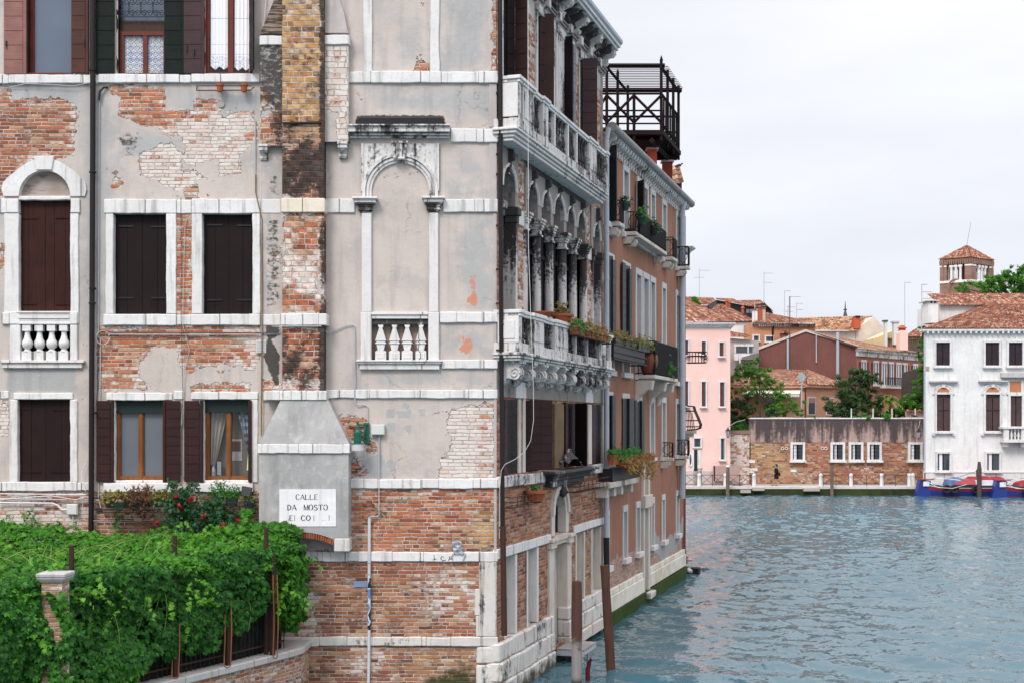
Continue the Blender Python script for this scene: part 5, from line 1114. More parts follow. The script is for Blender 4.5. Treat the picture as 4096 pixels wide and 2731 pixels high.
def column(parent,s,z0,z1,r,n,mat,half=False):
 m=MB(CAN); m.box(s-r-.05,s+r+.05,n-r-.05,n+r+.05,z0,z0+.12)
 m.lathe(s,n,z0+.12,[(r+.04,0),(r+.04,.05),(r,.09),(r,(z1-z0)*.45),(r*.92,z1-z0-.52)],14); o=m.build('column',mat,parent,smooth=True)
 m=MB(CAN); z=z1-.40
 for (w,a,c) in ((r+.02,0,.05),(r-.01,.05,.16),(r+.02,.16,.21),(r+.04,.21,.28),(r+.065,.28,.335),(r+.09,.337,.40)): m.box(s-w,s+w,n-w,n+w,z+a,z+c-.002)
 m.build('capital',CAPST,o,.006)
 return o
for i,(a,c) in enumerate(AR):
 b0,b1=(a-.001,c+.001) if i in (0,6) else (bounds[i-1],bounds[i])
 if i in (0,6): b0,b1=a-.22,c+.22
 arch_bay(PAL,a,c,b0,b1,10.45,10.45,11.46 if i not in (0,6) else 11.58,.04,ARCHST)
for i,s in enumerate((2.02,3.085,4.145,5.345,6.36,7.44)): column(PAL,s,7.22,10.45,.11,-.04,COLST)
for a in (.24,1.25,8.18,9.02):
 o=cbx('pilaster',[(a-.06,a+.06,-.25,.06,7.22,10.1)],COLST,.01); cbx('capital',[(a-.08,a+.08,-.2,.09,10.1,10.25),(a-.12,a+.12,-.2,.13,10.252,10.42)],SOOT2,.01,o)
cbx('impost_band',[(1.44,1.86,-.05,.05,10.1,10.42),(7.6,8.0,-.05,.05,10.1,10.42)],SOOT,.01)
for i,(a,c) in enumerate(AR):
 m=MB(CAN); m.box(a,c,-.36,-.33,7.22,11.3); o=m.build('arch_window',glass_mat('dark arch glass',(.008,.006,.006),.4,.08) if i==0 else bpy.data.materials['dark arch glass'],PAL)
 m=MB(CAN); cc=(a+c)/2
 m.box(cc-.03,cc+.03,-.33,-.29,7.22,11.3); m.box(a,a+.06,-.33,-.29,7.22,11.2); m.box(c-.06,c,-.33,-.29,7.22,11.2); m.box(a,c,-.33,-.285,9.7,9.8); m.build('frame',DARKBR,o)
def topw(sp,us):
 return cbx('top_window',[(sp[0]-.14,sp[0],-.25,.05,12.2,15.25),(sp[1],sp[1]+.14,-.25,.05,12.2,15.25),(sp[0]-.16,sp[1]+.16,-.25,.07,15.2,15.42)],SOOTL,.01)
T1=topw((.35,1.75),0); T2=topw((2.95,4.25),0); T3=topw((4.75,6.05),0); T4=topw((6.9,8.5),0)
cbx('jamb',[(cs(2218),cs(2249),-.2,.055,12.2,15.2)],SOOTL,.01)
ZT0,ZT1=12.35,15.25
panel(T1,2029,.02,2059,.14,ZT0,15.9,DARKBR,11); panel(T1,2061,.14,2108,.42,ZT0,15.9,BROWN,11)
panel(T2,2158,.0,2180,.1,12.95,15.2,BROWN,6); panel(T2,2180,.1,2216,.30,12.95,15.28,wood_mat('rubbed brown shutter paint',(.05,.02,.016),(.03,.013,.012),.06,(.14,.06,.035),.55),1)
panel(T3,2250,.0,2290,.26,12.95,15.3,DARKBR,1); panel(T3,2294,.28,2304,.30,12.95,15.1,wood_mat('pale shutter edge',(.20,.18,.20),(.15,.13,.15),0),9)
panel(T4,2312,.0,2330,.1,12.95,15.15,DARKBR,6); panel(T4,2331,.1,2389,.46,12.95,15.2,MAUVE,8)
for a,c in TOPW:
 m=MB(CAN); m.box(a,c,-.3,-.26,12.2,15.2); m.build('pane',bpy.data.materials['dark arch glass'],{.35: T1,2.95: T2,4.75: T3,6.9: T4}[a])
m=MB(CAN)
for (n,a,c) in ((.06,15.43,15.50),(.10,15.502,15.56),(.14,15.562,15.60)): m.box(-.02,TE,-.1,n,a,c)
m.build('architrave',ARCHST,PAL,.008)
for i,s in enumerate(np.arange(.35,TE,1.02)):
 cbx('dentil_block',[(s-.1,s+.1,-.05,.20,15.42,15.64)],SOOTL,.01)
for i,s in enumerate(np.linspace(.25,TE-.12,19)):
 m=MB(CAN); w=.085
 m.ext([(0,15.66),(.10,15.66),(.13,15.74),(.12,15.82),(.20,15.88),(.32,15.90),(.38,15.98),(.36,16.06),(.40,16.09),(0,16.09)],s-w,s+w,'s')
 m.ball((s,.34,15.99),.085,7,5,(1.1,.8,.9)); m.ball((s,.12,15.72),.075,7,5,(1.1,.9,1)); m.ball((s-.05,.24,15.9),.05,6,4); m.build('cornice_bracket',SOOT2 if i % 3 else SOOT,PAL,jitter=.012)
m=MB(CAN); m.box(-.05,TE+.0,-.1,.44,16.092,16.17); m.box(-.08,TE+.02,-.1,.50,16.172,16.25); m.build('cornice',WHITE2,PAL,.008)
m=MB(CAN); m.ext([(-.1,16.252),(.50,16.252),(.55,16.30),(.56,16.38),(.53,16.42),(-.1,16.44)],-.1,TE+.05,'s'); m.build('gutter',ZINC,PAL)
m=MB(CAN)
vv=[]; R_=random.Random(5)
for j in range(9):
 for i in range(9):
  a,c=i/8,j/8; vv.append((4.7+1.6*a,.30-.26*c+R_.uniform(-.05,.05),4.64+.42*math.sin(math.pi*min(1,a*1.1+.1))*math.sin(math.pi*(.15+.75*c))+R_.uniform(0,.09)))
ff=[(j*9+i,j*9+i+1,j*9+i+10,j*9+i+9) for j in range(8) for i in range(8)]
m.add(vv,ff); tag(m.build('plastic_sheet',stone_mat('crumpled black and white sheet',(.55,.52,.5),.42,.3,0,1.4)),'crumpled black and white plastic sheet on the ledge over the water door','plastic sheet')
def canpot(u,n,z,label,r=.13,h=.19,mat=TERRA,grp=None,plant=None,cnt=60,sp=.16,name='flowerpot',cat='flowerpot'):
 s=cs(u,n); t=thing(name,label,cat,CAN.world((s,n,z))[0],grp)
 m=MB(CAN); m.lathe(s,n,z,[(r*.65,0),(r*.92,h*.72),(r*1.08,h*.73),(r*1.08,h),(r*.92,h),(r*.85,h*.82)],14); m.build('pot',mat,t,smooth=True)
 if plant: PLQ.append((t,[(CAN.world((s,n,z+h))[0])],sp,cnt,plant))
 return t
PLQ=[]
m=MB(CAN)
for z in (4.20,4.10,3.98): m.tube([(.15,.04,z),(.15,.32,z),(2.35,.32,z),(2.35,.04,z)],.010,5)
for s in (.5,1.0,1.5,2.0): m.tube([(s,.32,4.2),(s,.3,3.98),(s,.04,3.98)],.008,5)
tag(m.build('pot_rack',RUST),'empty rusty iron pot rack under the first palace sill by the corner','pot rack')
m=MB(CAN); a,c=cs(2302,.3),cs(2425,.3)
for z in (4.30,4.18,4.04): m.tube([(a,.04,z),(a,.38,z),(c,.38,z),(c,.04,z)],.011,5)
for s in np.linspace(a+.2,c-.2,8): m.tube([(s,.38,4.3),(s,.36,4.04),(s,.04,4.02)],.008,5)
tag(m.build('pot_rack',RUST),'empty rusty iron pot rack hanging under the last palace sill','pot rack')
canpot(2142,.25,4.02,'single terracotta pot with a yellow plant on the iron rack near the corner',.24,.24,TERRA,None,HERB,30,.12)
RB=8.102
m=MB(CAN); s_=cs(2178,NB-.05); m.lathe(s_,NB-.08,RB,[(.12,0),(.22,.10),(.25,.11),(.25,.13),(.2,.13),(.12,.04)],16); tag(m.build('bowl_planter',TERRA,smooth=True),'empty shallow terracotta bowl on the lower balcony rail','planter')
canpot(2248,NB-.06,RB,'wide terracotta bowl of yellow green sedum on the lower balcony rail',.26,.20,TERRA,None,SEDUM,160,.26)
canpot(2300,NB-.06,RB,'plain terracotta pot right of the sedum bowl on the rail',.15,.18,TERRA,None)
def box_planter(u0,u1,n,z,h,label,mat,plant,cnt,sp,frame=CAN,w=.2,name='window_box',droop=0.0):
 a,c=cs(u0,n),cs(u1,n); t=thing(name,label,'window box',CAN.world(((a+c)/2,n,z))[0],'planted boxes on the canal fronts')
 m=MB(CAN); m.hexa([(a+.03,n-w/2+.02,z),(c-.03,n-w/2+.02,z),(c-.03,n+w/2-.02,z),(a+.03,n+w/2-.02,z)],[(a,n-w/2,z+h),(c,n-w/2,z+h),(c,n+w/2,z+h),(a,n+w/2,z+h)]); m.box(a-.01,c+.01,n-w/2-.01,n+w/2+.01,z+h-.03,z+h+.002); m.build('box',mat,t)
 PLQ.append((t,[CAN.world((s,n,z+h))[0] for s in np.linspace(a+.05,c-.05,max(2,int((c-a)/.15)))],sp,cnt,plant,droop)); return t
m=MB(CAN); a,c=cs(2292,.62),cs(2420,.62)
for z in (7.82,7.98): m.tube([(a,.5,z),(a,.78,z),(c,.78,z),(c,.5,z)],.012,5)
for s in np.linspace(a,c,9): m.tube([(s,.78,7.98),(s,.78,7.8),(s,.5,7.8)],.009,5)
tag(m.build('pot_rack',IRON),'dark iron rack carrying plant boxes outside the lower balcony rail','pot rack')
box_planter(2292,2328,.64,7.83,.2,'terracotta box of dark trailing plants first on the balcony rack',TERRA,HERB,130,.2)
box_planter(2335,2374,.64,7.83,.2,'terracotta box of golden sedum in the middle of the balcony rack',TERRA,SEDUM,200,.22)
box_planter(2380,2420,.64,7.83,.2,'terracotta box of rusty sedum at the far end of the balcony rack',TERRA,SEDUMR,200,.22)
m=MB(CAN); 
#------------------------------------------------------------------orange house along the canal
S0=TE+.012; S2=cs(2734); ZO=14.0
OH=thing('orange_house','long orange plastered canal house with white window frames and dark green shutters','house',CAN.world(((S0+S2)/2,0,0))[0])
ORP=plaster_mat('orange plaster',(.55,.25,.14),(.26,.105,.065),.55,(.47,.205,.115),.35,(8,8,.22),.006,.46,.70)
def paint_or(s,z):
 def R(s0,s1,a,b,w=.15): return np.clip(.5+np.minimum(np.minimum(s-s0,s1-s),np.minimum(z-a,b-z))/(2*w),0,1)
 z_=np.zeros_like(s); lim=1.65+.25*np.sin(s*.9)+.12*np.sin(s*2.3)
 P=np.clip(z-lim+.35*(s>S0+6.5)-.25,-.6,.6)+.30
 brickzone=R(S0,S0+5.2,.7,1.75,.2)
 P=np.where(brickzone>.4,-.12,P)
 return dict(P=np.clip(P,-.6,.6),W=z_+.35,K=.05+z_+.1*R(S0,S2,0,1.0,.2),T=z_+.35,G=np.clip((lim-z)*1.6+.2,0,1),M=.8*R(-1,99,-2,.1,.1),O=np.clip((z-lim)*1.5,0,1)*1.3)
def orange_wall_mat():
 m=wall_mat('orange wall'); nt=m.node_tree
 return m
g=NT('orange stucco'); p=g.obj(); O=g.attr('O'); P_=g.attr('P'); u=g.uv(); r1,r2,face,q=bricks(g,u)
fine=g.noise(p,9,4,.65); a=g.noise(p,.6,4,.6); st=g.noise(g.scale(p,(7,7,.20)),1.0,5,.65); st2=g.noise(g.scale(p,(14,14,.5)),1.0,4,.6)
oc=g.mix(g.step(a,.35,.68),(.345,.17,.112),(.275,.135,.093)); oc=g.mix(g.mul(g.step(st,.44,.64),.75),oc,(.27,.12,.08)); oc=g.mix(g.mul(g.step(st2,.52,.72),.45),oc,(.40,.22,.155)); oc=g.mix(g.mul(g.step(st,.60,.75),.6),oc,(.16,.085,.07))
gc=g.mix(fine,(.40,.385,.38),(.28,.26,.255)); om=g.step(g.add(O,g.mul(g.sub(g.noise(p,2.6,5,.65),.5),1.5)),.42,.52); pc_=g.mix(om,gc,oc)
bc=g.mix(face,(.38,.32,.28),g.mix(.4,g.ramp(r1,DRED),(.42,.30,.25))); bc=g.mix(g.mul(g.step(fine,.5,.65),.5),bc,(.5,.45,.42))
pm=g.step(g.add(P_,g.mul(g.sub(g.noise(p,3,5,.65),.5),.5)),-.01,.01); c=g.mix(pm,bc,pc_)
ORW=g.out(c,.9,g.bump(g.add(g.mul(pm,.02),g.add(g.mul(fine,.008),g.mul(g.sub(1,pm),g.mul(face,.012)))),.8,1),.15)
ho=[]; OW=[]
def owin(u0,u1,v0,v1,kind):
 s0,s1=cs(u0),cs(u1); z1,z0=cz(v0,s0),cz(v1,s0); ho.append((s0,s1,z0,z1)); OW.append((s0,s1,z0,z1,kind)); return s0,s1,z0,z1
TZ0,TZ1=11.45,13.3; MZ0,MZ1=7.27,10.4; LZ0,LZ1=4.62,6.45; GZ0,GZ1=1.72,3.1
def orow(spans,z0,z1,kind):
 for a,c in spans: ho.append((cs(a),cs(c),z0,z1)); OW.append((cs(a),cs(c),z0,z1,kind))
orow([(2418,2452),(2494,2512),(2549,2588),(2604,2617),(2650,2663),(2706,2717)],TZ0,TZ1,'top')
orow([(2420,2450),(2492,2516),(2605-60,2617-54),(2574,2592),(2603,2618),(2649,2661),(2705,2716)],MZ0,MZ1,'mid')
orow([(2420,2445),(2492,2512),(2544,2562),(2601,2614),(2648,2660),(2705,2714)],LZ0,LZ1,'low')
orow([(2419,2432),(2493,2506),(2545,2557),(2605,2614),(2648,2657),(2705,2713)],GZ0,GZ1,'gnd')
DS0,DS1=cs(2571),cs(2584); ho.append((DS0,DS1,.35,4.3))
wall_grid('wall',ORW,OH,CAN,S0,S2,-1,ZO,.09,ho,paint_or,nfun=lambda s,z: .012*np.sin(s*2.1+z)*np.sin(z*1.7)-.006)
b=MB(CAN); b.box(S0+.01,S2-.35,-8,-.42,-1,ZO-.15); b.build('inner_block',DARK,OH)
b=MB(CAN); b.box(S2-.30,S2-.002,-8,-.012,-1,ZO-.05); b.build('side_wall',paint_mat('dark red side wall',(.15,.035,.03),.85,.5),OH)
FRW=stone_mat('window stone',(.62,.61,.605),0,.4,0,tint=(.55,.53,.51))
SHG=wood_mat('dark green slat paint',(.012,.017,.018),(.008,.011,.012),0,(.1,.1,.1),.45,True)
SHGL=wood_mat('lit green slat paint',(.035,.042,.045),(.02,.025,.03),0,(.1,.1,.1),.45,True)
for i,(s0,s1,z0,z1,kind) in enumerate(OW):
 m=MB(CAN); f=.14 if kind !='gnd' else .10; sh=kind in ('low','mid','top')
 m.box(s0-f,s0,-.32,.03,z0,z1); m.box(s1,s1+f,-.32,.032,z0,z1); m.box(s0-f,s1+f,-.32,.034,z1,z1+.2)
 w=m.build('window',FRW,OH,.008)
 m=MB(CAN); m.box(s0-f-.05,s1+f+.05,-.32,.10 if kind !='gnd' else .14,z0-.16,z0-.002); m.build('sill',WHITE2,w,.01)
 m=MB(CAN); m.box(s0,s1,-.30,-.26,z0,z1); m.build('pane',GLASS,w)
 m=MB(CAN); cc=(s0+s1)/2; m.box(cc-.03,cc+.03,-.26,-.22,z0,z1); m.box(s0,s1,-.26,-.225,z0+(z1-z0)*.62,z0+(z1-z0)*.62+.06); m.build('frame',DARKBR,w)
def oshut(u0,n0,u1,n1,z0,z1,mat,k=10): return panel(OH,u0,n0,u1,n1,z0,z1,mat,k,.04)
SHB=paint_mat('black green shutter',(.010,.014,.015),.45,.3)
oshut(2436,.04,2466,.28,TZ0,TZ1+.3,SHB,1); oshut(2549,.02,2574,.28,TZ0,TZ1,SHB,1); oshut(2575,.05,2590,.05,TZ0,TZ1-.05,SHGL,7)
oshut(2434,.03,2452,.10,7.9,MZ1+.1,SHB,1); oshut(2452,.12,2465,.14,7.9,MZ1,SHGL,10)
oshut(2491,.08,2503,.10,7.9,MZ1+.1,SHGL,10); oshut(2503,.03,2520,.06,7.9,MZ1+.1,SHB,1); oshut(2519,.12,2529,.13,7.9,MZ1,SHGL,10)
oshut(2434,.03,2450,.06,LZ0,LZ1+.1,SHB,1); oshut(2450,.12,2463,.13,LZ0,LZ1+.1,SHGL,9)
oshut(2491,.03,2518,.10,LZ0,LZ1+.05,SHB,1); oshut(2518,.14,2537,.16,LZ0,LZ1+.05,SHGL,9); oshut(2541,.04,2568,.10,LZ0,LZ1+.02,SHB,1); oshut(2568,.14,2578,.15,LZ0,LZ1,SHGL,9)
m=MB(CAN); m.box(DS0-.2,DS0,-.4,.08,.3,4.2); m.box(DS1,DS1+.26,-.4,.09,.3,4.2); m.box(DS0-.3,DS1+.36,-.4,.16,3.05,3.45)
for i in range(10):
 t0,t1=math.pi*i/10,math.pi*(i+1)/10; cc=(DS0+DS1)/2; r=(DS1-DS0)/2
 m.ext([(cc+r*math.cos(t0),4.2+r*math.sin(t0)),(cc+(r+.25)*math.cos(t0),4.2+(r+.25)*math.sin(t0)),(cc+(r+.25)*math.cos(t1),4.2+(r+.25)*math.sin(t1)),(cc+r*math.cos(t1),4.2+r*math.sin(t1))],-.3,.09,'n')
D2=m.build('water_door',OLDST,OH,.012); m=MB(CAN); m.box(DS0,DS1,-.35,-.2,.3,4.8); m.build('door_leaf',INF,D2)
m=MB(CAN); m.box(DS0-.1,DS1+.2,-.4,.3,.15,.36); m.build('step',BASE,D2,.02)
YST=stone_mat('yellowed plinth stone',(.80,.755,.66),0,.3,.9,warm=.5)
m=MB(CAN); e=list(np.linspace(S0+.1,DS0-.25,7)); 
for a,c in zip(e[:-1],e[1:]): m.box(a,c-.012,-.2,.10,.38,.84)
for a,c in zip(e[:-1],e[1:]): m.box(a,c-.012,-.2,.06,.842,1.02)
m.build('plinth',YST,OH,.015); m=MB(CAN)
e=list(np.linspace(DS1+.3,S2,8))
for a,c in zip(e[:-1],e[1:]): m.box(a,c-.012,-.2,.10,.42,.86)
for a,c in zip(e[:-1],e[1:]): m.box(a,c-.012,-.2,.06,.862,1.04)
pl_b=m; m.build('plinth',YST,OH,.015)
SLIME=plaster_mat('waterline slime',(.030,.055,.010),(.012,.014,.007),.7,(.05,.085,.014),.7,(5,5,1.2),.02)
m=MB(CAN); m.box(S0,S2+.02,-.2,.14,-1,.375); m.build('foundation',SLIME,OH,0,jitter=.01)
for s in np.linspace(S0+.5,S2-.25,38):
 m=MB(CAN); m.ext([(0,ZO-.52),(.05,ZO-.52),(.08,ZO-.44),(.06,ZO-.36),(.12,ZO-.30),(.22,ZO-.29),(.27,ZO-.23),(.27,ZO-.17),(0,ZO-.17)],s-.07,s+.07,'s'); m.build('eaves_bracket',SOOT,OH)
m=MB(CAN); m.box(S0,S2+.02,-.1,.29,ZO-.17,ZO-.12); m.build('eaves_board',SOOT,OH)
m=MB(CAN); m.tube([(S0-.1,.27,ZO-.02),(S2+.15,.27,ZO-.02)],.14,12); m.build('gutter',paint_mat('pale gutter',(.29,.28,.275),.75,.4,0,.15,.5),OH,smooth=True)
m=MB(CAN); m.ext([(S0+.0,.1),(S2+.1,.1),(S2+.1,-8),(S0+.0,-8)],ZO-.05,ZO+.0,'z'); m.build('roof_deck',TILES,OH)
for (u,n,col,lab,zt,zb) in ((2426,.18,ZINC,'grey downpipe between palace and orange house with a dark iron foot',ZO-.3,2.6),(2729,.16,ZINC,'grey downpipe at the far corner of the orange house',ZO-.3,3.0)):
 s=cs(u,n); t=thing('downpipe',lab,'drainpipe',CAN.world((s,n,zb-1.4 if u<2500 else zb))[0])
 m=MB(CAN); m.tube([(s,n+.06,zt+.2),(s,n,zt-.1),(s,n,8),(s,n,zb)],.075 if u<2500 else .11,12); m.build('pipe',col,t,smooth=True)
 m=MB(CAN)
 for z in np.arange(zb+.6,zt,1.3): m=MB(CAN); m.lathe(s,n,z,[(.07,0),(.085 if u<2500 else .12,.004),(.085 if u<2500 else .12,.03),(.07,.034)],12); m.build('pipe_collar',col,t)
 if u<2500:
  m=MB(CAN); m.tube([(s,n,zb),(s+.05,n,zb-1.4)],.085,12); m.build('foot',IRON,t,smooth=True)
def iron_balcony(u0,u1,n,z,label,rail=.95,cover=None,solid=False,corb=True,group='iron railed balconies on the orange house',slab_mat=OLDST):
 a,c=cs(u0,0),cs(u1,n); t=thing('balcony',label,'balcony',CAN.world(((a+c)/2,n/2,z-.3))[0],group)
 m=MB(CAN); m.box(a,c,-.05,n+.04,z-.11,z); m.build('slab',slab_mat,t,.012)
 if corb:
  for s in (a+.15,c-.15): 
   m=MB(CAN); m.ext([(-.05,z-.36),(n*.55,z-.36),(n*.8,z-.24),(n*.8,z-.142),(-.05,z-.142)],s-.12,s+.12,'s'); m.build('corbel',slab_mat,t,.01)
 m=MB(CAN)
 for zz in (z+.06,z+rail): m.tube([(a+.04,-.02,zz),(a+.04,n,zz),(c-.04,n,zz),(c-.04,-.02,zz)],.018,5)
 k=max(3,int((c-a)/.13))
 for s in np.linspace(a+.04,c-.04,k+1): m.tube([(s,n,z+.0),(s,n,z+rail)],.011,5)
 for nn in np.linspace(.1,n,4): m.tube([(a+.04,nn,z),(a+.04,nn,z+rail)],.011,5)
 for q in (-1,1): m.tube([(a+.04,n*.55+q*.16*math.sin(x),z+.1+(rail-.15)*x/math.pi) for x in np.linspace(0,math.pi,9)],.012,5)
 m.build('railing',IRON,t)
 if cover: m=MB(CAN); m.box(a+.05,c-.05,n+.02,n+.03,z+.05,z+rail-.03); m.build('screen',cover,t)
 return t
BLK=paint_mat('black mesh',(.014,.013,.014),.9,.4,0,.1)
iron_balcony(2434,2494,.30,TZ0-.0,'first top floor iron balcony next to the palace with a flowerpot on its rail',.62,BLK)
iron_balcony(2493,2549,.36,TZ0-.0,'second top floor stone ledge with a thin low rail under the white framed window',.08,None)
iron_balcony(2508,2664,.36,TZ0-.0,'long top floor iron balcony with dark screens and two plants',.68,BLK)
iron_balcony(2648,2706,.36,TZ0-.0,'top floor iron balcony with curved end near the far downpipe',.68,BLK)
iron_balcony(2705,2757,.42,TZ0-.0,'last top floor iron balcony at the far corner',.72,BLK)
BB=iron_balcony(2540,2708,.60,MZ0-.02,'large iron balcony with a black screen and a big clay urn',1.05,BLK,corb=False,slab_mat=OLDST)
for s in (cs(2540)+.2,cs(2660,.5),cs(2690,.5)):
 m=MB(CAN); m.ext([(-.05,MZ0-1.0),(.05,MZ0-.9),(.12,MZ0-.7),(.35,MZ0-.5),(.50,MZ0-.48),(.56,MZ0-.18),(-.05,MZ0-.18)],s-.16,s+.16,'s'); m.build('corbel',OLDST,BB,.015)
iron_balcony(2646,2692,.36,LZ0-.05,'lower iron balcony with an oval end panel before the far corner',.52,BLK)
iron_balcony(2703,2757,.42,LZ0-.05,'lower iron balcony at the far corner over the canal',.58,BLK)
m=MB(CAN); s,n,z=cs(2594,.38),.38,MZ0-.02; m.lathe(s,n,z,[(.16,0),(.24,.2),(.30,.42),(.28,.6),(.20,.70),(.24,.74),(.24,.78),(.18,.76)],18); tag(m.build('urn',paint_mat('dark clay',(.17,.05,.028),.6,.4),smooth=True),'big dark clay urn standing on the iron balcony','urn')
m=MB(CAN); a,c=cs(2448,.45),cs(2600,.6)
for z in (7.9,7.7,7.5): m.tube([(a,.03,z),(a,.5,z),(c-.3,.55,z),(c-.3,.03,z)],.022,5)
m.box(a,c-.3,.1,.5,7.55,7.88)
tag(m.build('pot_rack',IRON),'black iron rack under the sedum troughs on the orange house','pot rack')
box_planter(2450,2490,.32,7.92,.22,'green trough of golden sedum nearest the palace on the orange house',PLGREEN,SEDUM,190,.2)
box_planter(2491,2542,.38,7.92,.22,'black trough of bright sedum in the middle under the green shutters',IRON,SEDUM,190,.2)
box_planter(2543,2604,.44,7.92,.22,'dark green trough of yellow sedum spilling beside the clay urn',PLGREEN,SEDUM,190,.2)
box_planter(2442,2476,.40,4.62,.26,'terracotta box of fresh green herbs nearest the palace on the low sill',TERRA,HERB,200,.2)
box_planter(2474,2508,.46,4.56,.22,'terracotta box of herbs and rusty sedum on the low sill',TERRA,HERB,200,.2)
box_planter(2508,2560,.44,4.60,.24,'terracotta box with green herbs third on the low sill',TERRA,HERB,240,.2)
box_planter(2500,2550,.62,4.5,.15,'row of rusty orange sedum hanging in front of the herb boxes',TERRA,SEDUMR,320,.22,droop=.3)
box_planter(2556,2608,.55,4.62,.15,'orange and yellow sedum trailing far down at the end of the herb boxes',TERRA,SEDUMR,220,.18,droop=.7)
m=MB(CAN); a,c=cs(2436,.3),cs(2560,.4); m.box(a,c,.05,.40,4.15,4.5); tag(m.build('planter_shelf',IRON),'black iron shelf holding the herb boxes over two stone ledges','shelf')
for (u0,u1,lab) in ((2436,2482,'stone ledge nearest the palace under the herb boxes'),(2494,2548,'stone ledge farther from the palace under the herb boxes')):
 a,c=cs(u0,.4),cs(u1,.4); t=thing('stone_ledge',lab,'ledge',CAN.world(((a+c)/2,.2,3.75))[0])
 m=MB(CAN); m.box(a,c,-.05,.45,3.99,4.14); m.build('slab',OLDST,t,.012)
 for q in (a+.1,c-.4): m=MB(CAN); m.box(q,q+.25,-.05,.32,3.72,3.988); m.build('corbel',OLDST,t,.012)
canpot(2500,.36,TZ0+.40,'dark pot of red geraniums on the first top balcony rail',.14,.24,PLGREEN,None,ROSEL,90,.2)
canpot(2566,.42,TZ0+.28,'green pot of ivy hanging on the long top balcony',.16,.26,PLGREEN,None,HERB,110,.24)
canpot(2614,.44,TZ0+.22,'dark pot with bushy plant near the far end of the long top balcony',.16,.26,IRON,None,ROSEL,120,.24)
canpot(2650,.4,MZ0,'pot of tall thin leaved shrub behind the black screen',.2,.3,TERRA,None,HERB,120,.55)
YA,YB=45.4,48.8; XA1,XB1=fx(2645,YA),fx(2714,YB); XA0,XB0=XA1-4.2,XB1-4.2
AL=thing('roof_terrace','dark timber roof terrace with cross braced railing standing above the orange house','roof terrace',((XA0+XB1)/2,(YA+YB)/2,15.6))
ZFL,ZTP=16.12,18.42
def lerp(a,b,t): return tuple(a[i]+(b[i]-a[i])*t for i in range(3))
def AP(i,j,z):
 x=(XA0+(XA1-XA0)*i)*(1-j)+(XB0+(XB1-XB0)*i)*j
 return (x,YA+(YB-YA)*j,z)
for i,j in ((0,0),(.54,0),(.77,0),(1,0),(0,1),(.54,1),(1,1),(1,.35),(1,.68),(.54,.5)):
 m=MB(); full=i !=.77
 p,q=AP(i,j,ZFL-.35),AP(i,j,ZTP+.18 if full else 17.45); m.bar(p,q,.075)
 if full and (i,j) in ((.54,0),(1,0),(0,0),(.54,.5)): m.add([(q[0]-.06,q[1]-.06,q[2]),(q[0]+.06,q[1]-.06,q[2]),(q[0]+.06,q[1]+.06,q[2]),(q[0]-.06,q[1]+.06,q[2]),(q[0],q[1],q[2]+.2)],[(0,1,4),(1,2,4),(2,3,4),(3,0,4)])
 m.build('post',ALTANA,AL)
m=MB()
for z in (17.42,16.82,16.62,16.36): m.bar(AP(0,0,z),AP(1,0,z),.055 if z>17 else .042); m.bar(AP(0,1,z),AP(1,1,z),.06)
for z in (17.42,16.36): m.bar(AP(1,0,z),AP(1,1,z),.085); m.bar(AP(0,0,z),AP(0,1,z),.06)
m.build('rail',ALTANA,AL)
m=MB(); ks=(0,.2,.4,.54,.77,1)
for a,c in zip(ks[:-1],ks[1:]):
 if c in (.77,.4): m.bar(AP(a,0,17.36),AP(c,0,16.4),.07); m.bar(AP(a,0,16.4),AP(c,0,17.36),.07)
 else: m.bar(AP(a,0,16.4),AP(c,0,17.36),.07); m.bar(AP(a,0,17.36),AP(c,0,16.4),.07)
m.build('cross_brace',ALTANA,AL)
m=MB()
for k in range(9): m.bar(AP(1,k/8,15.85),AP(1,k/8*.98+.02,17.4),.05)
m.build('baluster',ALTANA,AL)
m=MB()
for j in (0,1): m.bar(AP(-.02,j,ZTP),AP(1.03,j,ZTP),.11)
m.bar(AP(1,-.02,ZTP-.06),AP(1,1.03,ZTP-.06),.10); m.bar(AP(.54,0,ZTP-.06),AP(.54,1,ZTP-.06),.09); m.bar(AP(0,0,ZTP-.06),AP(0,1,ZTP-.06),.09); m.build('beam',ALTANA,AL)
m=MB()
for k in range(1,15): m.bar(AP(-.02,k/15,ZTP+.03),AP(1.05,k/15,ZTP+.03),.02)
m.build('slat',ALTANA,AL)
m=MB(); m.hexa([AP(0,-.02,ZFL-.16),AP(1.02,-.02,ZFL-.16),AP(1.02,1.02,ZFL-.16),AP(0,1.02,ZFL-.16)],[AP(0,-.02,ZFL),AP(1.02,-.02,ZFL),AP(1.02,1.02,ZFL),AP(0,1.02,ZFL)])
for j in (.1,.9): m.bar(AP(0,j,ZFL-.3),AP(1.0,j,ZFL-.3),.2)
m.bar(AP(.92,0,ZFL-.36),AP(.92,1,ZFL-.36),.16); m.build('deck',ALTANA,AL)
for (ua,ub,vt,Y,lab) in ((2592,2628,575,46.2,'red brick pier with flaking plaster under the roof terrace'),(2652,2690,642,48.4,'darker red brick pier farther under the roof terrace')):
 t=thing('brick_pier',lab,'pier',(fx((ua+ub)/2,Y),Y+.15,13.9)); m=MB(); x0,x1=fx(ua,Y),fx(ub,Y); m.box(x0,x1,Y,Y+.35,13.9,15.62)
 m.build('shaft',plaster_mat('flaking red plaster',(.42,.085,.045),(.22,.05,.03),.4,(.33,.06,.035),.3) if ua<2600 else plaster_mat('dark red plaster',(.24,.045,.028),(.12,.03,.02),.4),t)
 m=MB(); m.box(x0-.06,x1+.06,Y-.06,Y+.41,15.62,15.68); m.build('cap',ZINC,t)
m=MB(); Yc=50.5; 
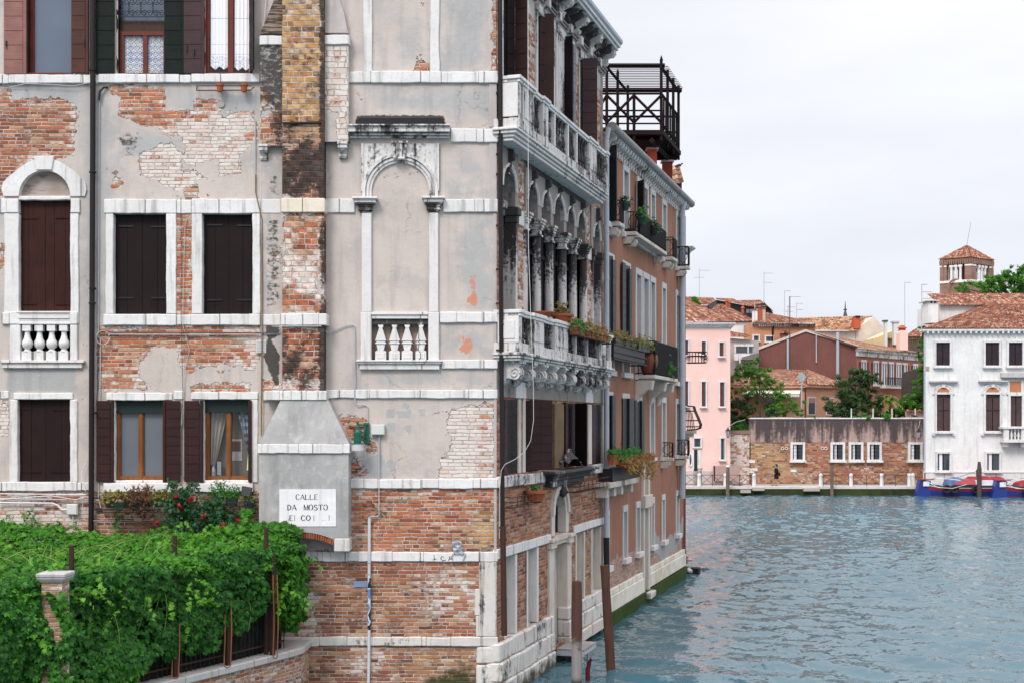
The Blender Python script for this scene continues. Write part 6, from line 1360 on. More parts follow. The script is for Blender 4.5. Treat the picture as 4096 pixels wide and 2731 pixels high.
def tile_roof(name,A,B,C,D,mat,parent=None,tw=.22,th=.38,amp=.045,seg=6,build=True,loc=None):
 """corrugated tile surface: A-B is the eave (left to right), D-C the ridge"""
 A,B,C,D=[np.array(p,float) for p in (A,B,C,D)]
 Lw=max(np.linalg.norm(B-A),np.linalg.norm(C-D)); Ls=max(np.linalg.norm(D-A),np.linalg.norm(C-B))
 nu=max(2,int(round(Lw/tw)))*seg; nv=max(1,int(round(Ls/th))); nrm=np.cross(B-A,D-A); nrm/=np.linalg.norm(nrm)
 if nrm[2]<0: nrm=-nrm
 us=np.linspace(0,1,nu+1); vsl=[]
 for k in range(nv): vsl+=[(k/nv,1.0),((k+1)/nv,.0)]
 V=[]; UVs=[]
 prof=np.abs(np.cos(np.pi*us*nu/seg))*1.0
 for (v,lift) in vsl:
  L0=A+(D-A)*v; R0=B+(C-B)*v
  wv=np.linalg.norm(R0-L0)
  P=L0[None]+(R0-L0)[None]*us[:,None]+nrm[None]*(prof*amp+lift*amp*.6)[:,None]
  V.append(P); UVs.append(np.stack([us*nu/seg*tw,np.full_like(us,v*nv*th*.999+(.01 if lift else-.01))],1))
 V=np.concatenate(V); W=nu+1; n=len(vsl)
 faces=[(r*W+i,r*W+i+1,(r+1)*W+i+1,(r+1)*W+i) for r in range(n-1) for i in range(nu)]
 off=np.array(wloc(parent)) if parent is not None else np.array([V[:,0].mean(),V[:,1].mean(),V[:,2].min()])
 me=bpy.data.meshes.new(name); me.from_pydata((V-off).tolist(),[],faces); me.materials.append(mat)
 uvl=me.uv_layers.new(name='UVMap'); vi=np.empty(len(me.loops),int); me.loops.foreach_get('vertex_index',vi); uvl.data.foreach_set('uv',np.concatenate(UVs)[vi].ravel())
 o=bpy.data.objects.new(name,me); COL.objects.link(o)
 if parent is not None: o.parent=parent
 else: o.location=off
 return o
RH=thing('red_house','dark red house seen as a thin edge with a mossy tiled eave','house',CAN.world((S2+.3,-.3,0))[0])
s0,s1=S2+.01,cs(2745); q0=CAN.world((s0,-.02,0))[0]; q1=CAN.world((s1,-.02,0))[0]; e1=q1*1.22; e0=e1+np.array([-4,1,0])
m=MB(); m.ext([tuple(q0[:2]),tuple(q1[:2]),tuple(e1[:2]),tuple(e0[:2])],-1,13.6,'z'); m.build('wall',plaster_mat('old dark red plaster',(.17,.035,.03),(.07,.03,.025),.6,(.12,.03,.028),.3),RH)
tile_roof('roof',(fx(2686,50),49.6,fz(752,50)),(fx(2731,50),49.6,fz(745,50)),(fx(2728,50),50.8,fz(650,50)),(fx(2688,50),50.8,fz(652,50)),tile_mat('mossy tiles',[(.08,.06,.04),(.22,.12,.07),(.30,.17,.11),(.14,.12,.05)]),RH,.2,.4,.06)
m=MB(); m.box(fx(2692,50),fx(2726,50),49.9,50.6,fz(800,50),fz(735,50)); m.build('eave',REDWOOD,RH)
m=MB(); s=S2+.35
m2=MB(CAN); z=cz(1004,s,.3)
m2.ext([(-.05,z-.12),(.12,z-.1),(.2,z),(.36,z+.1),(.36,z+.14),(-.05,z+.14)],s1-.6,s1,'s'); m2.build('cornice_end',WHITE2,RH)
m2=MB(CAN); z=cz(1450,s,.3)
for zz in (z,z+.25,z+.42): m2.tube([(s,.05,zz),(s,.75,zz+(.0 if zz<z+.4 else-.06)),(s+.3,.75,zz),(s+.3,.05,zz)],.022,5)
for k in range(6): m2.tube([(s,.15+.12*k,z),(s,.15+.12*k,z+.42)],.016,5)
for k in range(3): m2.tube([(s+.1,.75+.07*math.cos(a),z+.35-.14*k+.07*math.sin(a)) for a in np.linspace(0,6,9)],.014,5)
tag(m2.build('pot_rack',IRON),'empty curled iron pot rack jutting past the house edge above the far water','pot rack')
m2=MB(CAN); z0,z1=cz(1716,s,.3),cz(1622,s,.3); hh=z1-z0
bul=[(.06,1.0),(.30,.98),(.34,.80),(.46,.5),(.56,.22),(.54,.06),(.40,.0),(.06,-.03)]
for ss in (s,s+.12,s+.25,s+.4): m2.tube([(ss,a,z0+hh*c) for a,c in bul],.026,5)
for a,c in ((.52,.12),(.5,.38),(.34,.78)): m2.tube([(s,.03,z0+hh*c),(s,a,z0+hh*c),(s+.4,a,z0+hh*c)],.022,5)
for k in range(5): m2.tube([(s,.08+.07*k,z0),(s,.06+.05*k,z0+hh*(.95-.06*k))],.016,5)
bt=tag(m2.build('bulging_balcony',IRON),'bulging black iron balcony against the pink house across the water','balcony')
m2=MB(CAN); m2.box(s-.05,s+.5,-.1,.36,z0-.16,z0-.04); m2.box(s,s+.45,-.1,.26,z0-.3,z0-.161); m2.box(s+.05,s+.3,-.1,.12,z0-.6,z0-.301); m2.build('base_stone',OLDST,bt)
LS=thing('landing','dark timber and stone landing at the water past the orange house','landing',CAN.world((S2+.4,.4,-.3))[0])
m2=MB(CAN); m2.box(S2+.1,S2+.6,-.1,.55,cz(2300,S2,.4),cz(2272,S2,.4)); m2.box(S2+.05,S2+.5,-.1,.42,cz(2322,S2,.4)+.1,cz(2302,S2,.4)); m2.build('beam',wood_mat('wet black timber',(.02,.016,.014),(.012,.01,.009),0),LS,.02)
m2=MB(CAN); m2.ball((S2+.2,.18,cz(2285,S2,.2)),.2,10,7,(1,1,.7)); m2.build('stone',BASE,LS)
m2=MB(CAN); m2.box(S2+.02,S2+.5,-.2,.40,-1,cz(2325,S2,.3)); m2.build('pier',SLIME,LS)
m2=MB(CAN); z=13.9; s=cs(2727,0) 
def bird(name,p,sc,label,mat,ang=0.0):
 mm=MB(); c,sn=math.cos(ang),math.sin(ang)
 pr=[(-.20,.03,.01),(-.12,.055,.035),(0,.08,.065),(.09,.10,.055),(.13,.15,.032),(.165,.175,.036),(.195,.17,.022),(.225,.165,.006)]
 k=8; v=[]
 for x,z,r in pr:
  for j in range(k):
   a=2*math.pi*j/k; yy,zz=r*.85*math.cos(a),z+r*math.sin(a); v.append((p[0]+sc*(x*c-yy*sn),p[1]+sc*(x*sn+yy*c),p[2]+sc*zz))
 f=[(i*k+j,i*k+(j+1) % k,(i+1)*k+(j+1) % k,(i+1)*k+j) for i in range(len(pr)-1) for j in range(k)]+[tuple(range(k))[::-1],tuple((len(pr)-1)*k+j for j in range(k))]
 mm.add(v,f)
 for q in (-.02,.02): mm.tube([(p[0]+sc*(.02*c-q*sn),p[1]+sc*(.02*sn+q*c),p[2]-sc*.02),(p[0]+sc*(.02*c-q*sn),p[1]+sc*(.02*sn+q*c),p[2]+sc*.05)],.006*sc,4)
 return tag(mm.build(name,mat,smooth=True),label,'bird')
PIG=paint_mat('pigeon grey',(.03,.035,.05),.7,.6)
bird('pigeon',(fx(2724,50),50.7,fz(657,50)),1.0,'dark pigeon perched on the mossy tiled eave under the roof terrace',PIG,.5)
#------------------------------------------------------------------water,mooring poles,jetty
def water_mat():
 g=NT('canal water'); p=g.pos()
 def sl(sc,amp,det=2,dist=.4): return g.vm('SCALE',g.vm('SUBTRACT',g.noise(g.scale(p,sc),1.0,det,.55,out=1,dist=dist),(.5,.5,.5)),s=amp)
 pt=g.lin(g.noise(g.scale(p,(.05,.11,1)),1.0,3,.6),.35,.65,.6,1.3)
 v=g.vm('ADD',sl((3.2,4.2,1),.38),sl((7.5,9.5,1),.42))
 v=g.vm('SCALE',v,s=pt); v=g.vm('MULTIPLY',v,(1,1,0)); nrm=g.vm('NORMALIZE',g.vm('ADD',v,g.n('ShaderNodeNewGeometry').outputs['Normal']))
 b=g.n('ShaderNodeBsdfPrincipled'); g.put(b.inputs['Base Color'],g.mix(g.noise(g.scale(p,(.2,.3,1)),1,2,.5),(.034,.088,.116),(.056,.130,.162))); b.inputs['Roughness'].default_value=.05; b.inputs['IOR'].default_value=1.34
 g.put(b.inputs['Normal'],nrm)
 o=g.n('ShaderNodeOutputMaterial'); g.t.links.new(b.outputs[0],o.inputs[0]); return g.m
def water_mesh():
 gx=np.concatenate([np.linspace(-90,-9,12)[:-1],np.arange(-9,46,.17),np.linspace(46,140,14)]); gy=np.concatenate([np.linspace(-60,21,14)[:-1],np.arange(21,103.2,.17),[103.3]])
 X,Y=np.meshgrid(gx,gy); Z=np.zeros_like(X); R=np.random.default_rng(4)
 for i in range(64):
  lam=.48*(4.6**R.random()); th=R.normal(.6,.85); k=2*math.pi/lam; ph=R.uniform(0,6.28); a=.150*math.sqrt(2/64)/k*(.8 if lam>1.4 else 1.0)
  q=k*(X*math.cos(th)+Y*math.sin(th))+ph; Z+=a*(np.sin(q)+.22*np.cos(2*q))
 Z*=np.clip(1.0+.55*vn(X*.09,Y*.12),.5,1.5)*np.clip((X+8.5)/2,0,1)*np.clip((46-X)/3,0,1)*np.clip((Y-21)/2,0,1)
 nx,ny=len(gx),len(gy); I=np.arange(nx*ny).reshape(ny,nx); q=np.stack([I[:-1,:-1],I[:-1,1:],I[1:,1:],I[1:,:-1]],-1).reshape(-1,4).astype(np.int32)
 me=bpy.data.meshes.new('water'); me.vertices.add(nx*ny); me.vertices.foreach_set('co',np.stack([X,Y,Z],-1).ravel()); me.loops.add(q.size); me.loops.foreach_set('vertex_index',q.ravel()); me.polygons.add(len(q)); me.polygons.foreach_set('loop_start',(np.arange(len(q))*4).astype(np.int32)); me.polygons.foreach_set('loop_total',np.full(len(q),4,np.int32)); me.update(); me.polygons.foreach_set('use_smooth',np.ones(len(q),bool))
 me.materials.append(water_mat()); o=bpy.data.objects.new('water',me); COL.objects.link(o); o['kind']='structure'
def vn(x,y): return (np.sin(x*1.7+1.3*np.sin(y*1.1))+np.sin(y*2.3+1.7*np.sin(x*.9+2))+.6*np.sin((x+y)*4.1))/2.6
water_mesh()
m=MB(); m.add([(-90,-60,-2.5),(140,-60,-2.5),(140,110,-2.5),(-90,110,-2.5)],[(0,1,2,3)]); structure(m,'canal_bed',paint_mat('mud',(.03,.03,.02),.9))
def mooring(X,Y,ub,lean,r,zt,mat,label,cap=None,taper=.9,grp='mooring poles'):
 t=thing('mooring_pole',label,'mooring pole',(X,Y,-2.4),grp)
 k=10; pts=[(X-lean*(zt-z)/(zt+2.4)*-1*0+lean*(1-(z+2.4)/(zt+2.4)),Y,z) for z in np.linspace(-2.4,zt,k)]
 m=MB(); rs=[r*(1 if i<k-1 else taper) for i in range(k)]; m.tube(pts,rs,14); m.build('shaft',mat,t,smooth=True,jitter=.006)
 if cap: m=MB(); m.tube([(X,Y,zt),(X,Y,zt+.12)],[r*1.05,r*.9],12); m.build('cap',cap,t)
 return t
g=NT('mooring pole near'); p=g.pos(); z=g.xyz(p)[2]; gr=g.noise(g.scale(p,(26,26,1.4)),1,4,.6); f=g.noise(p,6,4,.65)
t_=g.step(g.add(z,g.mul(g.sub(f,.5),1.2)),1.15,.75); c=g.mix(t_,g.mix(gr,(.05,.022,.017),(.11,.05,.035)),g.mix(gr,(.17,.15,.14),(.32,.29,.28))); c=g.mix(g.step(z,.25,.05),c,(.015,.018,.012)); POLE1=g.out(c,.75,g.bump(g.mul(gr,.012),.9,1),.3)
mooring(fx(2308,28),28.0,0,-.02,.115,2.30,POLE1,'thick mooring pole by the jetty, brown above and grey below',None,.85)
mooring(fx(2418,29.8),29.8,0,.30,.105,2.45,BRICOLA,'leaning brown mooring pole at the corner of the orange house',None,.92)
JT=thing('jetty','small grey plank jetty at the water door','jetty',CAN.world((4.95,.7,0))[0]); ja,jb=4.2*KL,4.9*KL; jz=.33
m=MB(CAN)
for k in range(5): m.box(ja+(jb-ja+.5)*k/5,ja+(jb-ja+.5)*(k+1)/5-.015,.08,.76,jz-.05,jz)
m.build('deck',wood_mat('grey jetty plank',(.31,.28,.26),(.22,.20,.19),0,rough=.85),JT)
m=MB(CAN); m.box(ja,jb+.5,.08,.13,jz-.14,jz-.052); m.box(ja,jb+.5,.71,.76,jz-.14,jz-.052); m.box(ja-.02,ja+.04,.08,.76,jz-.16,jz-.052); m.build('frame',ZINC,JT)
STEEL=paint_mat('steel tube',(.50,.50,.52),.3,.2,.6)
for (s,n,zt) in ((ja+.08,.70,jz-.05),(ja+.55,.72,jz-.05),(ja+.9,.3,1.15)): m=MB(CAN); m.tube([(s,n,-2),(s,n,zt)],.028 if zt<1 else .045,8); m.build('leg',STEEL,JT,smooth=True)
m=MB(); X,Y=fx(2347,28.6),28.6
m.tube([(X,Y,-2),(X+.03,Y,-.2),(X+.02,Y,.25),(X+.06,Y,.42)],[.055,.062,.055,.045],10); m.tube([(X+.04,Y,.40),(X+.10,Y-.05,.50),(X+.13,Y,.44)],[.045,.035,.01],8)
tag(m.build('covered_post',paint_mat('dark red cloth',(.11,.010,.014),.8,.5),smooth=True),'short post wrapped in dark red cloth beside the jetty','post')
#------------------------------------------------------------------garden with vine pergola
GW=[(-4.33,25.55),(-4.39,25.40),(-6.2,22.2),(-7.55,19.8),(-9.2,17.0),(-11.5,13.0)]
m=MB(); pts=[(-4.33,26.5)]+GW[:1]+GW[1:]+[(-16,13),(-16,26.5)]
m.ext([(a-.12,b) for a,b in pts],-2.3,.85,'z'); structure(m,'garden_ground',plaster_mat('garden soil',(.08,.065,.05),(.03,.03,.02),.5))
GM=wall_mat('garden wall brick',bw=.27,bh=.07)
def paint_g(s,z):
 z_=np.zeros_like(s); return dict(P=z_-.5,W=z_+.28,K=z_+.1,T=z_+.55,G=z_,M=.7*np.clip(1-z,0,1),O=z_)
GWALL=thing('garden_wall','low curved brick garden wall with pale stone coping along the water','wall',(-6.2,22.2,0))
m=MB(); m2=MB()
def offs(P,d):
 out=[]
 for i in range(len(P)):
  a=np.array(P[max(i-1,0)]); b=np.array(P[min(i+1,len(P)-1)]); t=b-a; t=t/np.linalg.norm(t); out.append((P[i][0]-t[1]*d,P[i][1]+t[0]*d))
 return out
G2=[(-4.28,26.6),(-4.30,25.75),(-4.42,25.45),(-5.1,24.15),(-6.2,22.2),(-7.55,19.8),(-9.2,17.0),(-11.5,13.0)]
o_,i_=offs(G2,.06),offs(G2,-.34); oc,ic=offs(G2,.12),offs(G2,-.40)
side=lambda P: P
for k in range(len(G2)-1):
 m2.hexa([(*oc[k],1.12),(*oc[k+1],1.12),(*ic[k+1],1.12),(*ic[k],1.12)],[(*oc[k],1.26),(*oc[k+1],1.26),(*ic[k+1],1.26),(*ic[k],1.26)])
 a,b=np.array(o_[k]),np.array(o_[k+1]); L=np.linalg.norm(b-a); fr=Frame((a[0],a[1],0),((b-a)[0]/L,(b-a)[1]/L,0),(-(b-a)[1]/L,(b-a)[0]/L,0))
 for sgn,base in ((1,o_),(-1,i_)):
  a,b=np.array(base[k]),np.array(base[k+1]); L=np.linalg.norm(b-a); d=(b-a)/L
  fr=Frame((a[0],a[1],0),(d[0],d[1],0),(d[1]*sgn*-1,d[0]*sgn,0)); wall_grid('wall',GM,GWALL,fr,0,L,-2.3,1.12,.12,[],paint_g)
m2.build('coping',stone_mat('coping stone',(.50,.49,.48),.0,.4,.8),GWALL,.02)
PC=thing('gate_pillar','ivy grown brick pillar with a grey stone cap rising through the vine','pillar',(fx(222,20.0),20.0,.9))
X,Y=fx(222,20.0),20.0; w_=.16; X_P=X
for fr in (Frame((X-w_,Y-w_,0),(1,0,0),(0,-1,0)),Frame((X+w_,Y-w_,0),(0,1,0),(1,0,0)),Frame((X-w_,Y+w_,0),(0,-1,0),(-1,0,0))):
 wall_grid('shaft',GM,PC,fr,0,2*w_,.9,3.28,.08,[],lambda s,z: dict(P=s*0-.5,W=s*0+.25,K=s*0+.12,T=s*0+.85,G=s*0,M=s*0,O=s*0))
m=MB(); m.hexa([(X-.18,Y-.18,3.28),(X+.18,Y-.18,3.28),(X+.18,Y+.18,3.28),(X-.18,Y+.18,3.28)],[(X-.23,Y-.23,3.36),(X+.23,Y-.23,3.36),(X+.23,Y+.23,3.36),(X-.23,Y+.23,3.36)]); m.box(X-.23,X+.23,Y-.23,Y+.23,3.362,3.43); m.build('cap',stone_mat('grey cap stone',(.42,.41,.42),.1,.5,0),PC,.015)
FEN=thing('iron_fence','dark iron fence on the garden wall behind the hanging vine','fence',(-6.0,22.4,1.26))
mid=offs(G2,-.14)
m=MB()
for z in (1.42,2.05,2.9): m.tube([(*p,z) for p in mid[2:]],.022,5)
m.build('rail',RUST,FEN)
m=MB()
for k in range(2,len(mid)-1):
 a,b=np.array(mid[k]),np.array(mid[k+1]); L=np.linalg.norm(b-a)
 for i in range(int(L/.12)): q=a+(b-a)*(i*.12/L); m.tube([(q[0],q[1],1.27),(q[0],q[1],2.9)],.009,4)
m.build('picket',IRON,FEN)
m=MB(); sc=offs(G2,-.20)
for k in range(2,len(sc)-1): a,b=sc[k],sc[k+1]; m.hexa([(a[0],a[1],1.27),(b[0],b[1],1.27),(b[0]-.01,b[1]+.01,1.27),(a[0]-.01,a[1]+.01,1.27)],[(a[0],a[1],2.85),(b[0],b[1],2.85),(b[0]-.01,b[1]+.01,2.85),(a[0]-.01,a[1]+.01,2.85)])
m.build('netting',plaster_mat('black netting',(.010,.010,.009),(.03,.022,.018),.4,(.006,.008,.006),.5),FEN)  # black netting added so the shaded garden behind the pickets looks dark
PG=thing('pergola','rusty post pergola that carries the vine roof','pergola',(-7.5,23.5,1.2))
posts=[(fx(286,21.0),21.0,3.75),(fx(699,23.2),23.2,3.72),(fx(1065,24.9),24.9,3.72),(-10.6,25.0,3.6),(-6.4,25.9,3.5)]
for x,y,zt in posts: m=MB(); m.tube([(x,y,.86),(x,y,zt)],.045,8); m.build('post',RUST,PG,smooth=True)
for pu,pY in ((488,21.6),(700,22.7),(912,23.8),(1090,24.85)): m=MB(); m.tube([(fx(pu,pY),pY,1.26),(fx(pu,pY),pY,3.2)],.06,6); m.build('post',RUST,PG)
m=MB()
for (a,b) in (((-4.9,25.2,3.12),(-9.7,17.0,3.12)),((-4.8,26.1,3.2),(-12,26.1,3.3)),((-8.4,19.3,3.1),(-13,24,3.3))): m.bar(a,b,.06)
for k in range(8): y=19+k*.95; xx=-4.7-(25.3-y)*.58; m.bar((xx,y,3.12),(xx-5,y+3 if y<23 else 26.2,3.2),.045)
m.build('beam',RUST,PG)
m=MB()
for k in range(5): x=-11+k*1.4; m.add([(x,24.6,.9),(x+1.3,24.6,.9),(x+1.3,24.6,3.2),(x,24.6,3.2)],[(0,1,2,3)])
def leaf_cloud(name,P,Nrm,size,mat,parent=None,palm=5,aspect=.42,rand=.5,fold=.18,droop=.35,label=None,cat=None,kind=None):
 """P points, Nrm preferred leaf normals; every leaf is `palm` leaflets fanned from one stalk"""
 P=np.asarray(P,float); n=len(P)
 N=np.asarray(Nrm,float)+RNG.normal(0,rand,(n,3)); N/=np.linalg.norm(N,axis=1,keepdims=True)
 d=RNG.normal(0,1,(n,3)); d[:,2]-=droop*2; d-=N*(d*N).sum(1,keepdims=True); d/=np.linalg.norm(d,axis=1,keepdims=True)+1e-9
 sd=np.cross(N,d); sz=size*RNG.uniform(.6,1.25,n)
 V=[]; 
 angs=np.linspace(-1.25,1.25,palm) if palm>1 else [0.0]
 for a in angs:
  ln=sz*(1-.28*abs(a)/1.25) ; dr=d*math.cos(a)+sd*math.sin(a); sr=np.cross(N,dr)
  w=ln*aspect*.5; f=fold*ln
  b0=P; tip=P+dr*ln[:,None]-N*(f*.8)[:,None]; midp=P+dr*(ln*.55)[:,None]
  l=midp+sr*w[:,None]-N*(f*.3)[:,None]; r=midp-sr*w[:,None]-N*(f*.3)[:,None]; c=midp+N*(f*.25)[:,None]
  V.append(np.stack([b0,r,tip,l,c],1))
 V=np.concatenate(V,0); k=len(V); V=V.reshape(-1,3); b=np.arange(k)*5
 Fc=np.concatenate([np.stack([b,b+1,b+4],1),np.stack([b+1,b+2,b+4],1),np.stack([b+2,b+3,b+4],1),np.stack([b+3,b,b+4],1)])
 off=np.array(wloc(parent)) if parent is not None else np.array([V[:,0].mean(),V[:,1].mean(),V[:,2].min()])
 me=bpy.data.meshes.new(name); me.vertices.add(len(V)); me.vertices.foreach_set('co',(V-off).ravel())
 me.loops.add(Fc.size); me.loops.foreach_set('vertex_index',Fc.ravel().astype(np.int32)); me.polygons.add(len(Fc)); me.polygons.foreach_set('loop_start',(np.arange(len(Fc))*3).astype(np.int32)); me.polygons.foreach_set('loop_total',np.full(len(Fc),3,np.int32))
 me.update(); me.validate(); me.materials.append(mat)
 o=bpy.data.objects.new(name,me); COL.objects.link(o)
 if parent is not None: o.parent=parent
 else: o.location=off
 if label: tag(o,label,cat,None,kind)
 return o
def vnoise(x,y,s=1.0,o=0.0):
 return (np.sin(x*1.7*s+1.3*np.sin(y*1.1*s+o))+np.sin(y*2.3*s+1.7*np.sin(x*.9*s+2+o))+.6*np.sin((x+y)*4.1*s+o))/2.6
VN=thing('vine','dense green creeper covering the pergola and hanging down in front of its fence','vine',(-7.5,22.5,1.0))
def front_at(y): return np.interp(y,[13,17,19.8,22.2,25.4,26.6],[-11.35,-9.05,-7.40,-6.05,-4.42,-4.36])
n=40000; yy=RNG.uniform(16.5,26.35,n); xx=front_at(yy)-RNG.uniform(0,1,n)**1.25*7.5+.05
zz=3.27+.20*vnoise(xx,yy,1.0)+.06*vnoise(xx,yy,3.1,1)+.30*np.clip((yy-24.8)/1.5,0,1)*(xx<-5.3)+.42*np.clip((yy-24.6)/1.2,0,1)*(xx>-5.4)
edge=front_at(yy)-xx; zz-=.16*np.exp(-edge/.18)
zz+=RNG.uniform(-.10,.06,n)
keep=(xx>-14) & (RNG.uniform(0,1,n)<np.where(edge<2.5,1,.6))
leaf_cloud('foliage',np.stack([xx,yy,zz],1)[keep],np.array([[.25,-.55,.9]]),.118,VINE,VN,5,.46,.42)
n=40000; yy=RNG.uniform(16.5,25.9,n); k=RNG.uniform(0,1,n)
u=2048+F*(front_at(yy)+.0)/yy
vb=np.interp(u,[-400,300,520,560,640,700,760,830,880,930,960,1030,1060,1110,1150,1215],[2900,2850,2740,2650,2590,2625,2600,2620,2560,2480,2510,2470,2400,2420,2500,2450])+35*vnoise(u*.03,yy*3,1.3)
zb=H-(vb-VH)*yy/F; z=zb+(3.3-zb)*(1-k**1.1)
xx=front_at(yy)-.03+.20*vnoise(yy*2,z*2,.8)+RNG.uniform(-.16,.10,n)-.05*(3.3-z)
dens=np.clip(.30+1.0*vnoise(yy*1.9,z*1.6,1.1,3)+.7*(z-zb)/(3.3-zb),.08,1); keep=RNG.uniform(0,1,n)<dens
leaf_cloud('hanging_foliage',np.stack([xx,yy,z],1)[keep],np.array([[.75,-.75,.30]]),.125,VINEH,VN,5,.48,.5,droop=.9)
n=9000; yy=RNG.uniform(16.5,25.7,n); z=RNG.uniform(1.4,3.2,n); xx=front_at(yy)-RNG.uniform(.3,.8,n)
keep=(z>H-(np.interp(2048+F*front_at(yy)/yy,[-400,500,700,900,1200],[3000,2800,2560,2440,2420])-VH)*yy/F)
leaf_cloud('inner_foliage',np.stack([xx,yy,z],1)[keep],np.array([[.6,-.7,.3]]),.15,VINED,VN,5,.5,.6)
n=3000; yy=RNG.uniform(25.2,26.3,n); xx=-4.48+RNG.normal(0,.12,n); z=3.15-RNG.uniform(0,1,n)*1.3
leaf_cloud('side_foliage',np.stack([xx,yy,z],1),np.array([[.8,-.5,.3]]),.13,VINE,VN,5,.48,.5,droop=.9)
SP=[]; SN=[]
for i in range(95):
 y=random.uniform(17.5,25.9); top=random.random()<.6; x=float(front_at(y))-(random.uniform(0,4.5) if top else-.08); a=random.uniform(0,6.28); L=random.uniform(.25,.75); z=3.4+.2*float(vnoise(x,y,1.0)) if top else random.uniform(2.2,3.3)
 for t in np.linspace(.1,1,9): SP.append((x+L*t*math.cos(a)*.8+(.15*t if not top else 0),y+L*t*math.sin(a)*.8-(.15*t if not top else 0),z+(.35*math.sin(t*2.4) if top else-.5*t*t)*L))
leaf_cloud('shoot_foliage',np.array(SP),np.array([[.2,-.6,.7]]),.085,leaf_mat('young vine shoot',[(.03,.12,.01),(.07,.22,.015),(.13,.33,.03),(.20,.38,.05)],.35,.5,.2),VN,5,.42,.6)
PV=[]
for _ in range(1300):
 z=random.uniform(.9,3.12); s_=random.choice((-1,-1,1)); w0=.10+.11*math.sin(z*5.1+s_) ; PV.append((X_P+s_*(w0+abs(random.gauss(0,.09))),20.0-.18-random.uniform(-.12,.12),z))
leaf_cloud('pillar_ivy',np.array(PV),np.array([[.3,-.9,.3]]),.115,VINEH,VN,5,.48,.5,droop=.9)
m=MB()
for i in range(30):
 y=random.uniform(18,25.5); x=float(front_at(y))-random.uniform(0,2.5); a=random.uniform(0,6.28); L=random.uniform(.4,1.1)
 m.tube([(x+L*t*math.cos(a),y+L*t*math.sin(a),3.42+.22*math.sin(t*2.6)-.1*t+.1*float(vnoise(x,y,.9))) for t in np.linspace(0,1,6)],[.006,.006,.005,.004,.003,.002],4)
for i in range(12):
 y=random.uniform(18,25.5); x=float(front_at(y))-.05; L=random.uniform(.5,1.5)
 m.tube([(x+.1*math.sin(4*t+i),y+.15*t*math.sin(i),3.2-L*t) for t in np.linspace(0,1,7)],.006,4)
m.build('stem',paint_mat('young stem',(.20,.26,.05),.7,.4),VN)
m=MB()
for i in range(9):
 x,y=-12+i*.9,26.1; m.tube([(x+.15*math.sin(t*5+i),y,2.9+.9*t) for t in np.linspace(0,1,6)],.006,4)
sprig=[]
for (u,v0,v1) in ((22,2060,2130),(100,2050,2140),(120,2030,2130),(140,2080,2140),(235,2100,2150),(470,2020,2140),(460,2060,2120),(310,2090,2140),(55,2090,2140)):
 for v in np.arange(v0,v1,6): sprig.append((mx(u+random.uniform(-9,9),.2),Y0-random.uniform(.08,.3),mz(v,.2)))
leaf_cloud('foliage',np.array(sprig),np.array([[0,-.8,.5]]),.09,HERB,VN,3,.5,.5)
COP=paint_mat('copper beads',(.36,.14,.06),.4,.3,.3)
for (ua,ub,v0,v1,Y) in ((138,140,2640,2760,20.0),(464,494,2580,2790,21.4),(689,716,2495,2712,22.5),(898,924,2400,2668,23.6),(1094,1111,2300,2632,24.75)):
 t=thing('bead_loop',{138: 'copper bead string left of the ivy pillar foot',464: 'copper bead loop cut by the lower picture edge',689: 'copper bead loop on the middle fence post reaching the coping',898: 'copper bead loop on the post right of the hanging vine gap',1094: 'copper bead loop nearest the palace wall'}[ua],'bead string',(fx((ua+ub)/2,Y),Y,fz(v1,Y)),'copper bead loops on the pergola')
 m=MB(); L=[]
 a=[(fx(ua,Y),fz(v,Y)) for v in np.linspace(v0,v1-14,60)]; c=[(fx(ub,Y),fz(v,Y)) for v in np.linspace(v1-14,v0,60)]
 mid_=[(fx((ua+ub)/2-(ub-ua)/2*math.cos(x),Y),fz(v1-14+14*math.sin(x),Y)) for x in np.linspace(.2,2.94,7)]
 for (x,z) in a+mid_+c: m.ball((x+.012*math.sin(z*4),Y,z),.0125,6,4)
 m.build('bead',COP,t,smooth=True); t.children[0]['kind']='stuff'
 m=MB(); m.tube([(x,Y,z) for x,z in a[::6]+mid_+c[::6]],.006,4); m.build('cord',COP,t)
RS=thing('rose_bush','climbing rose with dark leaves and red blooms rising from the vine by the wall','rose bush',(mx(800,.5),Y0-.6,2.8))
cl=[(720,2010,55),(735,1975,35),(760,2040,60),(840,2060,70),(880,2095,80),(800,2120,90),(700,2140,60),(900,2140,70),(760,2160,80),(860,2020,40),(690,1935,22),(778,1945,22),(820,2160,90),(930,2170,60),(700,2090,55),(850,2150,90)]
P=[]
for (u,v,r) in cl:
 k=int(r*r*.085)
 P+=[(mx(u+random.gauss(0,r*.5),.5),Y0-.5-random.uniform(-.22,.28),mz(v+random.gauss(0,r*.42),.5)) for _ in range(k)]
leaf_cloud('foliage',np.array(P),np.array([[.1,-.8,.6]]),.075,ROSEL,RS,3,.62,.55)
m=MB()
for (u,v,r) in cl: m.tube([(mx(800,.5),Y0-.5,mz(2200,.5)),(mx((u+800)/2+10,.5),Y0-.55,mz((v+2180)/2,.5)),(mx(u,.5),Y0-.5,mz(v,.5))],[.014,.010,.005],5)
m.build('stem',STEM,RS)
for (u,v) in ((716,1982),(730,2020),(775,1992),(640,2085),(824,2062),(903,2100),(966,2080),(870,2175)):
 c=np.array((mx(u,.6),Y0-.85,mz(v,.6))); Pp=c+RNG.normal(0,.022,(40,3)); nn=(Pp-c); nn[:,1]-=.02
 leaf_cloud('rose',Pp,nn*20,.048,ROSE,RS,1,.9,.35,droop=.0)
